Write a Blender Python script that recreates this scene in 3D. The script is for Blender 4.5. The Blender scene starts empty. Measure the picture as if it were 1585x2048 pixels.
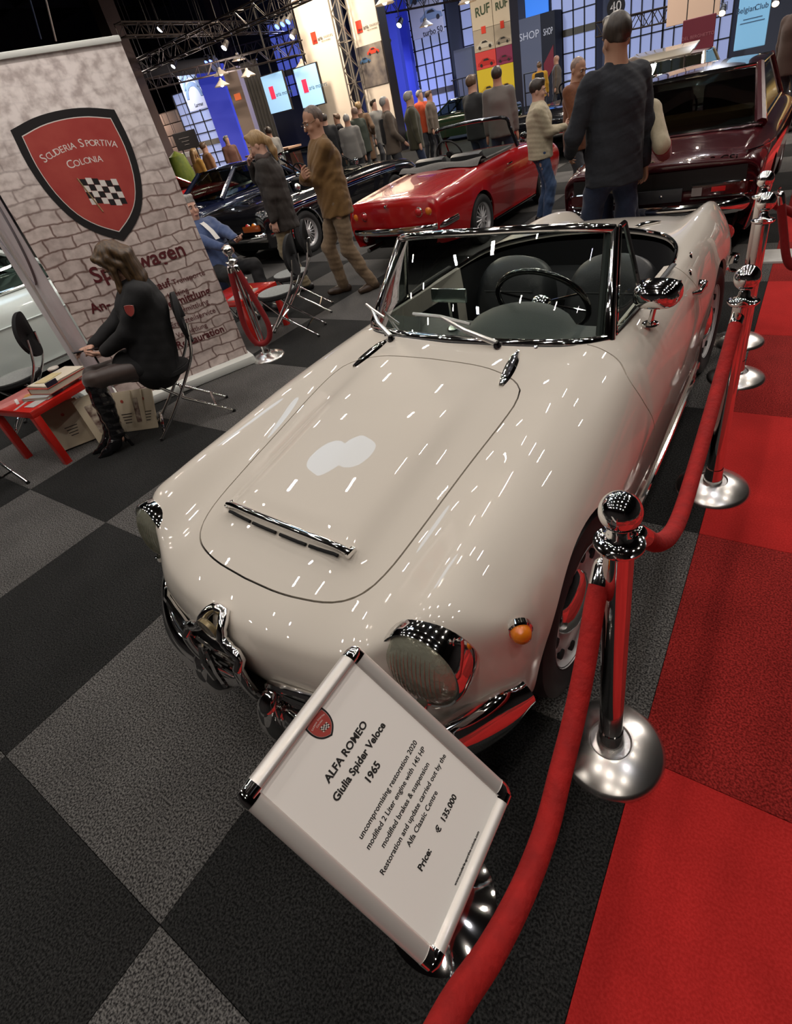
import bpy, math, random
import numpy as np
from mathutils import Vector, Matrix
random.seed(7); np.random.seed(7)
SC = bpy.context.scene; COL = SC.collection
# ---------------------------------------------------------------- camera
YAW, PITCH, ROLL, FPX, CAMH = .6884, .6146, .2323, 1043.72, 1.675
_f = Vector((-math.sin(YAW)*math.cos(PITCH), math.cos(YAW)*math.cos(PITCH), -math.sin(PITCH)))
_r0 = Vector((math.cos(YAW), math.sin(YAW), 0)); _d0 = _f.cross(_r0)
_r = math.cos(ROLL)*_r0 + math.sin(ROLL)*_d0; _d = -math.sin(ROLL)*_r0 + math.cos(ROLL)*_d0
cam_data = bpy.data.cameras.new('camera'); cam = bpy.data.objects.new('camera', cam_data); COL.objects.link(cam)
_m = Matrix((_r, -_d, -_f)).transposed().to_4x4(); _m.translation = (0, 0, CAMH)
cam.matrix_world = _m
cam_data.sensor_fit = 'VERTICAL'; cam_data.sensor_height = 24; cam_data.lens = 24*FPX/2048
cam_data.shift_x = -49.37/2048; cam_data.shift_y = -79.9/2048
cam_data.clip_start = .05; cam_data.clip_end = 200
SC.camera = cam
# ---------------------------------------------------------------- world, lights, exposure
SC.view_settings.view_transform = 'Standard'; SC.view_settings.look = 'None'
SC.view_settings.exposure = 0.0; SC.view_settings.gamma = 1.0; SC.view_settings.use_curve_mapping = False
W = bpy.data.worlds.new('world'); SC.world = W; W.use_nodes = True
W.node_tree.nodes['Background'].inputs[0].default_value = (.55, .6, .8, 1)
W.node_tree.nodes['Background'].inputs[1].default_value = .06
def area(loc, size, power, col=(1, .93, .84), rot=(0, 0, 0), shape='RECTANGLE', sy=None, spread=None):
    L = bpy.data.lights.new('hall_or_fill_light', 'AREA'); L.energy = power; L.color = col; L.shape = shape; L.size = size
    if sy: L.size_y = sy
    if spread: L.spread = spread
    o = bpy.data.objects.new('hall_or_fill_light', L); o.location = loc; o.rotation_euler = rot; COL.objects.link(o); return o
# rows of small lamps hung under the hall roof, above and in front of the car
for _i in range(7):
    for _j in range(9):
        _x = -9.5+_i*2.0+random.uniform(-.25, .25); _y = -3.2+_j*2.1+random.uniform(-.3, .3)
        area((_x, _y, 6.3+random.uniform(-.3, .3)), .075, 17.5, (1, .90, .79) if (_i+_j) % 4 else (.95, .95, 1), sy=.30)
# the round balloon lamp mirrored in the bonnet
area((-5.86, 3.49, 5.6), 2.0, 13, (.55, .78, 1), shape='ELLIPSE', sy=.85)
# fill lamps added to brighten the club stand's banner
for _x, _y in ((-3.35, 1.15), (-2.95, 2.0)):
    _o = area((_x, _y, 4.7), .16, 4.5, (1, .92, .86), shape='DISK', spread=math.radians(75)); _o.rotation_euler = (Vector((-4.24, 2.31, 1.6))-Vector((_x, _y, 4.7))).to_track_quat('-Z', 'Y').to_euler()
# stand lighting further down the hall; far-left banner and wall get added fill
for _x, _y, _z, _p, _c in [(-16, 17, 6, 500, (1, .82, .62)), (-11, 14, 6.3, 420, (1, .85, .68)), (-5, 16, 6.3, 420, (1, .88, .75)), (-20, 24, 6, 500, (.5, .55, 1)), (-13, 27, 6.5, 700, (.75, .82, 1)), (-26, 16, 6, 500, (1, .86, .75)), (-3, 24, 6.5, 500, (.85, .9, 1)), (-33, 22, 4, 250, (1, .75, .6)), (-22, 30, 4, 500, (.3, .35, 1)), (3, 12, 6, 300, (1, .9, .8)), (-32, 24.2, 5.6, 260, (.8, .85, 1)), (-38, 25.6, 4.6, 160, (1, .8, .65)), (-16.4, 18.9, 6.0, 110, (1, .84, .62)), (-13.9, 19.0, 6.0, 90, (1, .84, .62))]:
    area((_x, _y, _z), .9, _p, _c, shape='DISK')
area((-22, 19, 3.4), 1.0, 130, (1, .80, .70), rot=(math.pi, 0, 0), shape='DISK')  # added upward fill to lift the dark roof, no fixture there
# ================================================================ helpers
def lin(h):
    if isinstance(h, str):
        v = [int(h[i:i+2], 16)/255 for i in (0, 2, 4)]
        return tuple((c/12.92 if c <= .04045 else ((c+.055)/1.055)**2.4) for c in v)
    return tuple(h)
MATS = {}
def mat(name, col, rough=.5, metal=0., coat=0., emit=None, es=1., alpha=1., trans=0., ior=1.5, noise=None, bump=None, sheen=0., spec=None):
    """noise=(scale, colour2, contrast) speckle; bump=(scale, strength)"""
    if name in MATS: return MATS[name]
    m = bpy.data.materials.new(name); m.use_nodes = True; nt = m.node_tree; b = nt.nodes['Principled BSDF']
    c = lin(col)+(1,)
    b.inputs['Base Color'].default_value = c; b.inputs['Roughness'].default_value = rough; b.inputs['Metallic'].default_value = metal
    b.inputs['Coat Weight'].default_value = coat; b.inputs['Coat Roughness'].default_value = .012
    b.inputs['IOR'].default_value = ior
    if spec is not None: b.inputs['Specular IOR Level'].default_value = spec
    if sheen: b.inputs['Sheen Weight'].default_value = sheen
    if alpha < 1: b.inputs['Alpha'].default_value = alpha
    if trans: b.inputs['Transmission Weight'].default_value = trans
    if emit is not None:
        b.inputs['Emission Color'].default_value = lin(emit)+(1,); b.inputs['Emission Strength'].default_value = es
    if noise or bump:
        tc = nt.nodes.new('ShaderNodeTexCoord')
    if noise:
        n = nt.nodes.new('ShaderNodeTexNoise'); n.inputs['Scale'].default_value = noise[0]; n.inputs['Detail'].default_value = 3
        mpn = nt.nodes.new('ShaderNodeMapping'); mpn.inputs['Scale'].default_value = (1, 1, noise[3] if len(noise) > 3 else 1); nt.links.new(tc.outputs['Object'], mpn.inputs[0]); nt.links.new(mpn.outputs[0], n.inputs['Vector'])
        r = nt.nodes.new('ShaderNodeValToRGB'); k = noise[2]
        r.color_ramp.elements[0].position = .5-k; r.color_ramp.elements[1].position = .5+k
        r.color_ramp.elements[0].color = c; r.color_ramp.elements[1].color = lin(noise[1])+(1,)
        nt.links.new(n.outputs['Fac'], r.inputs['Fac']); nt.links.new(r.outputs['Color'], b.inputs['Base Color'])
    if bump:
        n2 = nt.nodes.new('ShaderNodeTexNoise'); n2.inputs['Scale'].default_value = bump[0]; n2.inputs['Detail'].default_value = 4
        nt.links.new(tc.outputs['Object'], n2.inputs['Vector'])
        bp = nt.nodes.new('ShaderNodeBump'); bp.inputs['Strength'].default_value = bump[1]; bp.inputs['Distance'].default_value = .01
        nt.links.new(n2.outputs['Fac'], bp.inputs['Height']); nt.links.new(bp.outputs['Normal'], b.inputs['Normal'])
    MATS[name] = m; return m
def glass(name, col=(.9, 1, .95), clear=.85, rough=.0):
    """thin window pane: mostly see-through, with a mirror-like sheen"""
    if name in MATS: return MATS[name]
    m = bpy.data.materials.new(name); m.use_nodes = True; nt = m.node_tree
    nt.nodes.remove(nt.nodes['Principled BSDF']); out = nt.nodes['Material Output']
    t = nt.nodes.new('ShaderNodeBsdfTransparent'); t.inputs[0].default_value = (*[c*clear for c in col], 1)
    g = nt.nodes.new('ShaderNodeBsdfGlossy'); g.inputs['Roughness'].default_value = rough
    f0 = nt.nodes.new('ShaderNodeFresnel'); f0.inputs[0].default_value = 1.45; f = nt.nodes.new('ShaderNodeMath'); f.operation = 'MULTIPLY'; f.inputs[1].default_value = .55; nt.links.new(f0.outputs[0], f.inputs[0])
    mx = nt.nodes.new('ShaderNodeMixShader'); nt.links.new(f.outputs[0], mx.inputs[0]); nt.links.new(t.outputs[0], mx.inputs[1]); nt.links.new(g.outputs[0], mx.inputs[2])
    nt.links.new(mx.outputs[0], out.inputs[0]); MATS[name] = m; return m
def link(o, parent=None):
    COL.objects.link(o)
    if parent is not None: o.parent = parent
    return o
def mesh_obj(name, V, Fc, m, parent=None, mi=None, smooth=True, ang=40, kind=None):
    me = bpy.data.meshes.new(name)
    V = np.asarray(V, dtype=float)
    me.from_pydata(V.tolist(), [], [tuple(int(i) for i in f) for f in Fc] if not isinstance(Fc, np.ndarray) else Fc.tolist())
    for x in (m if isinstance(m, (list, tuple)) else [m]): me.materials.append(x)
    if mi is not None: me.polygons.foreach_set('material_index', np.asarray(mi, dtype=np.int32))
    if smooth:
        me.polygons.foreach_set('use_smooth', np.ones(len(me.polygons), dtype=bool))
        if ang: me.set_sharp_from_angle(angle=math.radians(ang))
    me.update()
    o = bpy.data.objects.new(name, me); link(o, parent)
    if kind: o['kind'] = kind
    return o
def tag(o, label=None, cat=None, group=None, kind=None):
    if label: o['label'] = label
    if cat: o['category'] = cat
    if group: o['group'] = group
    if kind: o['kind'] = kind
    return o
def thing(name, label, cat, loc=(0, 0, 0), rz=0., group=None, kind=None):
    o = bpy.data.objects.new(name, None); o.empty_display_size = .1; COL.objects.link(o); o.location = loc; o.rotation_euler = (0, 0, rz)
    return tag(o, label, cat, group, kind)
def dup(root, loc=None, rz=None, label=None, group=None):
    r = root.copy(); COL.objects.link(r)
    if loc is not None: r.location = loc
    if rz is not None: r.rotation_euler = (0, 0, rz)
    if label: r['label'] = label
    if group: r['group'] = group
    for ch in list(root.children):
        c = ch.copy(); COL.objects.link(c); c.parent = r
        for g in list(ch.children):
            d = g.copy(); COL.objects.link(d); d.parent = c
    return r
class MB:
    """collects shapes and links them as one mesh object"""
    def __init__(s): s.V = []; s.F = []; s.mi = []; s.cur = 0
    def add(s, V, Fc):
        b = len(s.V); s.V += [tuple(map(float, v)) for v in V]; s.F += [tuple(int(i)+b for i in f) for f in Fc]; s.mi += [s.cur]*len(Fc); return s
    def mat(s, i): s.cur = i; return s
    def box(s, c, d, R=None, bev=0.):
        c = np.array(c, float); h = np.array(d, float)/2
        if bev <= 0:
            P = [np.array((x, y, z))*h for x in (-1, 1) for y in (-1, 1) for z in (-1, 1)]
            Fc = [(0, 1, 3, 2), (4, 6, 7, 5), (0, 4, 5, 1), (2, 3, 7, 6), (0, 2, 6, 4), (1, 5, 7, 3)]
        else:
            import bmesh
            bm = bmesh.new(); bmesh.ops.create_cube(bm, size=1)
            for v in bm.verts: v.co = Vector(v.co[i]*h[i]*2 for i in range(3))
            bmesh.ops.bevel(bm, geom=bm.edges[:], offset=min(bev, h.min()*.95), segments=2, profile=.6, affect='EDGES')
            bm.verts.index_update(); P = [np.array(v.co) for v in bm.verts]; Fc = [[v.index for v in f.verts] for f in bm.faces]; bm.free()
        if R is not None: P = [R@p for p in P]
        return s.add([p+c for p in P], Fc)
    def tube(s, path, r, n=10, cap=True, closed=False, flat=1.):
        P = np.array(path, float); m = len(P); rr = np.full(m, r, float) if np.isscalar(r) else np.array(r, float)
        T = np.gradient(P, axis=0)
        if closed: T = np.roll(P, -1, 0)-np.roll(P, 1, 0)
        T /= np.linalg.norm(T, axis=1)[:, None]+1e-12
        u = np.cross(T[0], (0, 0, 1.)); u = u if np.linalg.norm(u) > 1e-3 else np.cross(T[0], (1., 0, 0)); u /= np.linalg.norm(u)
        V = []
        for i in range(m):
            u = u-T[i]*(u@T[i]); u /= np.linalg.norm(u)+1e-12; w = np.cross(T[i], u)
            for k in range(n):
                a = 2*math.pi*k/n; V.append(P[i]+rr[i]*(math.cos(a)*u+flat*math.sin(a)*w))
        Fc = []
        for i in range(m if closed else m-1):
            j = (i+1) % m
            for k in range(n): Fc.append((i*n+k, i*n+(k+1) % n, j*n+(k+1) % n, j*n+k))
        if cap and not closed: Fc.append(tuple(range(n))[::-1]); Fc.append(tuple((m-1)*n+k for k in range(n)))
        return s.add(V, Fc)
    def cyl(s, a, b, r0, r1=None, n=16, cap=True): return s.tube([a, b], [r0, r0 if r1 is None else r1], n, cap)
    def lathe(s, prof, n=32, c=(0, 0, 0), axis='z', R=None, cap=True):
        V = []; m = len(prof)
        for r, z in prof:
            for k in range(n):
                a = 2*math.pi*k/n; p = np.array((r*math.cos(a), r*math.sin(a), z))
                if axis == 'x': p = np.array((p[2], p[0], p[1]))
                if axis == 'y': p = np.array((p[1], p[2], p[0]))
                if R is not None: p = R@p
                V.append(p+np.array(c))
        Fc = []
        for i in range(m-1):
            for k in range(n):
                q = (i*n+k, i*n+(k+1) % n, (i+1)*n+(k+1) % n, (i+1)*n+k); Fc.append(q)
        if cap and prof[0][0] > 1e-6: Fc.append(tuple(range(n))[::-1])
        if cap and prof[-1][0] > 1e-6: Fc.append(tuple((m-1)*n+k for k in range(n)))
        return s.add(V, Fc)
    def ball(s, c, r, n=20, R=None):
        r = np.array((r, r, r) if np.isscalar(r) else r, float); V = []; m = n//2
        for i in range(m+1):
            t = math.pi*i/m
            for k in range(n):
                a = 2*math.pi*k/n; p = np.array((math.sin(t)*math.cos(a), math.sin(t)*math.sin(a), math.cos(t)))*r
                V.append((R@p if R is not None else p)+np.array(c))
        return s.add(V, [(i*n+k, (i+1)*n+k, (i+1)*n+(k+1) % n, i*n+(k+1) % n) for i in range(m) for k in range(n)])
    def prism(s, poly, t, fr=None):
        """flat outline poly (u,v) with thickness t, placed by frame (origin, u, v, n)"""
        o, u, v, nn = fr if fr else (np.zeros(3), np.array((1., 0, 0)), np.array((0, 1., 0)), np.array((0, 0, 1.)))
        n = len(poly); A = [np.array(o)+p[0]*np.array(u)+p[1]*np.array(v) for p in poly]; V = A+[a+np.array(nn)*t for a in A]
        return s.add(V, [tuple(range(n))[::-1], tuple(range(n, 2*n))]+[(i, (i+1) % n, n+(i+1) % n, n+i) for i in range(n)])
    def grid(s, G):
        G = np.array(G, float); a, b = G.shape[:2]
        return s.add(G.reshape(-1, 3), [(i*b+j, (i+1)*b+j, (i+1)*b+j+1, i*b+j+1) for i in range(a-1) for j in range(b-1)])
    def loft(s, secs, cap=True):
        n = len(secs[0]); V = [p for q in secs for p in q]; m = len(secs)
        Fc = [(i*n+k, i*n+(k+1) % n, (i+1)*n+(k+1) % n, (i+1)*n+k) for i in range(m-1) for k in range(n)]
        if cap: Fc += [tuple(range(n))[::-1], tuple((m-1)*n+k for k in range(n))]
        return s.add(V, Fc)
    def obj(s, name, m, parent=None, smooth=True, ang=40, kind=None): return mesh_obj(name, s.V, s.F, m, parent, s.mi, smooth, ang, kind)
def rotm(ax, a):
    return np.array(Matrix.Rotation(a, 3, ax))
def crom(P, t):
    """Catmull-Rom through rows of P at parameters t (0..len-1)"""
    P = np.asarray(P, float); n = len(P); t = np.clip(np.asarray(t, float), 0, n-1-1e-9); i = t.astype(int); f = (t-i).reshape((-1,)+(1,)*(P.ndim-1))
    Q = np.concatenate([[2*P[0]-P[1]], P, [2*P[-1]-P[-2]]]); a, b, c, d = Q[i], Q[i+1], Q[i+2], Q[i+3]
    return .5*(2*b+(c-a)*f+(2*a-5*b+4*c-d)*f*f+(3*b-a-3*c+d)*f**3)
def smooth_path(P, n): return crom(P, np.linspace(0, len(P)-1, n))
def text(name, s, size, fr, m, parent=None, align='CENTER', ext=.0008, sx=1., bold=0.):
    """flat lettering as mesh; fr=(origin, u, v, n)"""
    cu = bpy.data.curves.new(name, 'FONT'); cu.body = s; cu.size = size; cu.align_x = align; cu.align_y = 'CENTER'; cu.extrude = ext; cu.offset = bold; cu.resolution_u = 3
    t = bpy.data.objects.new('tmp', cu); COL.objects.link(t)
    dg = bpy.context.evaluated_depsgraph_get(); me = bpy.data.meshes.new_from_object(t.evaluated_get(dg))
    bpy.data.objects.remove(t); bpy.data.curves.remove(cu)
    o_, u, v, n_ = [np.array(x, float) for x in fr]
    co = np.empty(len(me.vertices)*3); me.vertices.foreach_get('co', co); co = co.reshape(-1, 3)
    co = o_+co[:, :1]*sx*u+co[:, 1:2]*v+(co[:, 2:3]+ext)*n_
    me.vertices.foreach_set('co', co.ravel()); me.materials.clear(); me.materials.append(m); me.update(); me.name = name
    o = bpy.data.objects.new(name, me); return link(o, parent)
# ---- trimming of polygon meshes by a scalar field (keeps g < 0)
class PM:
    def __init__(s, V, Fc): s.V = np.asarray(V, float); s.F = [tuple(f) for f in Fc]
    @staticmethod
    def from_grid(G, mirror=True):
        a, b = G.shape[:2]; V = G.reshape(-1, 3); Fc = [(i*b+j, i*b+j+1, (i+1)*b+j+1, (i+1)*b+j) for i in range(a-1) for j in range(b-1)]
        if not mirror: return PM(V, Fc)
        idx = {}; V2 = V.tolist(); mp = []
        for k, v in enumerate(V):
            if abs(v[0]) < 1e-6: mp.append(k)
            else: mp.append(len(V2)); V2.append([-v[0], v[1], v[2]])
        Fc = Fc+[tuple(mp[i] for i in f[::-1]) for f in Fc]
        return PM(V2, Fc)
    def clip(s, g):
        gv = np.asarray(g(s.V), float); V = s.V.tolist(); cut = {}; out = []
        for f in s.F:
            ins = [gv[i] < 0 for i in f]
            if all(ins): out.append(f); continue
            if not any(ins): continue
            poly = []; n = len(f)
            for k in range(n):
                i, j = f[k], f[(k+1) % n]
                if ins[k]: poly.append(i)
                if ins[k] != ins[(k+1) % n]:
                    e = (min(i, j), max(i, j))
                    if e not in cut:
                        a, b = e; t = gv[a]/(gv[a]-gv[b]); cut[e] = len(V); V.append((s.V[a]*(1-t)+s.V[b]*t).tolist())
                    poly.append(cut[e])
            if len(poly) >= 3: out.append(tuple(poly))
        return PM(V, out).clean()
    def clean(s):
        used = sorted({i for f in s.F for i in f}); mp = {o: k for k, o in enumerate(used)}
        return PM(s.V[used] if len(used) else np.zeros((0, 3)), [tuple(mp[i] for i in f) for f in s.F])
    def normals(s):
        N = np.zeros_like(s.V)
        for f in s.F:
            p = s.V[list(f)]; n = np.zeros(3)
            for k in range(1, len(f)-1): n += np.cross(p[k]-p[0], p[k+1]-p[0])
            N[list(f)] += n
        return N/(np.linalg.norm(N, axis=1)[:, None]+1e-12)
    def lip(s, d, sel=None):
        """fold every open edge inwards by d"""
        N = s.normals(); cnt = {}
        for f in s.F:
            for k in range(len(f)):
                e = (f[k], f[(k+1) % len(f)]); cnt[e] = 1
        V = s.V.tolist(); mp = {}; F2 = list(s.F)
        for (a, b) in list(cnt):
            if (b, a) in cnt: continue
            if sel is not None and not (sel(s.V[a]) and sel(s.V[b])): continue
            for i in (a, b):
                if i not in mp: mp[i] = len(V); V.append((s.V[i]-N[i]*d).tolist())
            F2.append((b, a, mp[a], mp[b]))
        return PM(V, F2)
    def offset(s, d): return PM(s.V-s.normals()*d, s.F)
    def obj(s, name, m, parent=None, ang=38): return mesh_obj(name, s.V, s.F, m, parent, None, True, ang)
def poly_sd(P):
    """signed distance field (negative inside) of a closed 2-D outline; returns f(x, y)"""
    P = np.array(P, float); A = P; B = np.roll(P, -1, 0)
    def f(x, y):
        q = np.stack([x, y], -1)[:, None, :]; e = B-A; w = q-A[None]
        t = np.clip((w*e[None]).sum(-1)/((e*e).sum(-1)[None]+1e-12), 0, 1); d = np.sqrt(((w-e[None]*t[..., None])**2).sum(-1)).min(1)
        c = ((A[:, 1][None] > q[:, :, 1]) != (B[:, 1][None] > q[:, :, 1])); xi = (B[:, 0]-A[:, 0])*(q[:, :, 1]-A[:, 1])/(B[:, 1]-A[:, 1]+1e-12)+A[:, 0]
        ins = (c & (q[:, :, 0] < xi)).sum(1) % 2 == 1
        return np.where(ins, -d, d)
    return f
# ================================================================ the hall: floor
def speckle(name, a, b, bumps=.6, big=(1., 1.)):
    m = bpy.data.materials.new(name); m.use_nodes = True; nt = m.node_tree; bs = nt.nodes['Principled BSDF']; bs.inputs['Roughness'].default_value = .95; bs.inputs['Specular IOR Level'].default_value = .15
    geo = nt.nodes.new('ShaderNodeNewGeometry')
    n = nt.nodes.new('ShaderNodeTexNoise'); n.inputs['Scale'].default_value = 165; n.inputs['Detail'].default_value = 2; nt.links.new(geo.outputs['Position'], n.inputs['Vector'])
    n2 = nt.nodes.new('ShaderNodeTexNoise'); n2.inputs['Scale'].default_value = 3; n2.inputs['Detail'].default_value = 4; nt.links.new(geo.outputs['Position'], n2.inputs['Vector'])
    r = nt.nodes.new('ShaderNodeValToRGB'); r.color_ramp.elements[0].position = .38; r.color_ramp.elements[1].position = .66
    r.color_ramp.elements[0].color = lin(a)+(1,); r.color_ramp.elements[1].color = lin(b)+(1,); nt.links.new(n.outputs['Fac'], r.inputs['Fac'])
    mx = nt.nodes.new('ShaderNodeMix'); mx.data_type = 'RGBA'; mx.blend_type = 'MULTIPLY'; mx.inputs['Factor'].default_value = .35
    r2 = nt.nodes.new('ShaderNodeValToRGB'); r2.color_ramp.elements[0].color = (.55, .55, .55, 1); r2.color_ramp.elements[1].color = (1.25, 1.25, 1.25, 1); r2.color_ramp.elements[0].position = .35; r2.color_ramp.elements[1].position = .65
    nt.links.new(n2.outputs['Fac'], r2.inputs['Fac']); nt.links.new(r.outputs['Color'], mx.inputs['A']); nt.links.new(r2.outputs['Color'], mx.inputs['B']); nt.links.new(mx.outputs['Result'], bs.inputs['Base Color'])
    bp = nt.nodes.new('ShaderNodeBump'); bp.inputs['Strength'].default_value = bumps; bp.inputs['Distance'].default_value = .006; nt.links.new(n.outputs['Fac'], bp.inputs['Height']); nt.links.new(bp.outputs['Normal'], bs.inputs['Normal'])
    return m
CAR_DARK = speckle('charcoal_carpet', (.006, .006, .006), (.036, .036, .035)); CAR_LIGHT = speckle('grey_carpet', (.020, .019, .019), (.175, .168, .160))
RED_DARK = speckle('dark_red_carpet', (.15, .008, .007), (.40, .030, .026), .5); RED_BRIGHT = speckle('bright_red_carpet', (.40, .017, .015), (.51, .026, .024), .3)
floor = mesh_obj('floor', [(-60, -8, -.006), (16, -8, -.006), (16, 60, -.006), (-60, 60, -.006)], [(0, 1, 2, 3)], CAR_DARK, smooth=False); floor['kind'] = 'structure'
TX, TY = -.113, .815
def tile_mesh(m):
    b = MB(); b.box((.5, .5, -.004), (.9985, .9985, .008), bev=.0015); o = b.obj('carpet_tile', m, floor, ang=None); me = o.data; bpy.data.objects.remove(o); return me
TM = {k: tile_mesh(v) for k, v in dict(d=CAR_DARK, l=CAR_LIGHT, rd=RED_DARK, rb=RED_BRIGHT).items()}
for j in range(-10, 4):
    for i in range(-3, 12):
        x, y = TX+j, TY+i
        if abs(x+.5-(-y*.55)) > 6.5+.2*y: continue
        odd = (i+j) % 2 != 0; red = 0 <= j < 3
        o = bpy.data.objects.new('carpet_tile', TM[('rb' if odd else 'rd') if red else ('l' if odd else 'd')]); link(o, floor); o.location = (x, y, .006)
# ================================================================ cream roadster on the dark carpet
PAINT = mat('cream_paint', (.665, .61, .535), rough=.4, coat=1.0, spec=.12)
CHROME = mat('chrome', (.86, .85, .84), rough=.055, metal=1)
RIMS = mat('silver_rim', (.60, .60, .61), rough=.32, metal=.45)
SATIN = mat('satin_chrome', (.80, .79, .77), rough=.28, metal=.8)
CHROME_DARK = mat('chrome_shaded', (.62, .61, .60), rough=.09, metal=1)
BLACKGAP = mat('black_void', (.008, .008, .009), rough=.9)  # near-black for underparts, also paints the shade in gaps and openings
LEATHER = mat('black_leather', (.011, .012, .014), rough=.42, bump=(220, .12))
CARPETBLK = mat('black_car_carpet', (.010, .010, .012), rough=.95)
RUBBER = mat('tyre_rubber', (.012, .012, .013), rough=.7)
RUBBERB = mat('black_rubber', (.008, .008, .008), rough=.5)
LENS = mat('headlamp_lens', (.40, .40, .31), rough=.12, metal=.5, coat=1, bump=(60, .3))
AMBER = mat('amber_lens', (.75, .20, .012), rough=.15, coat=1)
REDLENS = mat('red_lens', (.45, .01, .012), rough=.15, coat=1)
WGLASS = glass('car_glass', (.90, 1, .95), .80)
DASH = mat('dark_dash_pad', (.030, .036, .034), rough=.55, bump=(300, .15))
STEEL = mat('painted_wheel_steel', (.66, .66, .66), rough=.4, metal=.15)

def dense(st, ns=8, nk=8):
    """stations (S,K,3) -> dense half surface grid"""
    st = np.array(st, float); S, K = st.shape[:2]
    a = crom(st, np.linspace(0, S-1, (S-1)*ns+1)); b = crom(a.transpose(1, 0, 2), np.linspace(0, K-1, (K-1)*nk+1)).transpose(1, 0, 2)
    b[:, 0, 0] = 0.; b[:, :, 0] = np.maximum(b[:, :, 0], 0); b[:, 1:, 0] = np.maximum(b[:, 1:, 0], 1e-4); return b
def sstep(x, a, b):
    t = np.clip((x-a)/(b-a), 0, 1); return t*t*(3-2*t)
def wheel(root, c, r, side, rim=.66, spokes=0, name='wheel', width=.16):
    """wheel as a part with tyre, rim and hub cap as its pieces; side=+1 faces +x"""
    w = bpy.data.objects.new(name, None); link(w, root); w.location = c
    def T(prof, m, nm, n=40):
        MB().lathe([(a, b*side) for a, b in prof], n, axis='x', cap=False).obj(nm, m, w)
    h = width/2
    T([(r*rim, -h*.8), (r*.86, -h), (r*.96, -h*.85), (r, -h*.5), (r, h*.5), (r*.97, h*.85), (r*.88, h), (r*.76, h*.96), (r*rim, h*.8)], RUBBER, 'tyre')
    if not spokes:
        T([(0, h*.15), (r*.2, h*.2), (r*.36, h*.35), (r*.44, h*.6), (r*.52, h*.62), (r*.60, h*.4), (r*rim*.97, h*.5), (r*rim*1.02, h*.86), (r*rim*1.03, h*.4), (r*rim*.98, -h*.6)], STEEL, 'rim')
        T([(0, h*.95), (r*.10, h*.93), (r*.22, h*.85), (r*.32, h*.66), (r*.36, h*.45)], CHROME, 'hub_cap')
        for k in range(10):
            a = 2*math.pi*k/10; MB().lathe([(0, 0), (.017, 0), (.017, .012), (0, .014)], 10, (side*h*.55, r*.54*math.cos(a), r*.54*math.sin(a)), 'x').obj('vent_hole', BLACKGAP, w)
    else:
        T([(r*rim*.86, h*.35), (r*rim*.97, h*.5), (r*rim*1.02, h*.86), (r*rim*1.03, h*.4), (r*rim*.98, -h*.6), (r*rim*.9, -h*.6), (r*rim*.86, h*.35)], RIMS, 'rim')
        T([(0, h*.9), (r*.13, h*.85), (r*.15, h*.3), (r*.15, -h*.2)], RIMS, 'hub_cap', 20)
        m = MB()
        for k in range(spokes):
            a = 2*math.pi*k/spokes; d = np.array((0, math.cos(a), math.sin(a)))
            m.tube([d*r*.13+np.array((side*h*.6, 0, 0)), d*r*rim*.90+np.array((side*h*.35, 0, 0))], [.011, .007], 6)
        o = m.obj('spoke_set', RIMS, w); o['kind'] = 'stuff'
        T([(0, -h*.5), (r*rim, -h*.5)], BLACKGAP, 'brake_disc', 24)
    return w

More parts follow.
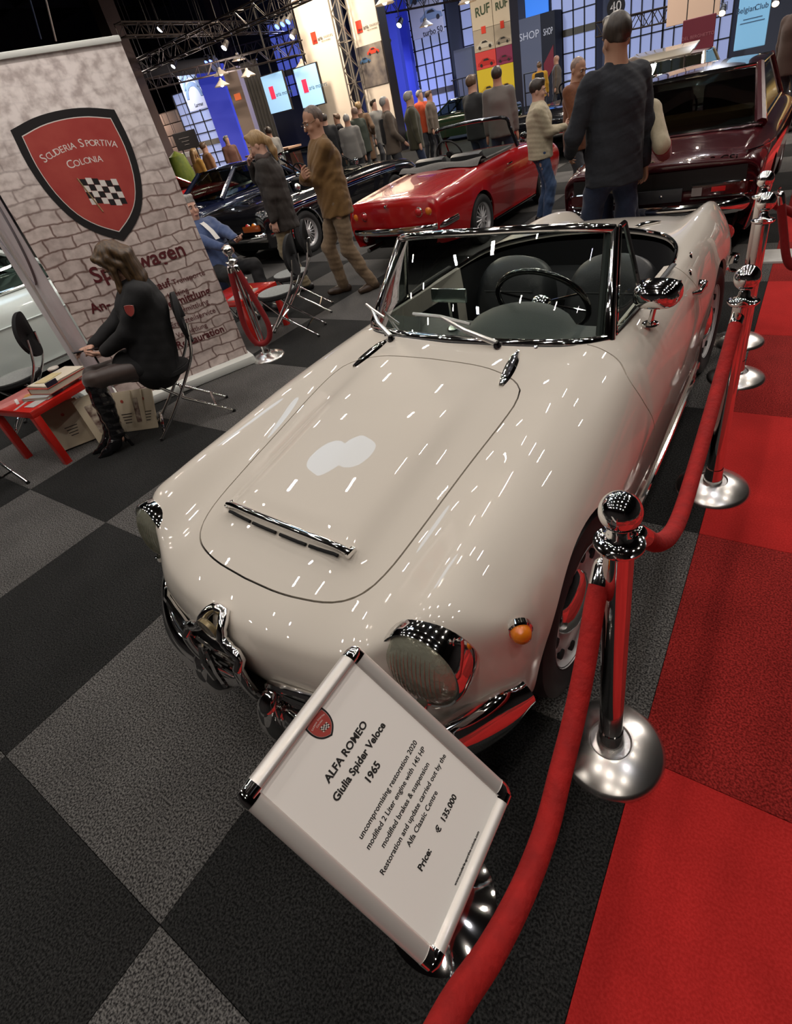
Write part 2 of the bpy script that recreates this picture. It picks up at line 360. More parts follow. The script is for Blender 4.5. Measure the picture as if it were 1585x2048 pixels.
car = thing('roadster', 'cream white open roadster with chrome windscreen frame and black leather seats', 'car', (-1.119, .19, 0), -.05)
ST = [
 [(0, .30, .27), (.2, .305, .27), (.40, .34, .27), (.55, .40, .27), (.64, .46, .27), (.69, .54, .26), (.70, .62, .25), (.69, .68, .22)],
 [(0, .19, .40), (.2, .20, .40), (.40, .235, .40), (.55, .31, .40), (.66, .40, .39), (.715, .50, .37), (.725, .60, .33), (.71, .68, .26)],
 [(0, .16, .53), (.2, .175, .53), (.40, .22, .54), (.55, .325, .54), (.665, .40, .52), (.725, .50, .48), (.738, .62, .42), (.73, .70, .30)],
 [(0, .175, .63), (.2, .19, .63), (.40, .245, .625), (.56, .345, .655), (.672, .415, .61), (.730, .52, .55), (.745, .65, .46), (.738, .74, .32)],
 [(0, .23, .68), (.2, .245, .68), (.40, .30, .67), (.566, .375, .742), (.69, .455, .69), (.738, .58, .58), (.752, .70, .48), (.745, .80, .32)],
 [(0, .42, .728), (.2, .435, .726), (.40, .48, .712), (.567, .53, .775), (.695, .56, .705), (.745, .68, .60), (.757, .78, .49), (.75, .86, .32)],
 [(0, .78, .795), (.2, .785, .79), (.41, .80, .772), (.565, .82, .802), (.692, .84, .735), (.750, .88, .62), (.760, .92, .50), (.745, .96, .30)],
 [(0, 1.10, .85), (.2, 1.10, .846), (.42, 1.11, .825), (.56, 1.12, .832), (.685, 1.13, .765), (.742, 1.14, .64), (.755, 1.16, .50), (.725, 1.18, .25)],
 [(0, 1.42, .892), (.2, 1.42, .888), (.42, 1.43, .868), (.555, 1.44, .852), (.672, 1.45, .785), (.728, 1.45, .65), (.742, 1.46, .50), (.71, 1.46, .21)],
 [(0, 1.75, .90), (.2, 1.75, .898), (.42, 1.75, .88), (.56, 1.75, .858), (.662, 1.75, .79), (.712, 1.75, .66), (.728, 1.75, .50), (.70, 1.75, .19)],
 [(0, 2.2, .90), (.2, 2.2, .898), (.42, 2.2, .885), (.565, 2.2, .86), (.648, 2.2, .79), (.690, 2.2, .66), (.706, 2.2, .50), (.68, 2.2, .19)],
 [(0, 2.65, .905), (.2, 2.65, .90), (.42, 2.65, .885), (.56, 2.65, .862), (.63, 2.65, .795), (.668, 2.65, .67), (.684, 2.65, .50), (.66, 2.65, .19)],
 [(0, 3.05, .872), (.2, 3.05, .868), (.39, 3.05, .855), (.52, 3.05, .862), (.605, 3.05, .80), (.648, 3.05, .68), (.666, 3.05, .52), (.64, 3.05, .22)],
 [(0, 3.38, .828), (.2, 3.38, .824), (.375, 3.38, .816), (.495, 3.38, .862), (.578, 3.38, .795), (.628, 3.38, .68), (.648, 3.38, .53), (.62, 3.38, .27)],
 [(0, 3.66, .77), (.2, 3.66, .766), (.36, 3.66, .762), (.47, 3.68, .83), (.548, 3.67, .76), (.60, 3.66, .66), (.625, 3.64, .53), (.60, 3.62, .30)],
 [(0, 3.90, .675), (.2, 3.90, .672), (.35, 3.90, .68), (.45, 3.90, .745), (.515, 3.88, .69), (.565, 3.85, .60), (.59, 3.82, .50), (.57, 3.78, .33)],
 [(0, 3.98, .52), (.2, 3.98, .52), (.35, 3.97, .52), (.44, 3.96, .54), (.50, 3.94, .52), (.545, 3.91, .48), (.565, 3.87, .43), (.55, 3.83, .34)],
 [(0, 3.95, .33), (.2, 3.95, .33), (.35, 3.94, .33), (.43, 3.93, .33), (.49, 3.91, .33), (.53, 3.88, .33), (.55, 3.86, .33), (.54, 3.84, .32)],
]
G = dense(ST, 8, 9)
x_, y_ = np.abs(G[..., 0]), G[..., 1]
G[..., 2] += .020*sstep(-x_, -.315, -.235)*sstep(y_, .455, .485)*sstep(-y_, -1.40, -.85)*(G[..., 2] > .6)
shell = PM.from_grid(G)
def top_z(x, y, out=None):
    """height of the body at (x, y)"""
    m = (shell.V[:, 2] > .55); P = shell.V[m]; d = (P[:, 0]-x)**2+(P[:, 1]-y)**2; i = np.argsort(d)[:6]; w = 1/(d[i]+1e-6); return float((P[i, 2]*w).sum()/w.sum())
def half(P): return [(x, y) for x, y in P]+[(-x, y) for x, y in P[::-1] if x > 1e-6]
HOOD = half([tuple(p) for p in smooth_path([(0, .300), (.15, .308), (.27, .34), (.34, .395), (.372, .48), (.385, .62), (.397, .85), (.412, 1.08), (.408, 1.19), (.375, 1.255), (.26, 1.295), (0, 1.305)], 46)])
COCK = half([tuple(p) for p in smooth_path([(0, 1.47), (.3, 1.515), (.49, 1.60), (.553, 1.72), (.558, 2.05), (.567, 2.3), (.555, 2.50), (.515, 2.665), (.40, 2.84), (.22, 2.93), (0, 2.955)], 46)])
hood_sd, cock_sd = poly_sd(HOOD), poly_sd(COCK)
DOOR = [tuple(p) for p in smooth_path([(1.555, .90), (1.535, .835), (1.475, .785), (1.50, .70), (1.56, .60), (1.62, .46), (1.655, .33), (1.70, .262), (1.80, .25), (2.42, .25), (2.53, .27), (2.575, .36), (2.56, .55), (2.52, .70), (2.43, .80), (2.40, .86), (2.40, .90)], 70)]+[(2.40, 1.2), (1.555, 1.2)]
door_sd = poly_sd(DOOR)
def arch(yc, zc, r):
    def g(V):
        d = r-np.hypot(V[:, 1]-yc, V[:, 2]-zc); return np.where(np.abs(V[:, 0]) > .40, d, -1.)
    return g
def f_hood(V): return np.where(V[:, 2] > .6, hood_sd(V[:, 0], V[:, 1]), 1.)
def f_cock(V): return np.where(V[:, 2] > .6, cock_sd(V[:, 0], V[:, 1]), 1.)
def f_door(s): return lambda V: np.where(V[:, 0]*s > .5, door_sd(V[:, 1], V[:, 2]), 1.)
gap = .0026
outer = shell.clip(arch(.90, .31, .350)).clip(arch(3.13, .31, .335)).clip(lambda V: -f_cock(V))
body = outer.clip(lambda V: gap-f_hood(V))
for s in (1, -1): body = body.clip(lambda V, f=f_door(s): gap-f(V))
body.lip(.016).obj('body', PAINT, car)
outer.clip(lambda V: f_hood(V)+gap).lip(.016).obj('bonnet', PAINT, car)
doors = []
for s in (1, -1): doors.append(outer.clip(lambda V, f=f_door(s): f(V)+gap).lip(.016).obj('door', PAINT, car))
outer.offset(.014).obj('gap_shade_shell', BLACKGAP, car)  # black under-surface added so the panel gaps look shaded
# underside, wheel wells
m = MB(); m.box((0, 2.1, .25), (1.1, 3.2, .04)); m.box((0, .62, .32), (.8, .5, .1)); m.obj('floor_pan', BLACKGAP, car)
for yc, xo in ((.90, .68), (3.13, .58)):
    for s in (1, -1):
        m = MB(); n = 24; V = []
        for i in range(n+1):
            a = math.pi*(-.12+1.24*i/n); V.append([(s*xo, yc+.355*math.cos(a), .31+.355*math.sin(a)), (s*.35, yc+.355*math.cos(a), .31+.355*math.sin(a)), (s*.35, yc, .31)])
        m.grid(V).obj('wheel_well', BLACKGAP, car)
for yc, xo in ((.90, .655), (3.13, .575)):
    for s in (1, -1): wheel(car, (s*xo, yc, .305), .305, s)
# chrome trim along cockpit
m = MB(); P = [(x, y, top_z(x*1.03, y+.012*(y > 2.5))+.006) for x, y in COCK if y > 1.72]; i0 = [i for i in range(len(P)) if abs(P[i][0]) < .02][0]
P = sorted(P, key=lambda p: math.atan2(p[0], p[1]-2.0)); m.tube(P, .009, 8).obj('cockpit_trim', CHROME, car)
# sill strips
for s in (1, -1):
    MB().tube([(s*.722, 1.24, .215), (s*.715, 1.5, .205), (s*.695, 2.1, .195), (s*.672, 2.6, .197), (s*.655, 2.80, .205)], .013, 8).obj('sill_trim', CHROME, car)
# crease line along the flank
# headlamps
for s in (1, -1):
    h = bpy.data.objects.new('headlamp', None); link(h, car); h.location = (s*.567, .362, .634); h.rotation_euler = (math.radians(-10), 0, s*math.radians(5))
    MB().lathe([(.085, .12), (.100, .09), (.108, .05), (.1115, .02), (.112, -.005), (.1105, -.026), (.107, -.041), (.103, -.047), (.0985, -.046), (.0955, -.036), (0, -.03)], 48, axis='y').obj('chrome_ring', CHROME, h)
    MB().lathe([(.0965, -.040), (.082, -.056), (.055, -.066), (.027, -.071), (0, -.072)], 40, axis='y').obj('lens', LENS, h)
    m = MB()
    for k in range(-8, 9):
        x = k*.0106; hh = math.sqrt(max(.0945**2-x*x, 0))*.92
        m.tube([(x, -.0722+.031*(math.hypot(x, z)/.0965)**3, z) for z in np.linspace(-hh, hh, 9)], .0011, 4)
    m.obj('lens_rib', LENS, h, kind='stuff')
    MB().box((0, -.055, -.103), (.03, .02, .018), bev=.004).obj('rim_clip', CHROME, h)
    ind = bpy.data.objects.new('indicator', None); link(ind, car); ind.location = (s*.728, .51, .652); ind.rotation_euler = (0, 0, s*math.radians(42))
    q = 1 if s > 0 else 1
    MB().lathe([(.030, .012), (.031, -.002), (.027, -.006), (.024, -.006)], 24, axis='y').obj('chrome_ring', CHROME, ind)
    MB().lathe([(.025, -.004), (.024, -.016), (.019, -.026), (.01, -.031), (0, -.032)], 24, axis='y').obj('amber_lens', AMBER, ind)
# front bumpers with overriders
def blade(path, z, hgt, dep):
    P = smooth_path([(x, y, z) for x, y in path], 30); T = np.gradient(P, axis=0); T /= np.linalg.norm(T, axis=1)[:, None]; rows = []
    for i, (p, t) in enumerate(zip(P, T)):
        n = np.array((t[1], -t[0], 0)); e = i/(len(P)-1); sc = 1-.50*sstep(e, .82, 1.0); sc *= .75+.25*sstep(e, 0, .10); row = []
        for a in np.linspace(-math.pi*.62, math.pi*.62, 15): row.append(p+n*(dep*math.cos(a)*.55)+np.array((0, 0, hgt/2*sc*math.sin(a)/math.sin(math.pi*.5)*.98+.085*sstep(e, .45, 1))))
        rows.append(row)
    return rows
for s in (1, -1):
    path = [(.09, .195), (.18, .162), (.30, .158), (.42, .185), (.53, .242), (.625, .325), (.695, .425), (.722, .495)]
    R_ = blade([(x, y) for x, y in path], .347, .165, .085); R_ = [[(q[0]*s, q[1], q[2]) for q in (row if s > 0 else row[::-1])] for row in R_]
    b = MB(); b.grid(R_); bo = b.obj('bumper', CHROME, car)
    m = MB(); P = smooth_path([(s*.15, .175, .285), (s*.15, .135, .30), (s*.15, .118, .36), (s*.15, .125, .42), (s*.15, .155, .46), (s*.15, .19, .47)], 24)
    m.tube(P, np.concatenate([np.linspace(.018, .033, 8), np.full(8, .033), np.linspace(.033, .014, 8)]), 14); m.obj('overrider', CHROME, bo)
    MB().tube([(s*.25, .12, .38), (s*.25, .35, .36)], .018, 8).obj('bracket', BLACKGAP, bo)
# shield grille
def nose(x, z):
    m = shell.V[(shell.V[:, 1] < .5)]; d = (m[:, 0]-x)**2+(m[:, 2]-z)**2; return m[int(np.argmin(d)), 1]
sh = [(0, .285), (.055, .36), (.095, .45), (.115, .55), (.112, .61), (.08, .625), (.05, .64), (.035, .672), (0, .682)]
P = smooth_path(sh, 30); ring = [(x, nose(x, z)-.030-.012*(z < .6), z) for x, z in P]; ring = ring+[(-x, y, z) for x, y, z in ring[-2:0:-1]]
g = bpy.data.objects.new('shield_grille', None); link(g, car)
MB().tube(ring, .0145, 10, closed=True).obj('chrome_frame', CHROME, g)
m = MB(); c0 = (0, .16, .5); m.add([c0]+[(p[0], p[1]+.012, p[2]) for p in ring], [(0, i+1, (i+1) % len(ring)+1) for i in range(len(ring))]); m.obj('grille_shade_sheet', BLACKGAP, g)  # black sheet stands for the shade inside the shield grille
for k in range(7):
    z = .36+k*.037; w = np.interp(z, [q[1] for q in sh], [q[0] for q in sh])-.008
    MB().tube([(x, nose(x, z)-.030, z) for x in np.linspace(-w, w, 7)], .006, 6).obj('grille_bar', CHROME_DARK, g)
MB().lathe([(.036, .0), (.036, .010), (.030, .016), (0, .018)], 28, (0, .145, .655), 'y', None).obj('badge', mat('badge_enamel', (.28, .22, .12), rough=.2, metal=.5, coat=1), g)
for x in (-.02, .02): MB().tube([(x*.6, .115, .62), (x*1.4, .10, .55), (x*1.2, .10, .48)], .008, 6).obj('centre_bar', CHROME, g)
# whisker grilles
for s in (1, -1):
    w = bpy.data.objects.new('side_grille', None); link(w, car); P = []
    for k in range(32):
        a = 2*math.pi*k/32; x = .31+.165*math.copysign(abs(math.cos(a))**.8, math.cos(a)); z = .478+.05*math.copysign(abs(math.sin(a))**.8, math.sin(a)); P.append((s*x, nose(x, z)-.014, z))
    MB().tube(P, .012, 8, closed=True).obj('chrome_frame', CHROME, w)
    MB().add([(s*.31, nose(.31, .478)-.004, .478)]+[(p[0], p[1]+.008, p[2]) for p in P], [(0, i+1, (i+1) % 32+1) for i in range(32)]).obj('grille_shade_sheet', BLACKGAP, w)  # black sheet stands for the shade behind the side grille bars
    for z in (.455, .478, .50): MB().tube([(s*x, nose(x, z)-.014, z) for x in np.linspace(.17, .45, 8)], .005, 6).obj('grille_bar', CHROME, w)
# bonnet scoop trim
zs = top_z(0, .52)
m = MB(); P = [(x, .462+.10*x*x*1.2, top_z(x*.98, .50)+.004) for x in np.linspace(-.262, .262, 25)]
m.tube(P, .0105, 10); m.obj('scoop_trim', CHROME, car)
for a, b in ((-.235, -.13), (-.115, -.01), (.01, .115), (.13, .235)):
    MB().tube([(x, .446+.10*x*x*1.2, top_z(x, .47)+.0005) for x in np.linspace(a, b, 8)], .0055, 6).obj('scoop_slot', BLACKGAP, car)
for s in (1, -1): MB().box((s*.262, .475, top_z(.262, .49)+.005), (.016, .035, .016), bev=.005).obj('scoop_trim_end', CHROME, car)
# cowl vents
for s in (1, -1):
    v = bpy.data.objects.new('cowl_vent', None); link(v, car)
    a, b = np.array((s*.345, 1.245)), np.array((s*.30, 1.425)); a = np.array((s*.33, 1.225)); m = MB(); rows = []
    for t in np.linspace(0, 1, 18):
        w = .020*math.sin(math.pi*min(max(t*.92+.06, 0), 1))**.7+.002; p = a+(b-a)*t; z = top_z(p[0], p[1]); rows.append([(p[0]-w, p[1], z-.002), (p[0]-w*.7, p[1], z+.007), (p[0], p[1], z+.010), (p[0]+w*.7, p[1], z+.007), (p[0]+w, p[1], z-.002)])
    m.grid(rows).obj('chrome_surround', CHROME, v)
    m = MB()
    m.grid([[(q[0]+(0 if abs(k-2) > 0 else 0), q[1], q[2]+.0035) for k, q in enumerate(r[1:4])] for r in rows[3:15]]).obj('louvre', CHROME_DARK, v)
# washer jets
for s in (1, -1): MB().lathe([(.009, 0), (.008, .006), (.003, .010), (0, .010)], 10, (s*.345, 1.47, top_z(.345, 1.47)-.001)).obj('washer_jet', CHROME, car)
# ---- windscreen
WB = smooth_path([(0, 1.445, .895), (.2, 1.462, .890), (.38, 1.51, .878), (.49, 1.565, .866), (.548, 1.635, .856)], 15)
WT = smooth_path([(0, 1.745, 1.205), (.18, 1.758, 1.203), (.33, 1.79, 1.192), (.43, 1.825, 1.178), (.485, 1.868, 1.162)], 15)
def full(P): return np.concatenate([(P*np.array((-1, 1, 1)))[::-1], P[1:]])
wb, wt = full(WB), full(WT)
ws = bpy.data.objects.new('windscreen', None); link(ws, car)
MB().grid([[b+(t-b)*k+np.array((0, .012*math.sin(math.pi*k)*-1, 0)) for b, t in zip(wb, wt)] for k in np.linspace(0, 1, 9)]).obj('glass_pane', WGLASS, ws)
MB().tube(wb, .017, 10).obj('lower_frame', CHROME, ws); MB().tube(wt, .016, 10).obj('top_frame', CHROME, ws)
MB().tube(wb+np.array((0, -.012, -.012)), .016, 8).obj('rubber_seal', RUBBERB, ws)
for s in (1, -1):
    a, b = WB[-1]*np.array((s, 1, 1)), WT[-1]*np.array((s, 1, 1)); d = np.array((s*.004, .012, 0))
    MB().tube([a-np.array((0, 0, .02)), a*.98+b*.02, a*.5+b*.5, b], [.024, .023, .019, .017], 12).obj('side_post', CHROME, ws)
    MB().tube([a-np.array((s*.03, .012, .0)), a*.5+b*.5-np.array((s*.026, .01, 0)), b-np.array((s*.022, .008, .005))], .013, 8).obj('inner_seal', RUBBERB, ws)
    q = bpy.data.objects.new('quarter_light', None); link(q, car)
    a2, b2 = a+np.array((s*.012, .03, 0)), b+np.array((s*.008, .03, 0)); c2 = np.array((s*.578, 1.94, .868)); d2 = b2+np.array((s*.006, .035, .004))
    MB().tube([c2-np.array((0, 0, .02)), c2*.5+d2*.5, d2], .0095, 8).obj('quarter_post', CHROME, q)
    MB().tube([a2, a2*.5+b2*.5, b2], .009, 8).obj('quarter_post', CHROME, q)
    MB().tube([b2, d2], .009, 8).obj('quarter_top', CHROME, q); MB().tube([a2, c2], .007, 8).obj('quarter_sill', RUBBERB, q)
    MB().add([a2, c2, d2, b2], [(0, 1, 2, 3)]).obj('glass_pane', WGLASS, q)
    MB().tube([(s*.572, 1.96, .872), (s*.58, 2.1, .876), (s*.582, 2.37, .876)], [.010, .012, .012], 6, flat=.5).obj('window_seal', RUBBERB, car)
# wipers
for piv, el, b0, b1 in (((.215, 1.425), (-.07, 1.50, .962), (-.212, 1.515, .962), (.075, 1.485, .945)), ((-.275, 1.42), (-.47, 1.555, .955), (-.53, 1.59, .962), (-.36, 1.50, .945))):
    w = bpy.data.objects.new('wiper', None); link(w, car); p = np.array((*piv, top_z(*piv)))
    MB().lathe([(.017, -.005), (.016, .012), (.010, .022), (0, .024)], 14, p).obj('pivot', CHROME, w)
    MB().tube([p+np.array((0, 0, .018)), (p+np.array(el))*.5+np.array((0, -.018, .012)), el], [.011, .009, .006], 8).obj('arm', SATIN, w)
    MB().tube([b0, el, b1], [.006, .0075, .006], 6).obj('blade', SATIN, w)
# ---- cockpit interior
CREAM_IN = PAINT
m = MB(); C2 = [(x, y) for x, y in COCK]; rows = [[(x, y, z-0.0) for x, y in C2+[C2[0]]] for z in (.835, .60, .30)]
m.grid(rows[::-1]).obj('cabin_lining', CARPETBLK, car)
m = MB(); m.add([(x, y, .30) for x, y in C2], [tuple(range(len(C2)))]).obj('cabin_floor', CARPETBLK, car)
for s in (1, -1):
    t = bpy.data.objects.new('door_lining', None); link(t, car)
    MB().grid([[(s*.558, y, .862) for y in np.linspace(1.74, 2.40, 9)], [(s*.535, y, .858) for y in np.linspace(1.74, 2.40, 9)], [(s*.530, y, .76) for y in np.linspace(1.74, 2.40, 9)], [(s*.533, y, .52) for y in np.linspace(1.74, 2.40, 9)]][::s]).obj('painted_top', CREAM_IN, t)
    pk = [(1.80, .72), (1.86, .775), (2.1, .77), (2.24, .765), (2.30, .72), (2.29, .54), (1.80, .54)]
    MB().prism(pk, .004, ((s*.525, 0, 0), (0, 1, 0), (0, 0, 1), (-s, 0, 0))).obj('door_pocket', LEATHER, t)
MB().grid([[(x, y, z) for x in np.linspace(-.53, .53, 9)] for y, z in ((2.62, .40), (2.60, .62), (2.70, .66), (2.93, .70))]).obj('rear_shelf', CARPETBLK, car)
# dash
m = MB(); rows = []
for k in np.linspace(0, 1, 8):
    row = []
    for x in np.linspace(-.545, .545, 31):
        xb = abs(x); yb = np.interp(xb, WB[:, 0], WB[:, 1])+.01; ye = 1.70+.03*xb; hump = max(0, 1-((x-.185)/.215)**2)
        y = yb+(ye+.06*hump-yb)*min(k, .85)/.85; z = .868-.012*(k > .9)-.10*max(0, k-.85)/.15
        z += .066*math.sqrt(hump)*sstep(np.array(k), .05, .75)*(1 if k <= .87 else .8); row.append((x, y, z))
    rows.append(row)
m.grid(rows).obj('dashboard', DASH, car)
m = MB(); m.add([(-.5, 1.73, .78), (.5, 1.73, .78), (.5, 1.74, .55), (-.5, 1.74, .55)], [(0, 1, 2, 3)]).obj('dash_face', CREAM_IN, car)
# seats
def seat(cx):
    st_ = bpy.data.objects.new('seat', None); link(st_, car); st_.location = (cx, 0, 0)
    def shape(nm, cf, w, h, th, e=2.6):
        """cushion: rounded outline w x h, puffed by th; frame cf=(origin,u,v,n)"""
        o, u, v, n = [np.array(q, float) for q in cf]; m = MB(); rows = []
        for r in np.concatenate([np.linspace(.02, .86, 9), [.93, .975, 1.]]):
            row = []
            for k in range(49):
                a = 2*math.pi*k/48; ca, sa = math.cos(a), math.sin(a); px_, py_ = math.copysign(abs(ca)**(2/e), ca)*w/2*r, math.copysign(abs(sa)**(2/e), sa)*h/2*r
                row.append(o+u*px_*(1-.10*(py_/h))+v*py_+n*(th*(1-r**6)-.012*sstep(np.array(abs(px_)), w*.30, w*.36)*0-.010*math.exp(-((abs(px_)-w*.31)/.008)**2)))
            rows.append(row)
        rows.append([q-n*.08 for q in rows[-1]]); m.grid(rows); return m.obj(nm, LEATHER, st_)
    nb = np.array((0, -.93, .36)); vb = np.array((0, .36, .93))
    bk = shape('backrest', ((0, 2.47, .63), (1, 0, 0), vb, nb), .47, .52, .065)
    for k in range(-4, 5):
        MB().tube([np.array((k*.033, 2.47, .63))+vb*t+nb*(.056-.01*(abs(k) == 4)) for t in np.linspace(-.235, .06, 6)], [.002]+[.0125]*4+[.004], 8, flat=.7).obj('pleat', LEATHER, bk)
    MB().tube([np.array((x, 2.47, .63))+vb*.07+nb*.066 for x in np.linspace(-.145, .145, 8)], .004, 6).obj('piping', RUBBERB, bk)
    cu = shape('cushion', ((0, 2.13, .46), (1, 0, 0), np.array((0, -.98, .15)), np.array((0, .15, .98))), .47, .48, .07)
seat(.27); seat(-.27)
# steering wheel
sw = bpy.data.objects.new('steering_wheel', None); link(sw, car); sw.location = (.185, 1.885, .878); sw.rotation_euler = (math.radians(-58), 0, 0)
MB().tube([(.195*math.cos(a), .195*math.sin(a), 0) for a in np.linspace(0, 2*math.pi, 48, endpoint=False)], .0125, 10, closed=True).obj('rim', mat('black_bakelite', (.006, .006, .007), rough=.18, coat=1), sw)
MB().lathe([(.045, -.03), (.045, 0), (.036, .014), (.02, .022), (0, .024)], 24).obj('hub', CHROME, sw)
for a in (15, 165, 200, -20): MB().tube([(.04*math.cos(math.radians(a)), .04*math.sin(math.radians(a)), 0), (.19*math.cos(math.radians(a)), .19*math.sin(math.radians(a)), 0)], .005, 6).obj('spoke', CHROME, sw)
MB().cyl((0, 0, -.02), (0, 0, -.20), .02).obj('column', RUBBERB, sw)
# interior mirror on stalk
rm = bpy.data.objects.new('interior_mirror', None); link(rm, car); rm.location = (-.085, 1.60, .872)
MB().lathe([(.026, 0), (.02, .008), (.008, .012), (.005, .02), (.005, .115), (0, .115)], 14).obj('stalk', CHROME, rm)
MB().box((0, .005, .135), (.165, .018, .055), rotm('X', -.15), bev=.007).obj('mirror_head', mat('mirror_back', (.5, .55, .53), rough=.15, metal=.9), rm)
# door mirror
dm = bpy.data.objects.new('door_mirror', None); link(dm, car); dm.location = (.635, 1.83, .835); dm.scale = (1.2, 1.2, 1.2)
MB().tube([(0, 0, -.005), (.005, -.005, .02), (.015, -.012, .075)], [.011, .008, .008], 10).obj('stem', CHROME, dm); MB().lathe([(.026, 0), (.024, .006), (.012, .012), (0, .013)], 16, (0, 0, -.004)).obj('foot', CHROME, dm)
m = MB(); rows = []
for t, k in ((.045, 1.), (.02, 1.), (-.005, .95), (-.025, .78), (-.036, .45), (-.04, .05)):
    rows.append([(.01+math.copysign(abs(math.cos(a))**.7, math.cos(a))*.068*k, t, .085+math.copysign(abs(math.sin(a))**.7, math.sin(a))*.040*k) for a in np.linspace(0, 2*math.pi, 33)])
m.grid(rows).obj('mirror_shell', CHROME, dm); MB().box((.01, .043, .085), (.12, .004, .066)).obj('mirror_glass', CHROME_DARK, dm)
# door handles, lid handle, fasteners
for s in (1, -1):
    dh = bpy.data.objects.new('door_handle', None); link(dh, car); dh.location = (s*.672, 2.42, .755)
    MB().tube([(s*.0, -.065, .0), (s*.028, -.06, .005), (s*.03, 0, .008), (s*.026, .05, .006)], [.008, .010, .010, .009], 10).obj('lever', CHROME, dh)
    MB().lathe([(.02, 0), (.018, .02), (.013, .035), (0, .037)], 16, (0, .055, .0), 'x', rotm('Z', 0 if s > 0 else math.pi)).obj('push_button', CHROME, dh)
MB().loft([[(x+.014*math.cos(a), y, top_z(x, y)+.006+h*math.sin(a)) for a in np.linspace(0, 2*math.pi, 10, endpoint=False)] for x, y, h in ((.235, 3.00, .004), (.25, 3.05, .014), (.28, 3.12, .016), (.305, 3.19, .006))]).obj('fuel_cap', CHROME, car)
for x, y in ((.63, 2.47), (.60, 2.60), (-.63, 2.47), (-.60, 2.60)):
    MB().lathe([(.010, -.003), (.008, .006), (.005, .012), (.007, .018), (0, .022)], 10, (x, y, .80 if abs(x) > .61 else .835)).obj('tonneau_stud', CHROME, car)
for s in (1, -1):
    MB().lathe([(.05, .0), (.052, -.02), (.04, -.045), (0, -.055)], 20, (s*.54, 3.90, .58), 'y', rotm('Z', math.pi)).obj('tail_lamp', REDLENS, car)
    R_ = blade([(.15, 4.03), (.35, 4.03), (.52, 3.98), (.60, 3.88), (.655, 3.70), (.67, 3.52)], .40, .11, .07); MB().grid([[(q[0]*s, q[1], q[2]) for q in row] for row in R_]).obj('bumper', CHROME, car)
# ================================================================ rope barrier and the sign stand
VELVET = mat('red_velvet', (.40, .004, .002), rough=.85, sheen=.0, bump=(70, .35), noise=(26, (.27, .002, .0015), .25))
VELVET_DK = mat('dark_red_velvet', (.22, .003, .005), rough=.8, sheen=.05, bump=(70, .3))
BRUSHED = mat('brushed_steel', (.74, .72, .70), rough=.26, metal=1)
def stanchion(loc, label, group=None, plate='dome'):
    t = thing('rope_stanchion', label, 'stanchion', loc, 0, 'chrome rope stanchions')
    MB().lathe([(0, 0), (.150, 0), (.153, .006), (.150, .014), (.140, .022), (.10, .040), (.066, .052), (.060, .053), (.055, .047), (.0, .047)], 56).obj('base_plate', BRUSHED, t)
    MB().lathe([(.040, .045), (.038, .075), (.035, .085), (.034, .12), (0, .12)], 32).obj('base_sleeve', CHROME, t)
    MB().lathe([(.0315, .08), (.0315, .845), (.030, .86)], 32).obj('pole', CHROME, t)
    MB().lathe([(.030, .852), (.047, .856), (.0515, .862), (.0515, .867), (.046, .868), (.028, .874), (.020, .885), (.019, .897), (.014, .905)], 40).obj('hook_collar', CHROME, t)
    MB().ball((0, 0, .948), (.0425, .0425, .0435), 40).obj('ball_finial', CHROME, t)
    return t
st0 = stanchion((-.190, .804, 0), 'chrome rope stanchion nearest the front of the cream roadster')
for loc, lb in [((-.113, 2.136, 0), 'chrome rope stanchion beside the roadster door, second along the red carpet'),
                ((-.144, 3.20, 0), 'chrome rope stanchion level with the roadster rear wheel, third along the red carpet'),
                ((-.190, 3.70, 0), 'chrome rope stanchion behind the roadster tail, before the white floor plaque'),
                ((-3.867, 2.933, 0), 'chrome rope stanchion at the right foot of the brick-print banner')]:
    dup(st0, loc, 0, lb)
def rope_end(m_parent, p, d, L=.055):
    """chrome ferrule at p pointing along d, with a hook ring"""
    d = np.array(d, float); d /= np.linalg.norm(d); p = np.array(p, float); R = np.array(Vector((0, 0, 1)).rotation_difference(Vector(d)).to_matrix())
    MB().lathe([(0, -.012), (.012, -.010), (.021, 0), (.023, .012), (.023, L), (0, L)], 20, p, R=R).obj('rope_cap', CHROME, m_parent)
    MB().tube([p-d*.012+R@np.array((.011*math.cos(a), 0, .011*math.sin(a)-.010)) for a in np.linspace(0, 2*math.pi, 16, endpoint=False)], .0035, 6, closed=True).obj('hook', CHROME, m_parent)
def rope(P, label, r=.0225, m=VELVET, ends=(1, 1), flat=1.):
    P = np.array(P, float); t = thing('barrier_rope', label, 'rope', tuple(P[0]), 0, 'red velvet barrier ropes'); Q = smooth_path(P-P[0], 60)
    MB().tube(Q, r, 14, flat=flat).obj('velvet_tube', m, t)
    if ends[0]: rope_end(t, Q[0]-(Q[1]-Q[0])/np.linalg.norm(Q[1]-Q[0])*.045, Q[1]-Q[0])
    if ends[1]: rope_end(t, Q[-1]-(Q[-2]-Q[-1])/np.linalg.norm(Q[-2]-Q[-1])*.045, Q[-2]-Q[-1])
    return t
rope([(-.226, .797, .735), (-.224, .754, .707), (-.211, .65, .651), (-.202, .549, .603), (-.194, .436, .576), (-.186, .341, .566), (-.184, .235, .587), (-.188, .133, .637), (-.198, .039, .699), (-.192, -.08, .78), (-.182, -.14, .83)], 'red velvet rope sweeping from the front stanchion past the sign towards the viewer', ends=(1, 1))
dup(st0, (-.175, -.20, 0), 0, 'chrome rope stanchion holding the viewer end of the rope by the sign')
rope([(-.16, .872, .83), (-.142, .96, .735), (-.132, 1.10, .64), (-.13, 1.27, .585), (-.13, 1.52, .605), (-.128, 1.87, .69), (-.122, 2.09, .80)], 'red velvet rope strung from the front stanchion to the one at the roadster door')
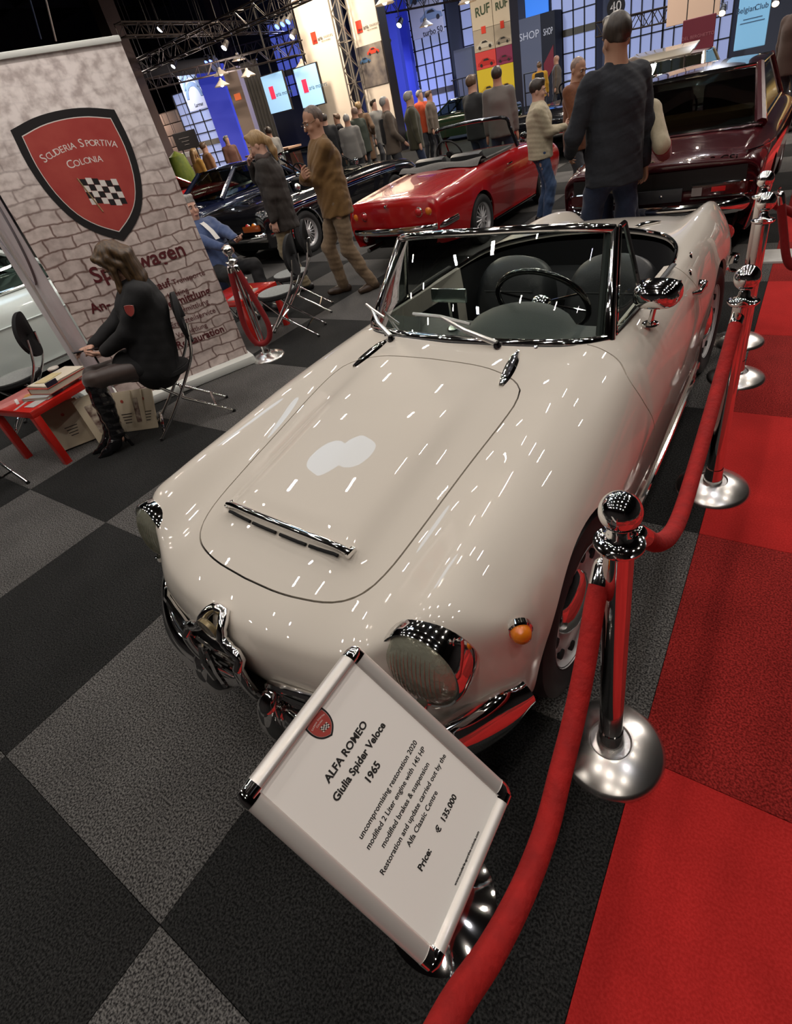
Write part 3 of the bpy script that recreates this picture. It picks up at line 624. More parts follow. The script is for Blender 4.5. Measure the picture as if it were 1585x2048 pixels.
rope([(-.10, 3.73, .82), (-.06, 3.75, .66), (-.015, 3.76, .50), (.03, 3.78, .45), (.06, 3.82, .52), (.03, 3.84, .68), (-.14, 3.72, .82)], 'dark red rope looped down from the stanchion behind the roadster tail', m=VELVET_DK)
_s = np.array((-3.867, 2.933, 0)); _r1 = np.array((.77, .64, 0)); _t1 = np.array((.64, -.77, 0))
rope([_s+_r1*a+_t1*.06+np.array((0, 0, z)) for a, z in ((-.028, .79), (-.055, .60), (-.085, .36), (-.06, .20), (.01, .155), (.085, .20), (.115, .32), (.085, .52), (.035, .79))], 'red velvet rope hanging in a loop on the stanchion at the brick-print banner', m=VELVET_DK, r=.024)
tag(MB().box((-.10, 5.40, .012), (.22, .33, .024), bev=.004).obj('floor_plaque', mat('white_plaque', (.62, .61, .58), rough=.4, noise=(9, (.48, .47, .45), .2))), 'white plaque lying on the red carpet behind the maroon coupe stanchions', 'plaque')
# ---- description sign
ALU = mat('satin_aluminium', (.72, .68, .64), rough=.38, metal=.55, coat=.3)
PAPER = mat('white_poster', (.97, .93, .88), rough=.35, coat=.5); INK = mat('black_print', (.018, .016, .015), rough=.6, coat=.4)
SHR = mat('shield_red', (.34, .035, .035), rough=.4, coat=.4, noise=(6, (.48, .09, .07), .3)); SHB = mat('shield_black', (.014, .013, .014), rough=.45, coat=.3); SHW = mat('shield_white', (.72, .68, .64), rough=.5)
def shield(parent, fr, w, h, letters=True, flag=True, d=.0006):
    """club shield: black border, white line, red field, arched lettering and a chequered flag; fr centre-top frame"""
    o, u, v, n = [np.array(q, float) for q in fr]
    def outl(k):
        P = [(-.5, 0), (-.25, .055), (0, .072), (.25, .055), (.5, 0), (.515, -.28), (.47, -.56), (.36, -.80), (.20, -.96), (0, -1.08), (-.20, -.96), (-.36, -.80), (-.47, -.56), (-.515, -.28)]
        A = smooth_path([(p[0], p[1]) for p in P[:5]], 14).tolist()+smooth_path([(p[0], p[1]) for p in P[4:10]], 16).tolist()[1:]+smooth_path([(p[0], p[1]) for p in P[9:]+P[:1]], 16).tolist()[1:-1]
        c = np.array((0, -.42)); return [((c+(np.array(a)-c)*k)*np.array((w, h))) for a in A]
    s = bpy.data.objects.new('shield_emblem', None); link(s, parent)
    MB().prism(outl(1), d, (o, u, v, n)).obj('black_border', SHB, s, ang=20); MB().prism(outl(.865), d, (o+n*d, u, v, n)).obj('white_line', SHW, s, ang=20); MB().prism(outl(.85), d, (o+n*2*d, u, v, n)).obj('red_field', SHR, s, ang=20)
    if letters:
        def arc(st, cy, rad, big, small, span):
            n_ = len(st); ws = [(big*.78 if ch.isupper() else .36*big if ch == ' ' else small*.72)*(.45 if ch in 'iI' else 1) for ch in st]; tot = sum(ws); x = 0
            for ch, wd in zip(st, ws):
                a = ((x+wd/2)/tot-.5)*span; x += wd
                if ch == ' ': continue
                p = o+u*(rad*math.sin(a))+v*(cy+rad*(math.cos(a)-1))+n*3*d; sz = big if ch.isupper() else small
                text('letter', ch.upper(), sz, (p+(u*math.sin(a)+v*math.cos(a))*(sz-big)*.5*.7, u*math.cos(a)-v*math.sin(a), u*math.sin(a)+v*math.cos(a), n), SHW, s, ext=d*.3)
        arc('Scuderia Sportiva', -.20*h, 1.05*w, .105*w, .082*w, .74); arc('Colonia', -.335*h, 1.05*w, .105*w, .082*w, .34)
    if flag:
        for r in range(4):
            for c in range(6):
                q = o+u*((-.13+.058*c)*w)+v*((-.47-.058*r-.012*c+.012*math.sin(c*1.3))*h)+n*3*d
                MB().prism([(0, 0), (.056*w, -.012*h), (.056*w, -.068*h), (0, -.056*h)][::-1], d*.5, (q, u, v, n)).obj('flag_square', SHW if (r+c) % 2 else SHB, s, smooth=False)
        MB().tube([o+u*(-.145*w)+v*(-.46*h)+n*4*d, o+u*(-.06*w)+v*(-.78*h)+n*4*d], w*.008, 6).obj('flag_staff', mat('flag_staff', (.3, .2, .1)), s)
    return s
sg = thing('sign_stand', 'tilted aluminium snap-frame sign with the car description and price on a chrome pole', 'sign stand', (-.455, .232, 0))
_b = np.array((-.455, .232, 0)); o_ = np.array((-.348, .184, .877))-_b; u_ = np.array((0, 1., 0)); v_ = np.array((-.705, 0, .709)); n_ = np.array((.709, 0, .705)); fr_ = (o_, u_, v_, n_)
R_s = np.stack([u_, v_, n_], 1)
MB().lathe([(0, 0), (.142, 0), (.145, .006), (.142, .013), (.128, .019), (.07, .038), (.028, .050), (.0, .050)], 56).obj('base_plate', CHROME, sg)
MB().tube([(0, 0, .045), (0, 0, .70), (.02, -.01, .80), o_-n_*.02-v_*.02], .014, 14).obj('pole', CHROME, sg)
W_, H_ = .252, .354
MB().box(o_-n_*.004, (W_-.02, H_-.02, .008), R_s).obj('back_panel', ALU, sg, smooth=False)
MB().box(o_+n_*.0015, (W_-.03, H_-.03, .002), R_s).obj('poster', PAPER, sg, smooth=False)
for a, b in (((-1, -1), (1, -1)), ((1, -1), (1, 1)), ((1, 1), (-1, 1)), ((-1, 1), (-1, -1))):
    p, q = [o_+u_*x*(W_/2-.011)+v_*y*(H_/2-.011) for x, y in (a, b)]; dd = (q-p)/np.linalg.norm(q-p)
    MB().tube([p+dd*.012, q-dd*.012], .0125, 16, flat=.62).obj('frame_rail', ALU, sg)
    MB().tube([p+dd*.013, p+dd*.006, p-dd*.002, p-dd*.010], [.0132, .0134, .012, .007], 16, flat=.66).obj('chrome_corner', CHROME, sg)
    dd2 = u_*a[0]+v_*0
    MB().tube([p, p+np.cross(n_, dd)*.014*1], [.0128, .0132], 16, flat=.66).obj('chrome_corner', CHROME, sg)
T = lambda s, size, x, y, al='CENTER', b=.00018, sx=1.: text('print_line', s, size, (o_+u_*x+v_*y+n_*.0027, u_, v_, n_), INK, sg, al, .0001, sx, b)
T('ALFA ROMEO', .0152, .003, .088, b=.0005, sx=1.0); T('Giulia Spider Veloce', .0152, .006, .0635, b=.0005, sx=.96); T('1965', .0152, .005, .038, b=.0005)
T('uncompromising restoration 2020', .0108, .006, .005, sx=.98); T('modified 2 Liter engine with 145 HP', .0108, .005, -.0115, sx=.95); T('modified brakes & suspension', .0108, .0055, -.029, sx=.96); T('Restoration and update carried out by the', .0108, .0065, -.0465, sx=.95); T('Alfa Classic Centre', .0108, .0055, -.062, sx=.95)
T('Price:', .0125, -.033, -.0935, b=.0004); T('€  135.000', .0125, .032, -.092, b=.0004); T('www.scuderia-sportiva-colonia.com', .0052, .0065, -.1515)
shield(sg, (o_+u_*.005+v_*.1555+n_*.0027, u_, v_, n_), .037, .0345, True, True, .0001)
# ---- roll-up banners
def brickprint():
    m = bpy.data.materials.new('brick_print'); m.use_nodes = True; nt = m.node_tree; b = nt.nodes['Principled BSDF']; b.inputs['Roughness'].default_value = .38; b.inputs['Coat Weight'].default_value = .15
    tc = nt.nodes.new('ShaderNodeTexCoord'); mp = nt.nodes.new('ShaderNodeMapping'); nt.links.new(tc.outputs['Object'], mp.inputs[0])
    ns = nt.nodes.new('ShaderNodeTexNoise'); ns.inputs['Scale'].default_value = 5; ns.inputs['Detail'].default_value = 3
    nt.links.new(mp.outputs[0], ns.inputs['Vector'])
    ad = nt.nodes.new('ShaderNodeMix'); ad.data_type = 'RGBA'; ad.blend_type = 'LINEAR_LIGHT'; ad.inputs['Factor'].default_value = .045
    nt.links.new(mp.outputs[0], ad.inputs['A']); nt.links.new(ns.outputs['Color'], ad.inputs['B'])
    br = nt.nodes.new('ShaderNodeTexBrick'); br.inputs['Scale'].default_value = 1; br.inputs['Brick Width'].default_value = .17; br.inputs['Row Height'].default_value = .085; br.inputs['Mortar Size'].default_value = .010; br.inputs['Mortar Smooth'].default_value = .9
    br.inputs['Color1'].default_value = (.68, .58, .54, 1); br.inputs['Color2'].default_value = (.54, .45, .42, 1); br.inputs['Mortar'].default_value = (.20, .125, .108, 1)
    nt.links.new(ad.outputs['Result'], br.inputs['Vector'])
    sx = nt.nodes.new('ShaderNodeSeparateXYZ'); nt.links.new(tc.outputs['Object'], sx.inputs[0])
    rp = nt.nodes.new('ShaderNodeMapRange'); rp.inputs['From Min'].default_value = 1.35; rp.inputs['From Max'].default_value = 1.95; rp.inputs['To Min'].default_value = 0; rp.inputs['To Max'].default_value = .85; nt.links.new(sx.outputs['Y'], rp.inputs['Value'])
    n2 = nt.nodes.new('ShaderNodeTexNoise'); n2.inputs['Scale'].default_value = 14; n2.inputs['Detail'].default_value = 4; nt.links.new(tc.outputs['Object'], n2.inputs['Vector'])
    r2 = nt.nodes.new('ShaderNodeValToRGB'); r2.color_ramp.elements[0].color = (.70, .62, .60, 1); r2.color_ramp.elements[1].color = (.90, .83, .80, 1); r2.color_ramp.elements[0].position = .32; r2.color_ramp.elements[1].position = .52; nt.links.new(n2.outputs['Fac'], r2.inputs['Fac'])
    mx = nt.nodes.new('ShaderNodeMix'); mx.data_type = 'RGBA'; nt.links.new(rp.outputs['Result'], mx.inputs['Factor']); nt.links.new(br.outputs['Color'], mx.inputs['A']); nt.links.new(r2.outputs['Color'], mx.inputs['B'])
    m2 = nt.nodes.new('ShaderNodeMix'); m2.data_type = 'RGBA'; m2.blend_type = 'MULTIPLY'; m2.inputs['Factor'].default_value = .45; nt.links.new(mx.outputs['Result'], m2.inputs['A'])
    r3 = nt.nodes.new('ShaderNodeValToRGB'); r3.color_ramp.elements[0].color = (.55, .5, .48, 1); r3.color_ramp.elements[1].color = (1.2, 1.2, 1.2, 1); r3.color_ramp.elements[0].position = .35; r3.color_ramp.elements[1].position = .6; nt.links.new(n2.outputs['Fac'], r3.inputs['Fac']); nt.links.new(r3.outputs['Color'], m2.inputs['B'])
    nt.links.new(m2.outputs['Result'], b.inputs['Base Color']); return m
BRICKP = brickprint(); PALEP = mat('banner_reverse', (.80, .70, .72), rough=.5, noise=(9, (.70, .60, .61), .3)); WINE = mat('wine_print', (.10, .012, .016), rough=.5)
def banner(loc, ang, wd, hgt, label, front=True):
    b = thing('rollup_banner', label, 'banner', loc, ang)
    MB().box((wd/2, .0, .045), (wd+.05, .22, .075), bev=.018).obj('base_cassette', mat('white_cassette', (.72, .74, .70), rough=.35), b)
    MB().box((wd/2, 0, hgt), (wd+.012, .03, .035), bev=.008).obj('top_rail', mat('white_cassette', (.6, .62, .58)), b)
    MB().tube([(wd/2, .03, .06), (wd/2, .03, hgt-.02)], .012, 8).obj('support_pole', ALU, b)
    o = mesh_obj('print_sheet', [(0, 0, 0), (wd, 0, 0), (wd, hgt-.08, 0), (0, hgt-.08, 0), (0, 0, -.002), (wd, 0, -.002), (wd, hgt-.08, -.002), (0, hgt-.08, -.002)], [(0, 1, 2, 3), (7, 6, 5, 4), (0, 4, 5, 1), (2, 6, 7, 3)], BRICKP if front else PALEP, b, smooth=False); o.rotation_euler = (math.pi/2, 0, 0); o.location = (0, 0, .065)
    return b
a_ = math.atan2(2.80-1.83, -4.012+4.45)
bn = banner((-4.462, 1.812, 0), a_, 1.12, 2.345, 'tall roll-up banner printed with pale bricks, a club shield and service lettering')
F0 = lambda x, z: (np.array((x, -.0028, z)), (1, 0, 0), (0, 0, 1), (0, -1, 0))
shield(bn, F0(.575, 1.985), .655, .715)
for s_, sz, x, z, al, bd in (('Sportwagen', .155, .61, 1.045, 'CENTER', .003), ('Transporte', .062, .905, .835, 'CENTER', 0), ('Verkauf', .088, .62, .845, 'CENTER', .0015), ('An-', .10, .135, .835, 'LEFT', .002), ('und', .10, .345, .835, 'LEFT', .002), ('Leasing', .06, .86, .752, 'RIGHT', 0), ('Vermittlung', .088, 1.02, .692, 'RIGHT', .0018), ('Sa', .06, .28, .722, 'LEFT', 0), ('Vermittlung', .062, .975, .615, 'RIGHT', 0), ('Wertg', .062, .165, .665, 'LEFT', 0), ('Ersatzteilservice', .062, 1.0, .530, 'RIGHT', 0), ('Vermittlung', .058, .885, .440, 'RIGHT', 0), ('Restauration', .085, 1.005, .362, 'RIGHT', .0018)):
    text('print_word', s_, sz, F0(x, z), WINE, bn, al, .0003, .96, bd)
b2 = banner((-4.47, 1.80, 0), math.radians(169.5), .9, 2.30, 'pale roll-up banner seen from its reverse at a steep angle beside the brick one', False)
GREYP = mat('ghost_print', (.27, .25, .27), rough=.6); PALE2 = mat('ghost_print_light', (.46, .38, .40), rough=.6)
_P = smooth_path([(.10, 1.78), (.13, 1.45), (.25, 1.2), (.44, 1.05), (.62, 1.2), (.76, 1.45), (.80, 1.78)], 30)
for yy in (-.0035, .0015): MB().tube([(x, yy, z) for x, z in _P], .016, 6, flat=.1).obj('ghost_shield_line', GREYP, b2)
for k in range(5):
    for j in range(3): MB().box((.40+.05*j+.02*k, .0005, 1.70-.045*k), (.022, .001, .022)).obj('ghost_check', GREYP, b2, smooth=False)
for k, (x, z, w_) in enumerate(((.45, .90, .5), (.42, .80, .6), (.5, .72, .4), (.45, .62, .55), (.4, .52, .45), (.45, .42, .6))): MB().box((x, .0005, z), (w_, .001, .012)).obj('ghost_text_line', PALE2 if k % 2 else GREYP, b2, smooth=False)
# ================================================================ people: bodies grown as one smooth surface
def surfnet(D, org, h):
    s = D < 0; nx, ny, nz = D.shape
    cs = [(a, b, c) for a in (0, 1) for b in (0, 1) for c in (0, 1)]
    acc = np.zeros((nx-1, ny-1, nz-1), np.int8)
    for a, b, c in cs: acc += s[a:nx-1+a, b:ny-1+b, c:nz-1+c]
    idx = np.argwhere((acc > 0) & (acc < 8)); vid = np.full((nx-1, ny-1, nz-1), -1, np.int32); vid[tuple(idx.T)] = np.arange(len(idx))
    sm = np.zeros((len(idx), 3)); cn = np.zeros(len(idx))
    val = {c: D[idx[:, 0]+c[0], idx[:, 1]+c[1], idx[:, 2]+c[2]] for c in cs}
    for c in cs:
        for ax in range(3):
            if c[ax]: continue
            e = list(c); e[ax] = 1; e = tuple(e); a, b = val[c], val[e]; m = (a < 0) != (b < 0); t = np.where(m, a/np.where(m, a-b, 1), 0)
            p = np.array(c, float)[None]+t[:, None]*(np.array(e)-np.array(c))[None]; sm += p*m[:, None]; cn += m
    V = org+h*(idx+sm/cn[:, None]); Fs = []
    for ax in range(3):
        o = [k for k in range(3) if k != ax]; sl0 = [slice(1, -1)]*3; sl1 = [slice(1, -1)]*3; sl0[ax] = slice(0, -1); sl1[ax] = slice(1, None)
        a, b = s[tuple(sl0)], s[tuple(sl1)]; e = np.argwhere(a != b); ins = a[tuple(e.T)]
        base = e.copy(); base[:, o[0]] += 1; base[:, o[1]] += 1; q = []
        for d0, d1 in ((-1, -1), (0, -1), (0, 0), (-1, 0)):
            k = base.copy(); k[:, o[0]] += d0; k[:, o[1]] += d1; q.append(vid[tuple(k.T)])
        q = np.stack(q, 1); flip = ins if ax != 1 else ~ins; q[~flip] = q[~flip][:, ::-1]; Fs.append(q)
    return V, np.concatenate(Fs)
class SDF:
    def __init__(s): s.P = []
    def cone(s, a, b, ra, rb=None, k=.03, op=1): s.P.append(('c', np.array(a, float), np.array(b, float), ra, ra if rb is None else rb, k, op)); return s
    def chain(s, pts, rs, k=.03, op=1):
        for i in range(len(pts)-1): s.cone(pts[i], pts[i+1], rs[i], rs[i+1], k, op)
        return s
    def ell(s, c, r, R=None, k=.03, op=1): s.P.append(('e', np.array(c, float), np.array(r, float), np.eye(3) if R is None else np.array(R, float), None, k, op)); return s
    def box(s, c, h, R=None, rd=.01, k=.02, op=1): s.P.append(('b', np.array(c, float), np.array(h, float), np.eye(3) if R is None else np.array(R, float), rd, k, op)); return s
    def mesh(s, h, fold=0., fscale=30., seed=0, zs=1.3):
        lo = np.full(3, 9e9); hi = -lo
        for p in s.P:
            if p[6] < 0: continue
            if p[0] == 'c': r = max(p[3], p[4]); a = np.minimum(p[1], p[2])-r; b = np.maximum(p[1], p[2])+r
            else: r = np.linalg.norm(p[2]) if p[0] == 'b' else p[2].max(); a, b = p[1]-r, p[1]+r
            lo, hi = np.minimum(lo, a), np.maximum(hi, b)
        lo -= 4*h+.02; hi += 4*h+.02; n = np.ceil((hi-lo)/h).astype(int)+1; D = np.full(n, .2, np.float32)
        ax = [lo[i]+h*np.arange(n[i]) for i in range(3)]
        for p in s.P:
            k = p[5]
            if p[0] == 'c': r = max(p[3], p[4]); a = np.minimum(p[1], p[2])-r; b = np.maximum(p[1], p[2])+r
            elif p[0] == 'e': r = p[2].max(); a, b = p[1]-r, p[1]+r
            else: r = np.linalg.norm(p[2]); a, b = p[1]-r, p[1]+r
            mg = k+3*h; i0 = np.maximum(np.floor((a-mg-lo)/h).astype(int), 0); i1 = np.minimum(np.ceil((b+mg-lo)/h).astype(int)+1, n)
            if (i1 <= i0).any(): continue
            X = np.stack(np.meshgrid(*[ax[i][i0[i]:i1[i]] for i in range(3)], indexing='ij'), -1).astype(np.float32)
            if p[0] == 'c':
                ba = (p[2]-p[1]).astype(np.float32); L2 = float(ba@ba)+1e-9; w = X-p[1].astype(np.float32); t = np.clip((w@ba)/L2, 0, 1); d = np.linalg.norm(w-t[..., None]*ba, axis=-1)-(p[3]+(p[4]-p[3])*t)
            elif p[0] == 'e':
                w = (X-p[1].astype(np.float32))@p[3].astype(np.float32); q = w/p[2].astype(np.float32); k0 = np.linalg.norm(q, axis=-1); k1 = np.linalg.norm(q/p[2].astype(np.float32), axis=-1); d = k0*(k0-1)/(k1+1e-6)
            else:
                w = np.abs((X-p[1].astype(np.float32))@p[3].astype(np.float32))-(p[2]-p[4]).astype(np.float32); d = np.linalg.norm(np.maximum(w, 0), axis=-1)+np.minimum(w.max(-1), 0)-p[4]
            sl = tuple(slice(i0[i], i1[i]) for i in range(3)); E = D[sl]
            if p[6] > 0:
                hh = np.clip(.5+.5*(E-d)/k, 0, 1); D[sl] = E*(1-hh)+d*hh-k*hh*(1-hh)
            else:
                hh = np.clip(.5-.5*(E+d)/k, 0, 1); D[sl] = E*(1-hh)-d*hh+k*hh*(1-hh)
        if fold:
            rs = np.random.RandomState(seed)
            m = np.abs(D) < .03; I = np.argwhere(m); X = lo+h*I; f = np.zeros(len(I))
            for q in range(5):
                w = rs.normal(size=3)*fscale*(.5+.4*q); w[2] *= zs; f += np.sin(X@w+rs.uniform(0, 6)+1.5*np.sin(X@(rs.normal(size=3)*fscale*.4)))/(1+.5*q)
            D[m] += (fold*f*.5).astype(np.float32)
        return surfnet(D, lo, h)
    def obj(s, name, m, parent, h=.012, **kw):
        V, Fc = s.mesh(h, **kw); return mesh_obj(name, V, Fc, m, parent, None, True, None)
SKINS = {k: mat('skin_'+k, c, rough=.5, spec=.35) for k, c in dict(fair=(.52, .30, .22), tan=(.40, .215, .14), warm=(.46, .25, .17)).items()}
HAIRS = {k: mat('hair_'+k, c, rough=.45, noise=(70, c2, .22, .10)) for k, c, c2 in (('dark', (.022, .015, .011), (.05, .035, .025)), ('brown', (.07, .038, .02), (.15, .085, .045)), ('grey', (.22, .205, .19), (.35, .33, .31)), ('blonde', (.24, .145, .06), (.40, .26, .12)), ('streaked', (.018, .010, .005), (.115, .064, .026)), ('stubble', (.20, .13, .10), (.28, .19, .15)), ('thin', (.05, .036, .03), (.17, .11, .085)))}
def cloth(name, c, c2=None, rough=.85): return mat('cloth_'+name, c, rough=rough, noise=(45, c2, .25) if c2 else None, bump=(160, .15), sheen=.0 if max(c) < .03 else .12)
EYEW = mat('eye_white', (.55, .5, .47), rough=.2); EYED = mat('eye_dark', (.012, .009, .008), rough=.15); LIP = mat('lips', (.33, .12, .10), rough=.5); BROW = mat('brow', (.04, .028, .02), rough=.9)
def unit(v): v = np.array(v, float); return v/(np.linalg.norm(v)+1e-12)
def ik(a, b, la, lb, pole):
    a, b = np.array(a, float), np.array(b, float); d = b-a; L = np.linalg.norm(d); L2 = min(L, (la+lb)*.999); u = d/(L+1e-9); x = (la*la-lb*lb+L2*L2)/(2*L2); y = math.sqrt(max(la*la-x*x, 0)); p = np.array(pole, float); p = unit(p-u*(p@u)); return a+u*x+p*y, a+u*L2
def hand(S, wr, d, nrm, side, curl=.5, sc=1., spread=.10, thumb=.5, k=.006):
    """palm with five separate fingers; d towards the fingers, nrm out of the palm, side +1 puts the thumb on cross(d, nrm)"""
    d = unit(d); nrm = unit(np.array(nrm, float)-d*(np.array(nrm, float)@d)); lat = np.cross(d, nrm)*side; wr = np.array(wr, float)
    for t in (-.028, -.010, .010, .028): S.cone(wr+lat*t*.75*sc+d*.012*sc, wr+lat*t*sc+d*.082*sc, .0125*sc, .0115*sc, .014)
    for i, (t, L) in enumerate(((.031, .070), (.0105, .080), (-.0105, .073), (-.031, .056))):
        p = wr+lat*t*sc+d*.085*sc; a = 0; f = unit(d+lat*t*spread*30)
        for j, (fr, r0, r1) in enumerate(((.44, .0092, .0086), (.31, .0086, .0078), (.25, .0078, .0064))):
            a += curl*(.75, 1.0, .7)[j]; dr = f*math.cos(a)+nrm*math.sin(a); q = p+dr*L*fr*sc; S.cone(p, q, r0*sc, r1*sc, k); p = q
    p = wr+lat*.030*sc+d*.022*sc; q = p+unit(lat*.75+d*.6+nrm*.35)*.042*sc; r = q+unit(lat*(.35-.3*thumb)+d*.85+nrm*(.3+.5*thumb))*.034*sc; e = r+unit(lat*(.1-.3*thumb)+d*.95+nrm*.35)*.026*sc
    S.chain([p, q, r, e], [.0155*sc, .0115*sc, .0098*sc, .0075*sc], .008)
def person(name_label, loc, rz, h=1.75, skin='fair', hair=('short', 'dark'), top=('jacket', None), legs=None, shoes=None, pose=None, res=.013, female=False, face=True, group=None, fold=.004, bare_legs=False, coat=0., girth=1., scale_xy=1., extra=None):
    """local frame: facing +y, right hand +x.  pose: dict of joint positions / hints in metres for a 1.75 m figure"""
    P = dict(hip=(0, 0, .93), lean=(0, 0, 1), head=(0, .02, 1), look=(0, 1, 0), rh=(.25, .06, .80), lh=(-.25, .06, .80), rf=(.11, .0, 0), lf=(-.11, .0, 0), rel=(.6, -1, -.2), lel=(-.6, -1, -.2), rk=(.1, 1, 0), lk=(-.1, 1, 0), toe_r=(.15, 1, 0), toe_l=(-.15, 1, 0), rcurl=.5, lcurl=.5, rpalm=(-1, 0, 0), lpalm=(1, 0, 0), rdir=None, ldir=None, heel=.0, sh=.0)
    P.update(pose or {}); s = h/1.75; A = {k: (np.array(v, float) if isinstance(v, tuple) else v) for k, v in P.items()}
    root = thing('person', name_label, 'person', loc, rz, group); g = girth
    hip = A['hip']; up = unit(A['lean']); fw = unit(A['look0'] if 'look0' in A else (0, 1, 0)); fw = unit(fw-up*(fw@up)); rt = np.cross(fw, up)
    ch = hip+up*.30; nk = hip+up*.545+fw*.0; sw = (.165 if female else .19)
    shr, shl = hip+up*.475+rt*sw, hip+up*.475-rt*sw
    hu = unit(A['head']); hd = nk+hu*.140; lk = unit(A['look']); lk = unit(lk-hu*(lk@hu)*.0); hR = np.cross(lk, hu); hR = unit(hR); hU = np.cross(hR, lk); RH = np.stack([hR, lk, hU], 1)
    hpr, hpl = hip+rt*.095-up*.02, hip-rt*.095-up*.02
    er, wr = ik(shr, A['rh'], .285, .255, A['rel']); el, wl = ik(shl, A['lh'], .285, .255, A['lel'])
    ar = A['rf']+np.array((0, 0, .085+A['heel'])); al = A['lf']+np.array((0, 0, .085+A['heel'])); kr, ar = ik(hpr, ar, .43, .42, A['rk']); kl, al = ik(hpl, al, .43, .42, A['lk'])
    z = lambda *v: [np.array(q)*s for q in v]
    B = SDF()
    # torso, limbs
    B.chain(z(hip-up*.02, hip+up*.15, ch+up*.06, nk-up*.08), [.125*s*g, .118*s*g, .13*s*g, .085*s], .08)
    for d in (1, -1): B.cone(*z(hip+rt*.055*d, ch+rt*.065*d+up*.08), .10*s*g, .105*s*g, .06)
    B.cone(*z(shr-rt*.03, shl+rt*.03), .062*s, .062*s, .06); B.chain(z(nk-up*.06, nk+up*.02, hd-hu*.05-lk*.012), [.070*s, .058*s, .056*s], .05)
    for sh, e, w in ((shr, er, wr), (shl, el, wl)): B.chain(z(sh, e, w), [.053*s, .041*s, .028*s], .03)
    for hp, kn, an, toe in ((hpr, kr, ar, A['toe_r']), (hpl, kl, al, A['toe_l'])):
        B.chain(z(hp, kn), [.088*s*g, .058*s], .05); mid = kn*.68+an*.32; B.chain(z(kn, mid, an), [.056*s, .055*s, .036*s], .03); t = unit(toe); B.cone(*z(an-np.array((0, 0, .045)), an-np.array((0, 0, .05+A['heel']*.75))+t*.10), .028*s, .018*s, .03)
    # head
    H_ = lambda x, y, zz: (hd+hR*x+lk*y+hU*zz)*s
    B.ell(H_(0, -.008, .035), np.array((.076, .096, .092))*s, RH, .03); B.ell(H_(0, .024, -.042), np.array((.058, .068, .080))*s, RH, .035); B.ell(H_(0, .062, -.098), np.array((.028, .022, .022))*s, RH, .03)
    if face:
        B.cone(H_(0, .092, .012), H_(0, .113, -.030), .009*s, .0135*s, .012)
        for d in (1, -1):
            B.ell(H_(.074*d, -.008, -.012), np.array((.011, .02, .032))*s, RH, .008); B.ell(H_(.031*d, .104, .010), np.array((.017, .014, .011))*s, RH, .014, -1); B.ell(H_(.030*d, .082, .028), np.array((.026, .014, .008))*s, RH, .015); B.ell(H_(.038*d, .066, -.028), np.array((.022, .02, .02))*s, RH, .025)
        B.ell(H_(0, .090, -.066), np.array((.024, .011, .011))*s, RH, .012)
    for w, e, nm, sd, cu, hd_ in ((wr, er, 'rpalm', 1, A['rcurl'], A['rdir']), (wl, el, 'lpalm', -1, A['lcurl'], A['ldir'])):
        dr = unit(w-e) if hd_ is None else unit(hd_)
        if res <= .0145: hand(B, w*s, dr, A[nm], sd, cu, s*.98)
        else: B.ell((w+dr*.08)*s, np.array((.035, .085, .025))*s, np.stack([unit(np.cross(dr, A[nm])), dr, unit(np.cross(unit(np.cross(dr, A[nm])), dr))], 1), .02)
    B.obj('body', SKINS[skin], root, res)
    if face and res < .012:
        for d in (1, -1):
            e = MB().ball(H_(.031*d, .081, .009), .0125*s, 12).obj('eye', EYEW, root); MB().ball(H_(.031*d, .0885, .0085), .0066*s, 10).obj('iris', EYED, e)
            MB().tube([H_(.014*d, .101, .028), H_(.031*d, .099, .034), H_(.048*d, .087, .029)], [.003*s, .0042*s, .0025*s], 6).obj('eyebrow', BROW, root)
        MB().tube([H_(-.023, .093, -.066), H_(-.008, .103, -.063), H_(.008, .103, -.063), H_(.023, .093, -.066)], [.0025*s, .0055*s, .0055*s, .0025*s], 8).obj('lips', LIP, root)
    # clothes
    o = .016*s
    if top:
        T = SDF(); ln = top[2] if len(top) > 2 else .0
        sit = bool(A.get('sit', 0)); lo_ = hip-up*(.04+ln)
        T.chain(z(lo_ if sit else lo_-up*.12, hip+up*.12, ch+up*.07, nk-up*.085), [.152*s*g+o*.9, .126*s*g+o, .134*s*g+o, .088*s+o*.6], .08)
        for d in (1, -1): T.cone(*z((lo_ if sit else lo_-up*.12)+rt*.06*d, ch+rt*.07*d+up*.08),   .128*s*g+o*.9, .107*s*g+o, .06)
        T.cone(*z(shr-rt*.03-up*.0, shl+rt*.03), .064*s+o*.7, .064*s+o*.7, .06); T.chain(z(nk-up*.085, nk+up*.008), [.085*s+o*.4, .063*s+o*.35], .04)
        for sh, e, w in ((shr, er, wr), (shl, el, wl)): T.chain(z(sh, e, w-unit(w-e)*.012), [.056*s+o, .045*s+o, .034*s+o*.7], .03)
        
        if not sit: T.box(z(lo_-up*.31)[0], np.array((.5, .5, .28))*s, np.stack([rt, fw, up], 1), .005, .008, -1)
        T.obj(top[0], top[1], root, res*1.15, fold=fold, seed=int(h*1000))
        cl = SDF(); cl.chain(z(nk-up*.03-fw*.01, nk+up*.012), [.066*s+o*.5, .060*s+o*.5], .02) 
        cl.obj('collar', top[3] if len(top) > 3 else top[1], root, res*1.15)
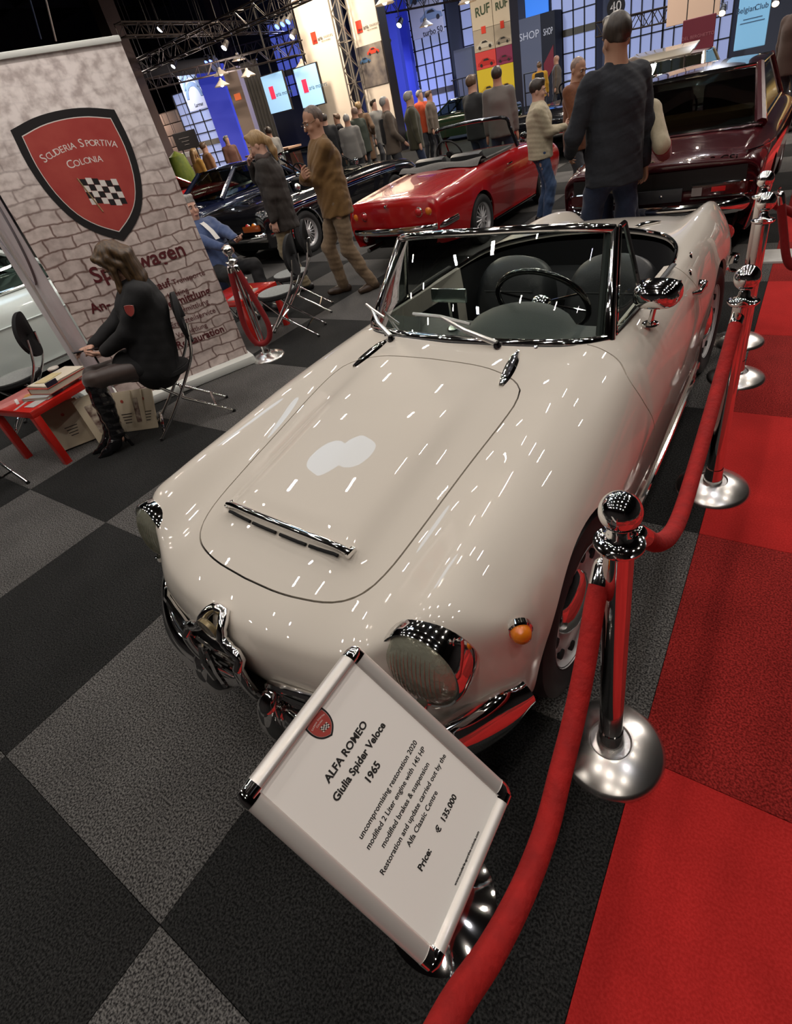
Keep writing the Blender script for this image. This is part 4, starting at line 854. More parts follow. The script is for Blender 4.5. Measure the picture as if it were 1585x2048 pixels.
    if legs:
        L = SDF(); L.chain(z(hip-up*.03, hip+up*.10), [.128*s*g, .112*s*g], .06)
        for d in (1, -1): L.cone(*z(hip+rt*.06*d-up*.02, hip+rt*.06*d+up*.08), .102*s*g, .092*s*g, .05)
        for hp, kn, an in ((hpr, kr, ar), (hpl, kl, al)):
            mid = kn*.5+an*.5; q = 0. if len(legs) > 2 and legs[2] == 'slim' else 1.
            L.chain(z(hp, kn), [.087*s*g+o*.4*q, (.061+.005*q)*s+o*.5*q], .05); L.chain(z(kn, kn*.68+an*.32 if q == 0 else mid, an), [(.061+.005*q)*s+o*.4*q, (.058+.004*q)*s+o*.4*q, (.038+.012*q)*s+o*.5*q], .03)
        L.obj(legs[0], legs[1], root, res*1.15, fold=fold*1.2, seed=int(h*1000)+3, fscale=26)
    if shoes:
        for an, toe in ((ar, A['toe_r']), (al, A['toe_l'])):
            S = SDF(); t = unit(toe); a0 = an-np.array((0, 0, .045+A['heel'])); S.cone(*z(an-np.array((0, 0, .0)), a0-t*.03), .042*s, .036*s, .03); S.chain(z(a0-t*.045, a0+t*.08, a0+t*.165), [.040*s, .042*s, .030*s], .03)
            S.box((np.array((0, 0, -.05))+(a0-np.array((0, 0, .045))))*s, np.array((.3, .3, .05))*s, None, .002, .006, -1); S.obj('shoe', shoes, root, res)
    # hair
    if hair and hair[0] != 'bald':
        K = SDF(); st, cn = hair
        if st == 'receding': K.ell(H_(0, -.014, .026), np.array((.0795, .0945, .088))*s, RH, .02); K.box(H_(0, .10, 0), np.array((.2, .07, .3))*s, RH, .01, .02, -1); K.ell(H_(0, .06, .12), np.array((.062, .11, .05))*s, RH, .02, -1); K.box(H_(0, 0, -.115), np.array((.2, .2, .07))*s, RH, .01, .02, -1)
        elif st == 'crop': K.ell(H_(0, -.012, .036), np.array((.0785, .0955, .0945))*s, RH, .02); K.box(H_(0, .09, -.02), np.array((.2, .07, .085))*s, RH, .01, .02, -1); K.box(H_(0, 0, -.115), np.array((.2, .2, .07))*s, RH, .01, .02, -1)
        else:
            K.ell(H_(0, -.014, .045), np.array((.085, .103, .098))*s, RH, .02); K.cone(H_(-.03, .06, .115), H_(.04, .055, .115), .025*s, .02*s, .03); K.box(H_(0, .107, -.02), np.array((.2, .055, .075))*s, RH, .01, .015, -1); K.box(H_(0, .045, -.11), np.array((.2, .1, .085))*s, RH, .01, .02, -1); K.box(H_(0, 0, -.14), np.array((.2, .2, .07))*s, RH, .01, .02, -1)
        if st == 'bun' or st == 'pony':
            K.ell(H_(0, -.095, .03), np.array((.033, .03, .033))*s, RH, .02)
            if st == 'pony': K.chain([H_(0, -.10, .03), H_(.0, -.125, -.03), H_(.01, -.115, -.13), H_(.015, -.09, -.22)], [.026*s, .036*s, .036*s, .016*s], .03)
        if st == 'long':
            dn = np.array((0, 0, -1.))
            for x in (-.066, -.045, -.02, .005, .03, .05, .068):
                a0 = H_(x, -.055, .055); a1 = H_(x*1.2, -.085-.01*math.cos(x*40), -.01); bk = unit(fw)*-.02; a2 = a1+(dn*.15+bk*1.2)*s; a3 = a2+(dn*.16+bk*.6+rt*x*.2)*s; K.chain([a0, a1, a2, a3], [.038*s, .034*s, .031*s, .010*s], .016)
            for d in (1, -1):
                a0 = H_(.058*d, .045, .085); a1 = H_(.079*d, .045, .0); a2 = a1+(dn*.13+fw*.015)*s; a3 = a2+(dn*.13+fw*.0)*s; K.chain([a0, a1, a2, a3], [.024*s, .021*s, .020*s, .007*s], .014)
                b0 = H_(.070*d, .0, .05); b1 = H_(.086*d, -.01, -.02); b2 = b1+(dn*.16-fw*.02)*s; K.chain([b0, b1, b2], [.03*s, .026*s, .012*s], .016)
        K.obj('hair', HAIRS[cn], root, res*.9, fold=.0028 if st == 'long' else .0015, fscale=95, seed=5, zs=.12)
    root['_'] = 0; del root['_']
    return root, dict(A=A, s=s, wr=wr*s, wl=wl*s, er=er*s, el=el*s, H=H_, hd=hd, RH=RH, hip=hip*s, up=up, fw=fw, rt=rt, kr=kr*s, kl=kl*s, ar=ar*s, al=al*s, shr=shr*s, shl=shl*s, nk=nk*s, hpr=hpr*s, hpl=hpl*s, ch=ch*s)
def ground(u, v, dist):
    """floor spot seen in the direction of (u, v), dist metres away along the floor"""
    d = _f+_r*((u-841.87)/FPX)+_d*((v-944.1)/FPX); q = np.array((d.x, d.y)); q /= np.linalg.norm(q); return (q[0]*dist, q[1]*dist, 0.)
def face_to(loc, tx, ty): return math.atan2(-(tx-loc[0]), ty-loc[1])
# ---------------------------------------------------------------- the people near the stand
BLKC = cloth('black_blazer', (.006, .006, .007)); OCHRE = cloth('ochre_shirt', (.135, .068, .016), (.165, .085, .022)); KHAKI = cloth('khaki_trousers', (.20, .135, .078), (.15, .10, .056))
OLIVEK = cloth('olive_chinos', (.24, .19, .11), (.19, .15, .085)); CHARJ = cloth('charcoal_jacket', (.020, .016, .014), (.032, .026, .022)); CREAMS = cloth('cream_sweater', (.46, .40, .28), (.40, .34, .23)); DENIM = cloth('blue_denim', (.022, .048, .115), (.035, .07, .15))
RUST = cloth('rust_jacket', (.15, .045, .012), (.11, .032, .009)); DGREY = cloth('dark_grey_trousers', (.035, .036, .042)); NAVYS = cloth('navy_sweater', (.0095, .0115, .017), (.015, .017, .024)); NAVYJ = cloth('navy_jeans', (.010, .018, .048), (.016, .028, .065)); BLUEH = cloth('blue_hoodie', (.035, .06, .145), (.05, .08, .18)); WHITES = cloth('white_shirt', (.62, .60, .57)); BROWNSH = mat('brown_leather', (.045, .025, .014), rough=.45); BLKSH = mat('black_shoe', (.008, .008, .008), rough=.35); PATENT = mat('black_patent', (.004, .004, .005), rough=.12, coat=1, bump=(22, .9)); TIGHTS = mat('sheer_tights', (.040, .022, .016), rough=.45, sheen=.4)
def look_at(loc, d): return math.atan2(-d[0], d[1])
# woman on the folding chair
fw_ = (-.50, -.87); wl_ = (-3.655, 1.835, 0)
wo, J = person('seated woman in a black blazer and patent boots looking down at a phone', wl_, look_at(wl_, fw_), 1.70, 'fair', ('long', 'streaked'), ('blazer', BLKC, .02), ('tights', TIGHTS, 'slim'), None,
  dict(hip=(0, .0, .555), lean=(0, -.24, 1), head=(.02, .42, 1), look=(.10, .80, -.62), rh=(.13, .33, .735), lh=(.0, .27, .70), rf=(.055, .515, 0), lf=(-.045, .475, 0), rk=(.18, .3, 1), lk=(.10, .3, 1), rel=(.9, -.6, -.5), lel=(-.9, -.6, -.5), toe_r=(.05, 1, -.12), toe_l=(.02, 1, -.12), heel=.05, rcurl=.45, lcurl=.75, rpalm=(-.2, .1, -1), lpalm=(.1, -.2, 1), rdir=(-.35, .9, .05), ldir=(.35, .9, .0), sit=1), .0085, True, fold=.003)
m = SDF(); s = J['s']
m.chain([J['hip']-np.array((0, .02, .03)), J['hip']+np.array((0, .16, -.0))], [.135*s, .12*s], .05)
for hp, kn in ((J['hpr'], J['kr']), (J['hpl'], J['kl'])): m.cone(hp, hp*.82+kn*.18, .104*s, .094*s, .04)
m.obj('skirt', BLKC, wo, .010)
for kn, an, nm in ((J['kr'], J['ar'], 'r'), (J['kl'], J['al'], 'l')):
    b = SDF(); tp = kn*.90+an*.10; b.chain([tp+(kn-an)*.02, kn*.6+an*.4, an+np.array((0, 0, .02))], [.068*s, .064*s, .047*s], .03); b.box(kn+(kn-an)*.13, np.array((.09, .09, .05)), None, .01, .01, -1)
    a0 = an-np.array((0, 0, .055)); b.chain([an, a0+np.array((0, .05, -.006)), a0+np.array((.0, .12, -.048)), a0+np.array((.0, .185, -.066))], [.048*s, .043*s, .031*s, .013*s], .03); b.cone(a0+np.array((0, -.035, .01)), a0+np.array((0, -.05, -.085)), .020*s, .008*s, .02)
    b.obj('patent_boot', PATENT, wo, .008, fold=.005, fscale=38)
for sd, w, e in (('r', J['wr'], J['er']), ('l', J['wl'], J['el'])):
    d = unit(w-e); MB().cyl(w-d*.022, w+d*.002, .040, .036, 18, False).obj('shirt_cuff', WHITES, wo)
c = J['nk']; MB().grid([[c+J['fw']*(.112-.012*k)+J['rt']*x*(.055-.012*k)+J['up']*(-.02-.045*k) for x in (-1, -.5, 0, .5, 1)] for k in range(4)]).obj('shirt_front', WHITES, wo)
p_ = J['shl']*.62+J['el']*.38-J['rt']*.075+J['fw']*.02
shield(wo, (p_+np.array((0, 0, .045)), tuple(unit(J['fw']*1+J['up']*.0)), tuple(unit(J['up'])), tuple(-J['rt'])), .062, .072, False, False, .002)
ph = tag(MB().box((0, 0, 0), (.078, .155, .009), bev=.004).obj('phone', mat('phone_black', (.015, .015, .017), rough=.2)), 'dark phone held in the hands of the seated woman', 'phone')
ph.parent = None; _w = Matrix.Rotation(wo.rotation_euler.z, 4, 'Z'); ph.location = Vector(wl_)+_w@Vector(tuple((J['wl']*.5+J['wr']*.5)+np.array((.01, .085, .018)))); ph.rotation_euler = (.15, .1, wo.rotation_euler.z+.25)
# standing man in ochre overshirt, arms folded
tl = (-4.10, 4.60, 0); man, J = person('man in an ochre overshirt with folded arms standing behind the grey folding chairs', tl, look_at(tl, (-.62, -.78)), 1.80, 'tan', ('crop', 'thin'), ('overshirt', OCHRE, .05), ('trousers', KHAKI), BROWNSH,
  dict(rh=(-.10, .235, 1.20), lh=(.13, .215, 1.155), rel=(.9, -.25, -.6), lel=(-.9, -.25, -.6), look=(-.18, 1, -.22), rf=(.13, .10, 0), lf=(-.10, -.18, 0), toe_r=(.1, 1, 0), toe_l=(-.35, 1, 0), rpalm=(-.1, -.9, .2), lpalm=(.1, -1, 0), rdir=(-1, -.15, .3), ldir=(1, -.2, .1), rcurl=.35, lcurl=.3, hip=(0, -.02, .92)), .0085, fold=.008)
H_ = J['H']; gl = MB()
for d in (1, -1): gl.tube([H_(.032*d+.022*math.cos(a), .112-.25*abs(.5)*0, .008+.017*math.sin(a)) for a in np.linspace(0, 2*math.pi, 18, endpoint=False)], .0016, 5, closed=True); gl.tube([H_(.054*d, .108, .012), H_(.078*d, .0, .012)], .0016, 5)
gl.tube([H_(-.010, .114, .012), H_(.010, .114, .012)], .0016, 5); gl.obj('spectacles', CHROME_DARK, man)
# woman in charcoal jacket, hand at her mouth
ll = (-5.02, 4.72, 0); la, J = person('blonde woman in a charcoal jacket with hand at mouth, left of the ochre man', ll, look_at(ll, (-.86, -.50)), 1.70, 'fair', ('pony', 'blonde'), ('jacket', CHARJ, .13), ('chinos', OLIVEK), BLKSH,
  dict(rh=(.06, .20, 1.44), lh=(-.25, .05, .80), rel=(.9, .2, -.8), look=(.05, 1, -.38), head=(0, .18, 1), rf=(.10, .08, 0), lf=(-.09, -.06, 0), rcurl=.9, lcurl=.5, rpalm=(-.3, -1, 0), rdir=(-.5, -.2, .8)), .0095, True, fold=.007)
MB().tube([J['nk']+J['rt']*.075*math.cos(a)+J['fw']*(.06*math.sin(a)+.01)+J['up']*(.015+.01*math.sin(3*a)) for a in np.linspace(0, 2*math.pi, 24, endpoint=False)], .034, 10, closed=True).obj('scarf', cloth('taupe_scarf', (.085, .055, .048), (.06, .04, .035)), la)
MB().loft([[J['nk']+J['fw']*(.105-.0*k)+J['rt']*(x)+J['up']*(-.02-.13*k)+J['fw']*y for x, y in ((-.028, 0), (.028, 0), (.028, .022), (-.028, .022))] for k in range(4)]).obj('scarf_end', cloth('taupe_scarf', (.085, .055, .048)), la)
# boy in cream sweater
bl = (-2.84, 7.18, 0); boy, J = person('boy in a cream sweater and blue jeans holding something small, beside the red convertible', bl, look_at(bl, (.86, .42)), 1.56, 'fair', ('short', 'dark'), ('sweater', CREAMS, .02), ('jeans', DENIM), BLKSH,
  dict(rh=(.05, .33, 1.16), lh=(-.06, .34, 1.14), look=(.1, 1, -.15), rf=(.11, .04, 0), lf=(-.10, -.03, 0), rcurl=.9, lcurl=.9, rpalm=(-1, .1, .2), lpalm=(1, .1, .2)), .0095, fold=.007)
rl = (-2.52, 7.62, 0); rm_, J = person('bearded man in a rust brown jacket with a crossbody strap, beside the boy', rl, look_at(rl, (.80, -.20)), 1.68, 'tan', ('crop', 'stubble'), ('jacket', RUST, .10), ('trousers', DGREY), BLKSH,
  dict(rh=(.12, .32, 1.08), lh=(-.02, .36, 1.10), look=(.12, 1, -.38), head=(0, .15, 1), rcurl=.7, lcurl=.6, rpalm=(-.4, 0, 1), lpalm=(.4, 0, 1)), .0095, fold=.005)
MB().tube(smooth_path([J['shl']+J['up']*.07, J['ch']+J['fw']*.155+J['rt']*.02, J['hip']+J['rt']*.17+J['fw']*.10+J['up']*.05], 12), .022, 6, flat=.3).obj('crossbody_strap', BLKC, rm_)
s_ = SDF(); hd, RH, s = J['hd'], J['RH'], J['s']; s_.ell((hd+RH@np.array((0, .028, -.062)))*s, np.array((.061, .068, .062))*s, RH, .02); s_.box((hd+RH@np.array((0, .05, .035)))*s, np.array((.2, .2, .075))*s, RH, .01, .02, -1); s_.obj('beard', HAIRS['dark'], rm_, .009)
nl = (-1.25, 4.62, 0); nm_, J = person('tall man in a navy sweater and dark jeans walking away behind the cream roadster', nl, look_at(nl, (-.72, .62)), 1.86, 'tan', ('short', 'dark'), ('sweater', NAVYS, .06), ('jeans', NAVYJ), BLKSH,
  dict(rh=(.27, .02, .86), lh=(-.20, .24, 1.02), rf=(.12, -.14, 0), lf=(-.12, .26, 0), look=(.1, 1, -.15), lel=(-.6, -.8, 0), rcurl=.5), .0095, girth=1.04, fold=.007)
cl_ = (-1.33, 4.93, 0); cm_, J = person('person in a cream jacket with red sleeve ends, mostly hidden by the tall navy man', cl_, look_at(cl_, (.25, 1)), 1.62, 'fair', ('short', 'brown'), ('jacket', cloth('cream_jacket', (.50, .43, .30), (.42, .36, .25)), .06), ('jeans', NAVYJ), BLKSH,
  dict(rh=(.36, .16, 1.02), lh=(-.16, .2, .95), look=(-.5, 1, -.5), head=(-.35, .45, 1), lean=(.24, .10, 1)), .012, face=False)
w, e = J['wr'], J['er']; MB().cyl(e*.9+w*.1, w, .068, .055, 18).obj('red_sleeve_end', cloth('red_sleeve', (.28, .012, .02)), cm_)
MB().tube(smooth_path([J['nk']-J['fw']*.10+J['rt']*.03, J['ch']-J['fw']*.165+J['rt']*.06, J['hip']-J['fw']*.16+J['rt']*.02+J['up']*.1], 10), .006, 6).obj('seam_stripe', BLKC, cm_)
sl = (-5.34, 3.95, 0); se, J = person('seated man in a blue zip hoodie holding a phone, half hidden by the brick-print banner', sl, look_at(sl, (.98, -.12)), 1.76, 'fair', ('short', 'grey'), ('hoodie', BLUEH, .02), ('trousers', cloth('black_trousers', (.008, .008, .009))), BLKSH,
  dict(hip=(0, -.10, .50), lean=(0, -.42, 1), look=(0, 1, .0), head=(0, .25, 1), rh=(.06, .33, .72), lh=(-.08, .36, .76), rf=(.13, .36, 0), lf=(-.10, .40, 0), rk=(.2, .4, 1), lk=(-.2, .4, 1), rel=(.8, -.5, -.4), lel=(-.8, -.5, -.4), rcurl=.6, lcurl=.8, rpalm=(-.3, .1, -1), lpalm=(.2, -.2, 1), sit=1), .0105, girth=1.18, fold=.006)
MB().grid([[J['nk']+J['fw']*(.10+.045*k)+J['rt']*x*.028+J['up']*(-.01-.10*k)+J['fw']*(.055*math.sin(k*.8)) for x in (-1, 0, 1)] for k in range(4)]).obj('shirt_front', WHITES, se)
ph2 = dup(ph, None, None, 'phone in the hands of the seated man in the blue hoodie'); ph2.location = Vector(sl)+Matrix.Rotation(se.rotation_euler.z, 4, 'Z')@Vector(tuple(J['wl']*.5+J['wr']*.5+np.array((.0, .09, .03)))); ph2.rotation_euler = (.2, 0, se.rotation_euler.z+.5)
# ---------------------------------------------------------------- visitors further down the hall
def col(n, c): return cloth(n, c)
CROWD = [
 # label, loc, facing, height, hair, top, legs, pose
 ('man in a grey beige sweater seen from behind, beyond the red convertible', (-4.48, 9.64, 0), (-.3, 1), 1.80, ('short', 'dark'), ('sweater', col('greige', (.13, .115, .105)), .05), NAVYJ, {}),
 ('person in a charcoal pullover beside the man in the grey beige sweater', (-5.13, 10.01, 0), (.4, 1), 1.77, ('short', 'brown'), ('pullover', col('charcoal_knit', (.022, .023, .024)), .05), NAVYJ, dict(rh=(.1, .25, 1.1), lh=(-.1, .25, 1.1))),
 ('grey-haired man in an olive quilted jacket, left of the dark green coupe', (-7.05, 10.95, 0), (.7, .5), 1.76, ('short', 'grey'), ('quilted_jacket', col('olive_quilt', (.045, .042, .022)), .12), NAVYJ, {}),
 ('man in a taupe and black jacket turned right, left of the olive jacket', (-7.35, 10.5, 0), (.6, .6), 1.78, ('crop', 'grey'), ('jacket', col('taupe', (.10, .075, .055)), .10), DGREY, dict(rh=(.2, .2, .95))),
 ('man in a long camel coat with his back turned', (-10.47, 13.72, 0), (-.3, 1), 1.82, ('short', 'blonde'), ('coat', col('camel', (.12, .066, .032)), .42), DGREY, dict(rh=(.24, .1, 1.0), lh=(-.24, .1, 1.0))),
 ('bald man in a dark green jacket looking left', (-9.45, 12.25, 0), (-.8, .2), 1.74, ('crop', 'stubble'), ('jacket', col('dark_green', (.020, .028, .018)), .12), DGREY, dict(lean=(0, .12, 1))),
 ('dark-haired man in a black turtleneck and grey coat, face to the right', (-10.6, 14.6, 0), (.9, -.2), 1.80, ('short', 'dark'), ('coat', col('silver_grey', (.16, .16, .15)), .2), DGREY, {}),
 ('bald man in a grey sweatshirt behind the ochre man', (-8.75, 10.95, 0), (-.4, .8), 1.64, ('crop', 'grey'), ('sweatshirt', col('pale_grey', (.20, .19, .175)), .05), DGREY, {}),
 ('man in a black jacket between the bald men', (-10.2, 11.9, 0), (-.6, .6), 1.74, ('short', 'dark'), ('jacket', col('ink_black', (.008, .008, .010)), .1), DGREY, {}),
 ('man in a black top at the lit counter', (-11.6, 11.0, 0), (-.7, .6), 1.66, ('short', 'brown'), ('top', col('ink_black', (.008, .008, .010)), .1), DGREY, {}),
 ('man in a light grey shirt at the lit counter', (-12.5, 12.2, 0), (-.8, .3), 1.74, ('short', 'dark'), ('shirt', col('pale_grey', (.20, .19, .175)), .05), DGREY, {}),
 ('red-haired woman in a dark top near the camel coat', (-11.2, 13.6, 0), (-.5, -.6), 1.68, ('short', 'brown'), ('top', col('ink_black', (.008, .008, .010)), .1), DGREY, {}),
 ('person in a bright orange top by the blue-lit pillar', (-9.3, 15.0, 0), (.9, -.2), 1.76, ('short', 'grey'), ('orange_top', col('orange', (.55, .075, .02)), .1), DGREY, {}),
 ('person in a brown jacket beside the orange top', (-8.95, 14.9, 0), (.9, .2), 1.70, ('short', 'brown'), ('jacket', col('taupe', (.10, .075, .055)), .1), DGREY, {}),
 ('visitor in a yellow jacket with a black backpack near the shop', (-8.35, 21.4, 0), (-.3, 1), 1.78, ('short', 'brown'), ('jacket', col('yellow', (.42, .22, .01)), .1), DGREY, {}),
 ('bald man in a grey brown coat by the shop wall', (-8.4, 23.2, 0), (-.9, -.3), 1.86, ('bald', 'grey'), ('coat', col('taupe', (.10, .075, .055)), .2), DGREY, {}),
 ('visitor in a navy jacket bending by the shop front', (-10.8, 24.0, 0), (.9, -.2), 1.64, ('short', 'dark'), ('jacket', col('navy_jacket', (.012, .018, .05)), .1), DGREY, {}),
 ('man in a brown striped pullover turned right by the tall windows', (-15.9, 13.6, 0), (.9, -.2), 1.78, ('short', 'grey'), ('pullover', col('brown_stripe', (.12, .05, .035)), .1), DGREY, {}),
 ('blonde person in a yellow top before the tall windows', (-14.2, 10.9, 0), (.2, 1), 1.66, ('long', 'blonde'), ('top', col('mustard', (.34, .19, .03)), .1), DGREY, {}),
 ('person in a tan coat beside the blonde in yellow', (-14.6, 11.6, 0), (.3, .9), 1.74, ('short', 'brown'), ('coat', col('tan_coat', (.26, .13, .06)), .2), DGREY, {}),
 ('man in a dark suit facing the viewer below the black notice board', (-15.6, 10.4, 0), (.8, -.8), 1.72, ('short', 'brown'), ('suit', col('suit_grey', (.05, .04, .032)), .1), DGREY, {}),
 ('person in an orange brown top by the banner edge', (-16.4, 10.6, 0), (.8, -.4), 1.62, ('short', 'brown'), ('top', col('orange_brown', (.22, .07, .02)), .1), DGREY, {}),
 ('person in a brown leather jacket below the light blue club banner', (-.55, 12.0, 0), (.6, .8), 1.86, ('short', 'dark'), ('jacket', col('brown_leather', (.05, .022, .014)), .1), DGREY, {}),
 ('person in red with a black cap at the right edge of the aisle', (.33, 7.9, 0), (-.2, 1), 1.50, ('short', 'dark'), ('red_top', col('red_top', (.35, .02, .02)), .1), DGREY, {}),
]
for lb, loc, fc, h, hr, tp, lg, po in CROWD:
    r_, J = person(lb, loc, look_at(loc, fc), h, random.choice(['fair', 'warm', 'tan']), hr, tp, ('trousers', lg), BLKSH, dict(po), .0215, face=False, fold=.003)
    if 'backpack' in lb: MB().box(J['ch']-J['fw']*.20+J['up']*.02, (.30, .16, .42), bev=.06).obj('backpack', BLKC, r_)
    if 'taupe and black' in lb: MB().box(J['ch']-J['fw']*.135-J['up']*.05, (.26, .09, .44), bev=.04).obj('black_back_panel', BLKC, r_)
    if 'striped' in lb:
        for k in range(6): MB().tube([J['ch']+J['rt']*.165*math.cos(a)+J['fw']*.135*math.sin(a)+J['up']*(-.22+.065*k) for a in np.linspace(0, 2*math.pi, 24, endpoint=False)], .014, 6, closed=True).obj('stripe', cloth('cream_stripe', (.30, .17, .12)), r_)
# ================================================================ folding chairs, low tables and the things on them
FELT = mat('grey_felt', (.30, .31, .30), rough=.95, noise=(60, (.22, .23, .22), .3)); BLKFAB = mat('black_fabric', (.008, .008, .009), rough=.9, bump=(200, .2))
def folding_chair(loc, rz, label, top=FELT):
    t = thing('folding_chair', label, 'chair', loc, rz, 'round-seat folding chairs')
    MB().lathe([(0, -.045), (.165, -.045), (.182, -.03), (.182, -.005), (.17, .0), (0, .002)], 40, (0, .02, .45)).obj('seat_base', BLKFAB, t)
    MB().lathe([(.172, -.004), (.174, .004), (.16, .010), (0, .013)], 40, (0, .02, .45)).obj('seat_pad', top, t)
    rows = []
    for k, w in ((.0, .92), (.0, 1), (.028, 1), (.028, .92), (.028, .02)):
        rows.append([(math.copysign(abs(math.cos(a))**.9, math.cos(a))*.165*w, -.235-k+.03*math.cos(a)**2-.06*math.sin(a)*.17, .735+.175*w*math.sin(a)) for a in np.linspace(0, 2*math.pi, 37)])
    rows.insert(0, [(0, -.235, .735)]*37); MB().grid(rows).obj('backrest', BLKFAB, t)
    for s in (1, -1):
        MB().tube(smooth_path([(s*.115, -.255, .72), (s*.13, -.225, .60), (s*.15, -.165, .47), (s*.165, .06, .20), (s*.17, .25, .012)], 20), .0105, 10).obj('front_leg', CHROME, t)
        MB().tube([(s*.14, .14, .425), (s*.15, -.02, .24), (s*.155, -.30, .015)], .0105, 10).obj('rear_leg', CHROME, t)
        for y, x in ((.25, .17), (-.30, .155)): MB().cyl((s*x, y, .0), (s*x, y, .026), .0135, .0135, 10).obj('foot_cap', RUBBERB, t)
    MB().tube(smooth_path([(-.165, .22, .045), (-.11, .20, .10), (0, .19, .125), (.11, .20, .10), (.165, .22, .045)], 16), .0095, 8).obj('front_stretcher', CHROME, t)
    MB().tube([(-.153, -.20, .10), (.153, -.20, .10)], .009, 8).obj('rear_stretcher', CHROME, t); MB().tube([(-.15, -.02, .25), (.15, -.02, .25)], .006, 8).obj('pivot_rod', CHROME, t)
    return t
folding_chair((-3.64, 1.875, 0), look_at((0, 0), (-.50, -.87)), 'black round-seat folding chair under the seated woman', BLKFAB)
folding_chair((-5.14, 1.46, 0), look_at((0, 0), (-.62, -.78)), 'empty grey-seat folding chair beside the silver car, left of the red table')
folding_chair((-3.98, 3.40, 0), look_at((0, 0), (-.88, -.47)), 'empty grey-seat folding chair nearest the roped banner foot, before a second one')
folding_chair((-4.30, 3.93, 0), look_at((0, 0), (-.80, -.60)), 'empty grey-seat folding chair behind the nearer one, in front of the ochre man')
folding_chair((-4.503, .666, 0), look_at((0, 0), (-.995, -.1)), 'folding chair at the left picture edge showing only one leg')
folding_chair((-5.42, 3.94, 0), look_at((0, 0), (.98, -.12)), 'black folding chair under the man in the blue hoodie', BLKFAB)
LACK = mat('red_lacquer', (.52, .016, .010), rough=.22, coat=.6)
def low_table(loc, rz, label):
    t = thing('low_table', label, 'table', loc, rz, 'red low tables')
    MB().box((0, 0, .425), (.55, .55, .05), bev=.004).obj('tabletop', LACK, t)
    for x in (-1, 1):
        for y in (-1, 1): MB().box((x*.25, y*.25, .2), (.05, .05, .40), bev=.003).obj('leg', LACK, t)
    return t
TA = (-4.455, 1.335, 0); TR = .14
low_table(TA, TR, 'red lacquered low table with books and papers at the seated woman\'s knees'); TB = (-4.52, 3.36, 0)
low_table(TB, .14, 'red lacquered low table half hidden behind the roped stanchion by the banner')
def on(T, rz, x, y, z): c, s = math.cos(rz), math.sin(rz); return (T[0]+c*x-s*y, T[1]+s*x+c*y, z)
PAGE = mat('page_cream', (.62, .56, .45), rough=.7); REDB = mat('red_cover', (.36, .05, .03), rough=.5); GREYB = mat('grey_cover', (.35, .36, .36), rough=.4); TANB = mat('tan_cover', (.50, .42, .30), rough=.5)
def book(T, rz, x, y, z, r, w, d, h, cover, label, name='book', cat='book'):
    b = thing(name, label, cat, on(T, rz, x, y, z), rz+r); MB().box((0, 0, h/2), (w-.008, d-.008, h-.006)).obj('page_block', PAGE, b, smooth=False)
    MB().box((0, 0, h-.002), (w, d, .004), bev=.001).obj('front_cover', cover, b); MB().box((0, 0, .002), (w, d, .004), bev=.001).obj('back_cover', cover, b); MB().box((-w/2+.002, 0, h/2), (.004, d, h)).obj('spine', cover, b, smooth=False); return b
book(TA, TR, .10, .02, .452, .2, .235, .31, .022, GREYB, 'grey magazine-like book at the bottom of the table pile')
book(TA, TR, .13, .08, .475, .08, .22, .33, .045, REDB, 'thick red book in the middle of the table pile')
book(TA, TR, .12, .09, .521, .03, .22, .32, .012, PAGE, 'cream covered booklet on top of the table pile', 'booklet', 'booklet')
tag(MB().box(on(TA, TR, .09, .05, .536), (.10, .16, .004), rotm('Z', .3)).obj('paper_slip', mat('yellow_paper', (.55, .45, .24), rough=.7)), 'yellowish slip of paper lying on the cream booklet', 'paper')
tag(MB().box(on(TA, TR, .235, -.02, .505), (.012, .085, .10), rotm('Z', TR+.05), bev=.002).obj('card_wallet', mat('dark_purple', (.025, .018, .035), rough=.4)), 'small dark purple card wallet leaning on the red book', 'wallet')
def cup(loc, label, c):
    t = thing('paper_cup', label, 'cup', loc); MB().lathe([(.026, 0), (.036, .085), (.0385, .087), (.0385, .093), (.034, .093), (.033, .08), (0, .078)], 24).obj('cup_body', mat('cup_'+c, dict(navy=(.02, .03, .06), brown=(.05, .02, .02))[c], rough=.5), t)
    MB().lathe([(.039, .086), (.040, .094), (.036, .099), (0, .097)], 24).obj('lid', mat('cup_lid', (.6, .56, .5), rough=.4), t)
cup(on(TA, TR, -.05, .19, .45), 'dark blue paper cup behind the book pile on the red table', 'navy'); cup(on(TB, .14, .02, .12, .45), 'dark brown paper cup with cream lid on the table behind the stanchion', 'brown')
pp = mat('glossy_leaflet', (.62, .58, .56), rough=.15, coat=1)
for k, (x, y, r, lb) in enumerate(((.06, -.20, .5, 'white leaflet nearest the front corner of the red table'), (-.06, -.16, 1.3, 'white leaflet lying left of the orange packet on the red table'), (.18, -.15, .2, 'white leaflet at the front edge of the red table'))):
    tag(MB().box(on(TA, TR, x, y, .4515+.001*k), (.02 if k != 2 else .10, .14, .002), rotm('Z', r)).obj('leaflet', pp), lb, 'leaflet')
tag(MB().box(on(TA, TR, .03, -.07, .463), (.13, .07, .025), rotm('Z', 1.0), bev=.006).obj('snack_packet', mat('orange_packet', (.50, .22, .05), rough=.4)), 'orange and tan packet lying between leaflets and books', 'packet')
tag(MB().box(on(TB, .14, .16, -.10, .458), (.20, .28, .012), rotm('Z', .4)).obj('magazine', pp), 'white magazine on the red table behind the stanchion', 'magazine')
tag(MB().box(on(TB, .14, .10, .02, .468), (.12, .16, .03), rotm('Z', 1.0), bev=.01).obj('snack_bag', mat('orange_packet', (.50, .22, .05), rough=.4)), 'orange snack bag on the red table behind the stanchion', 'packet')
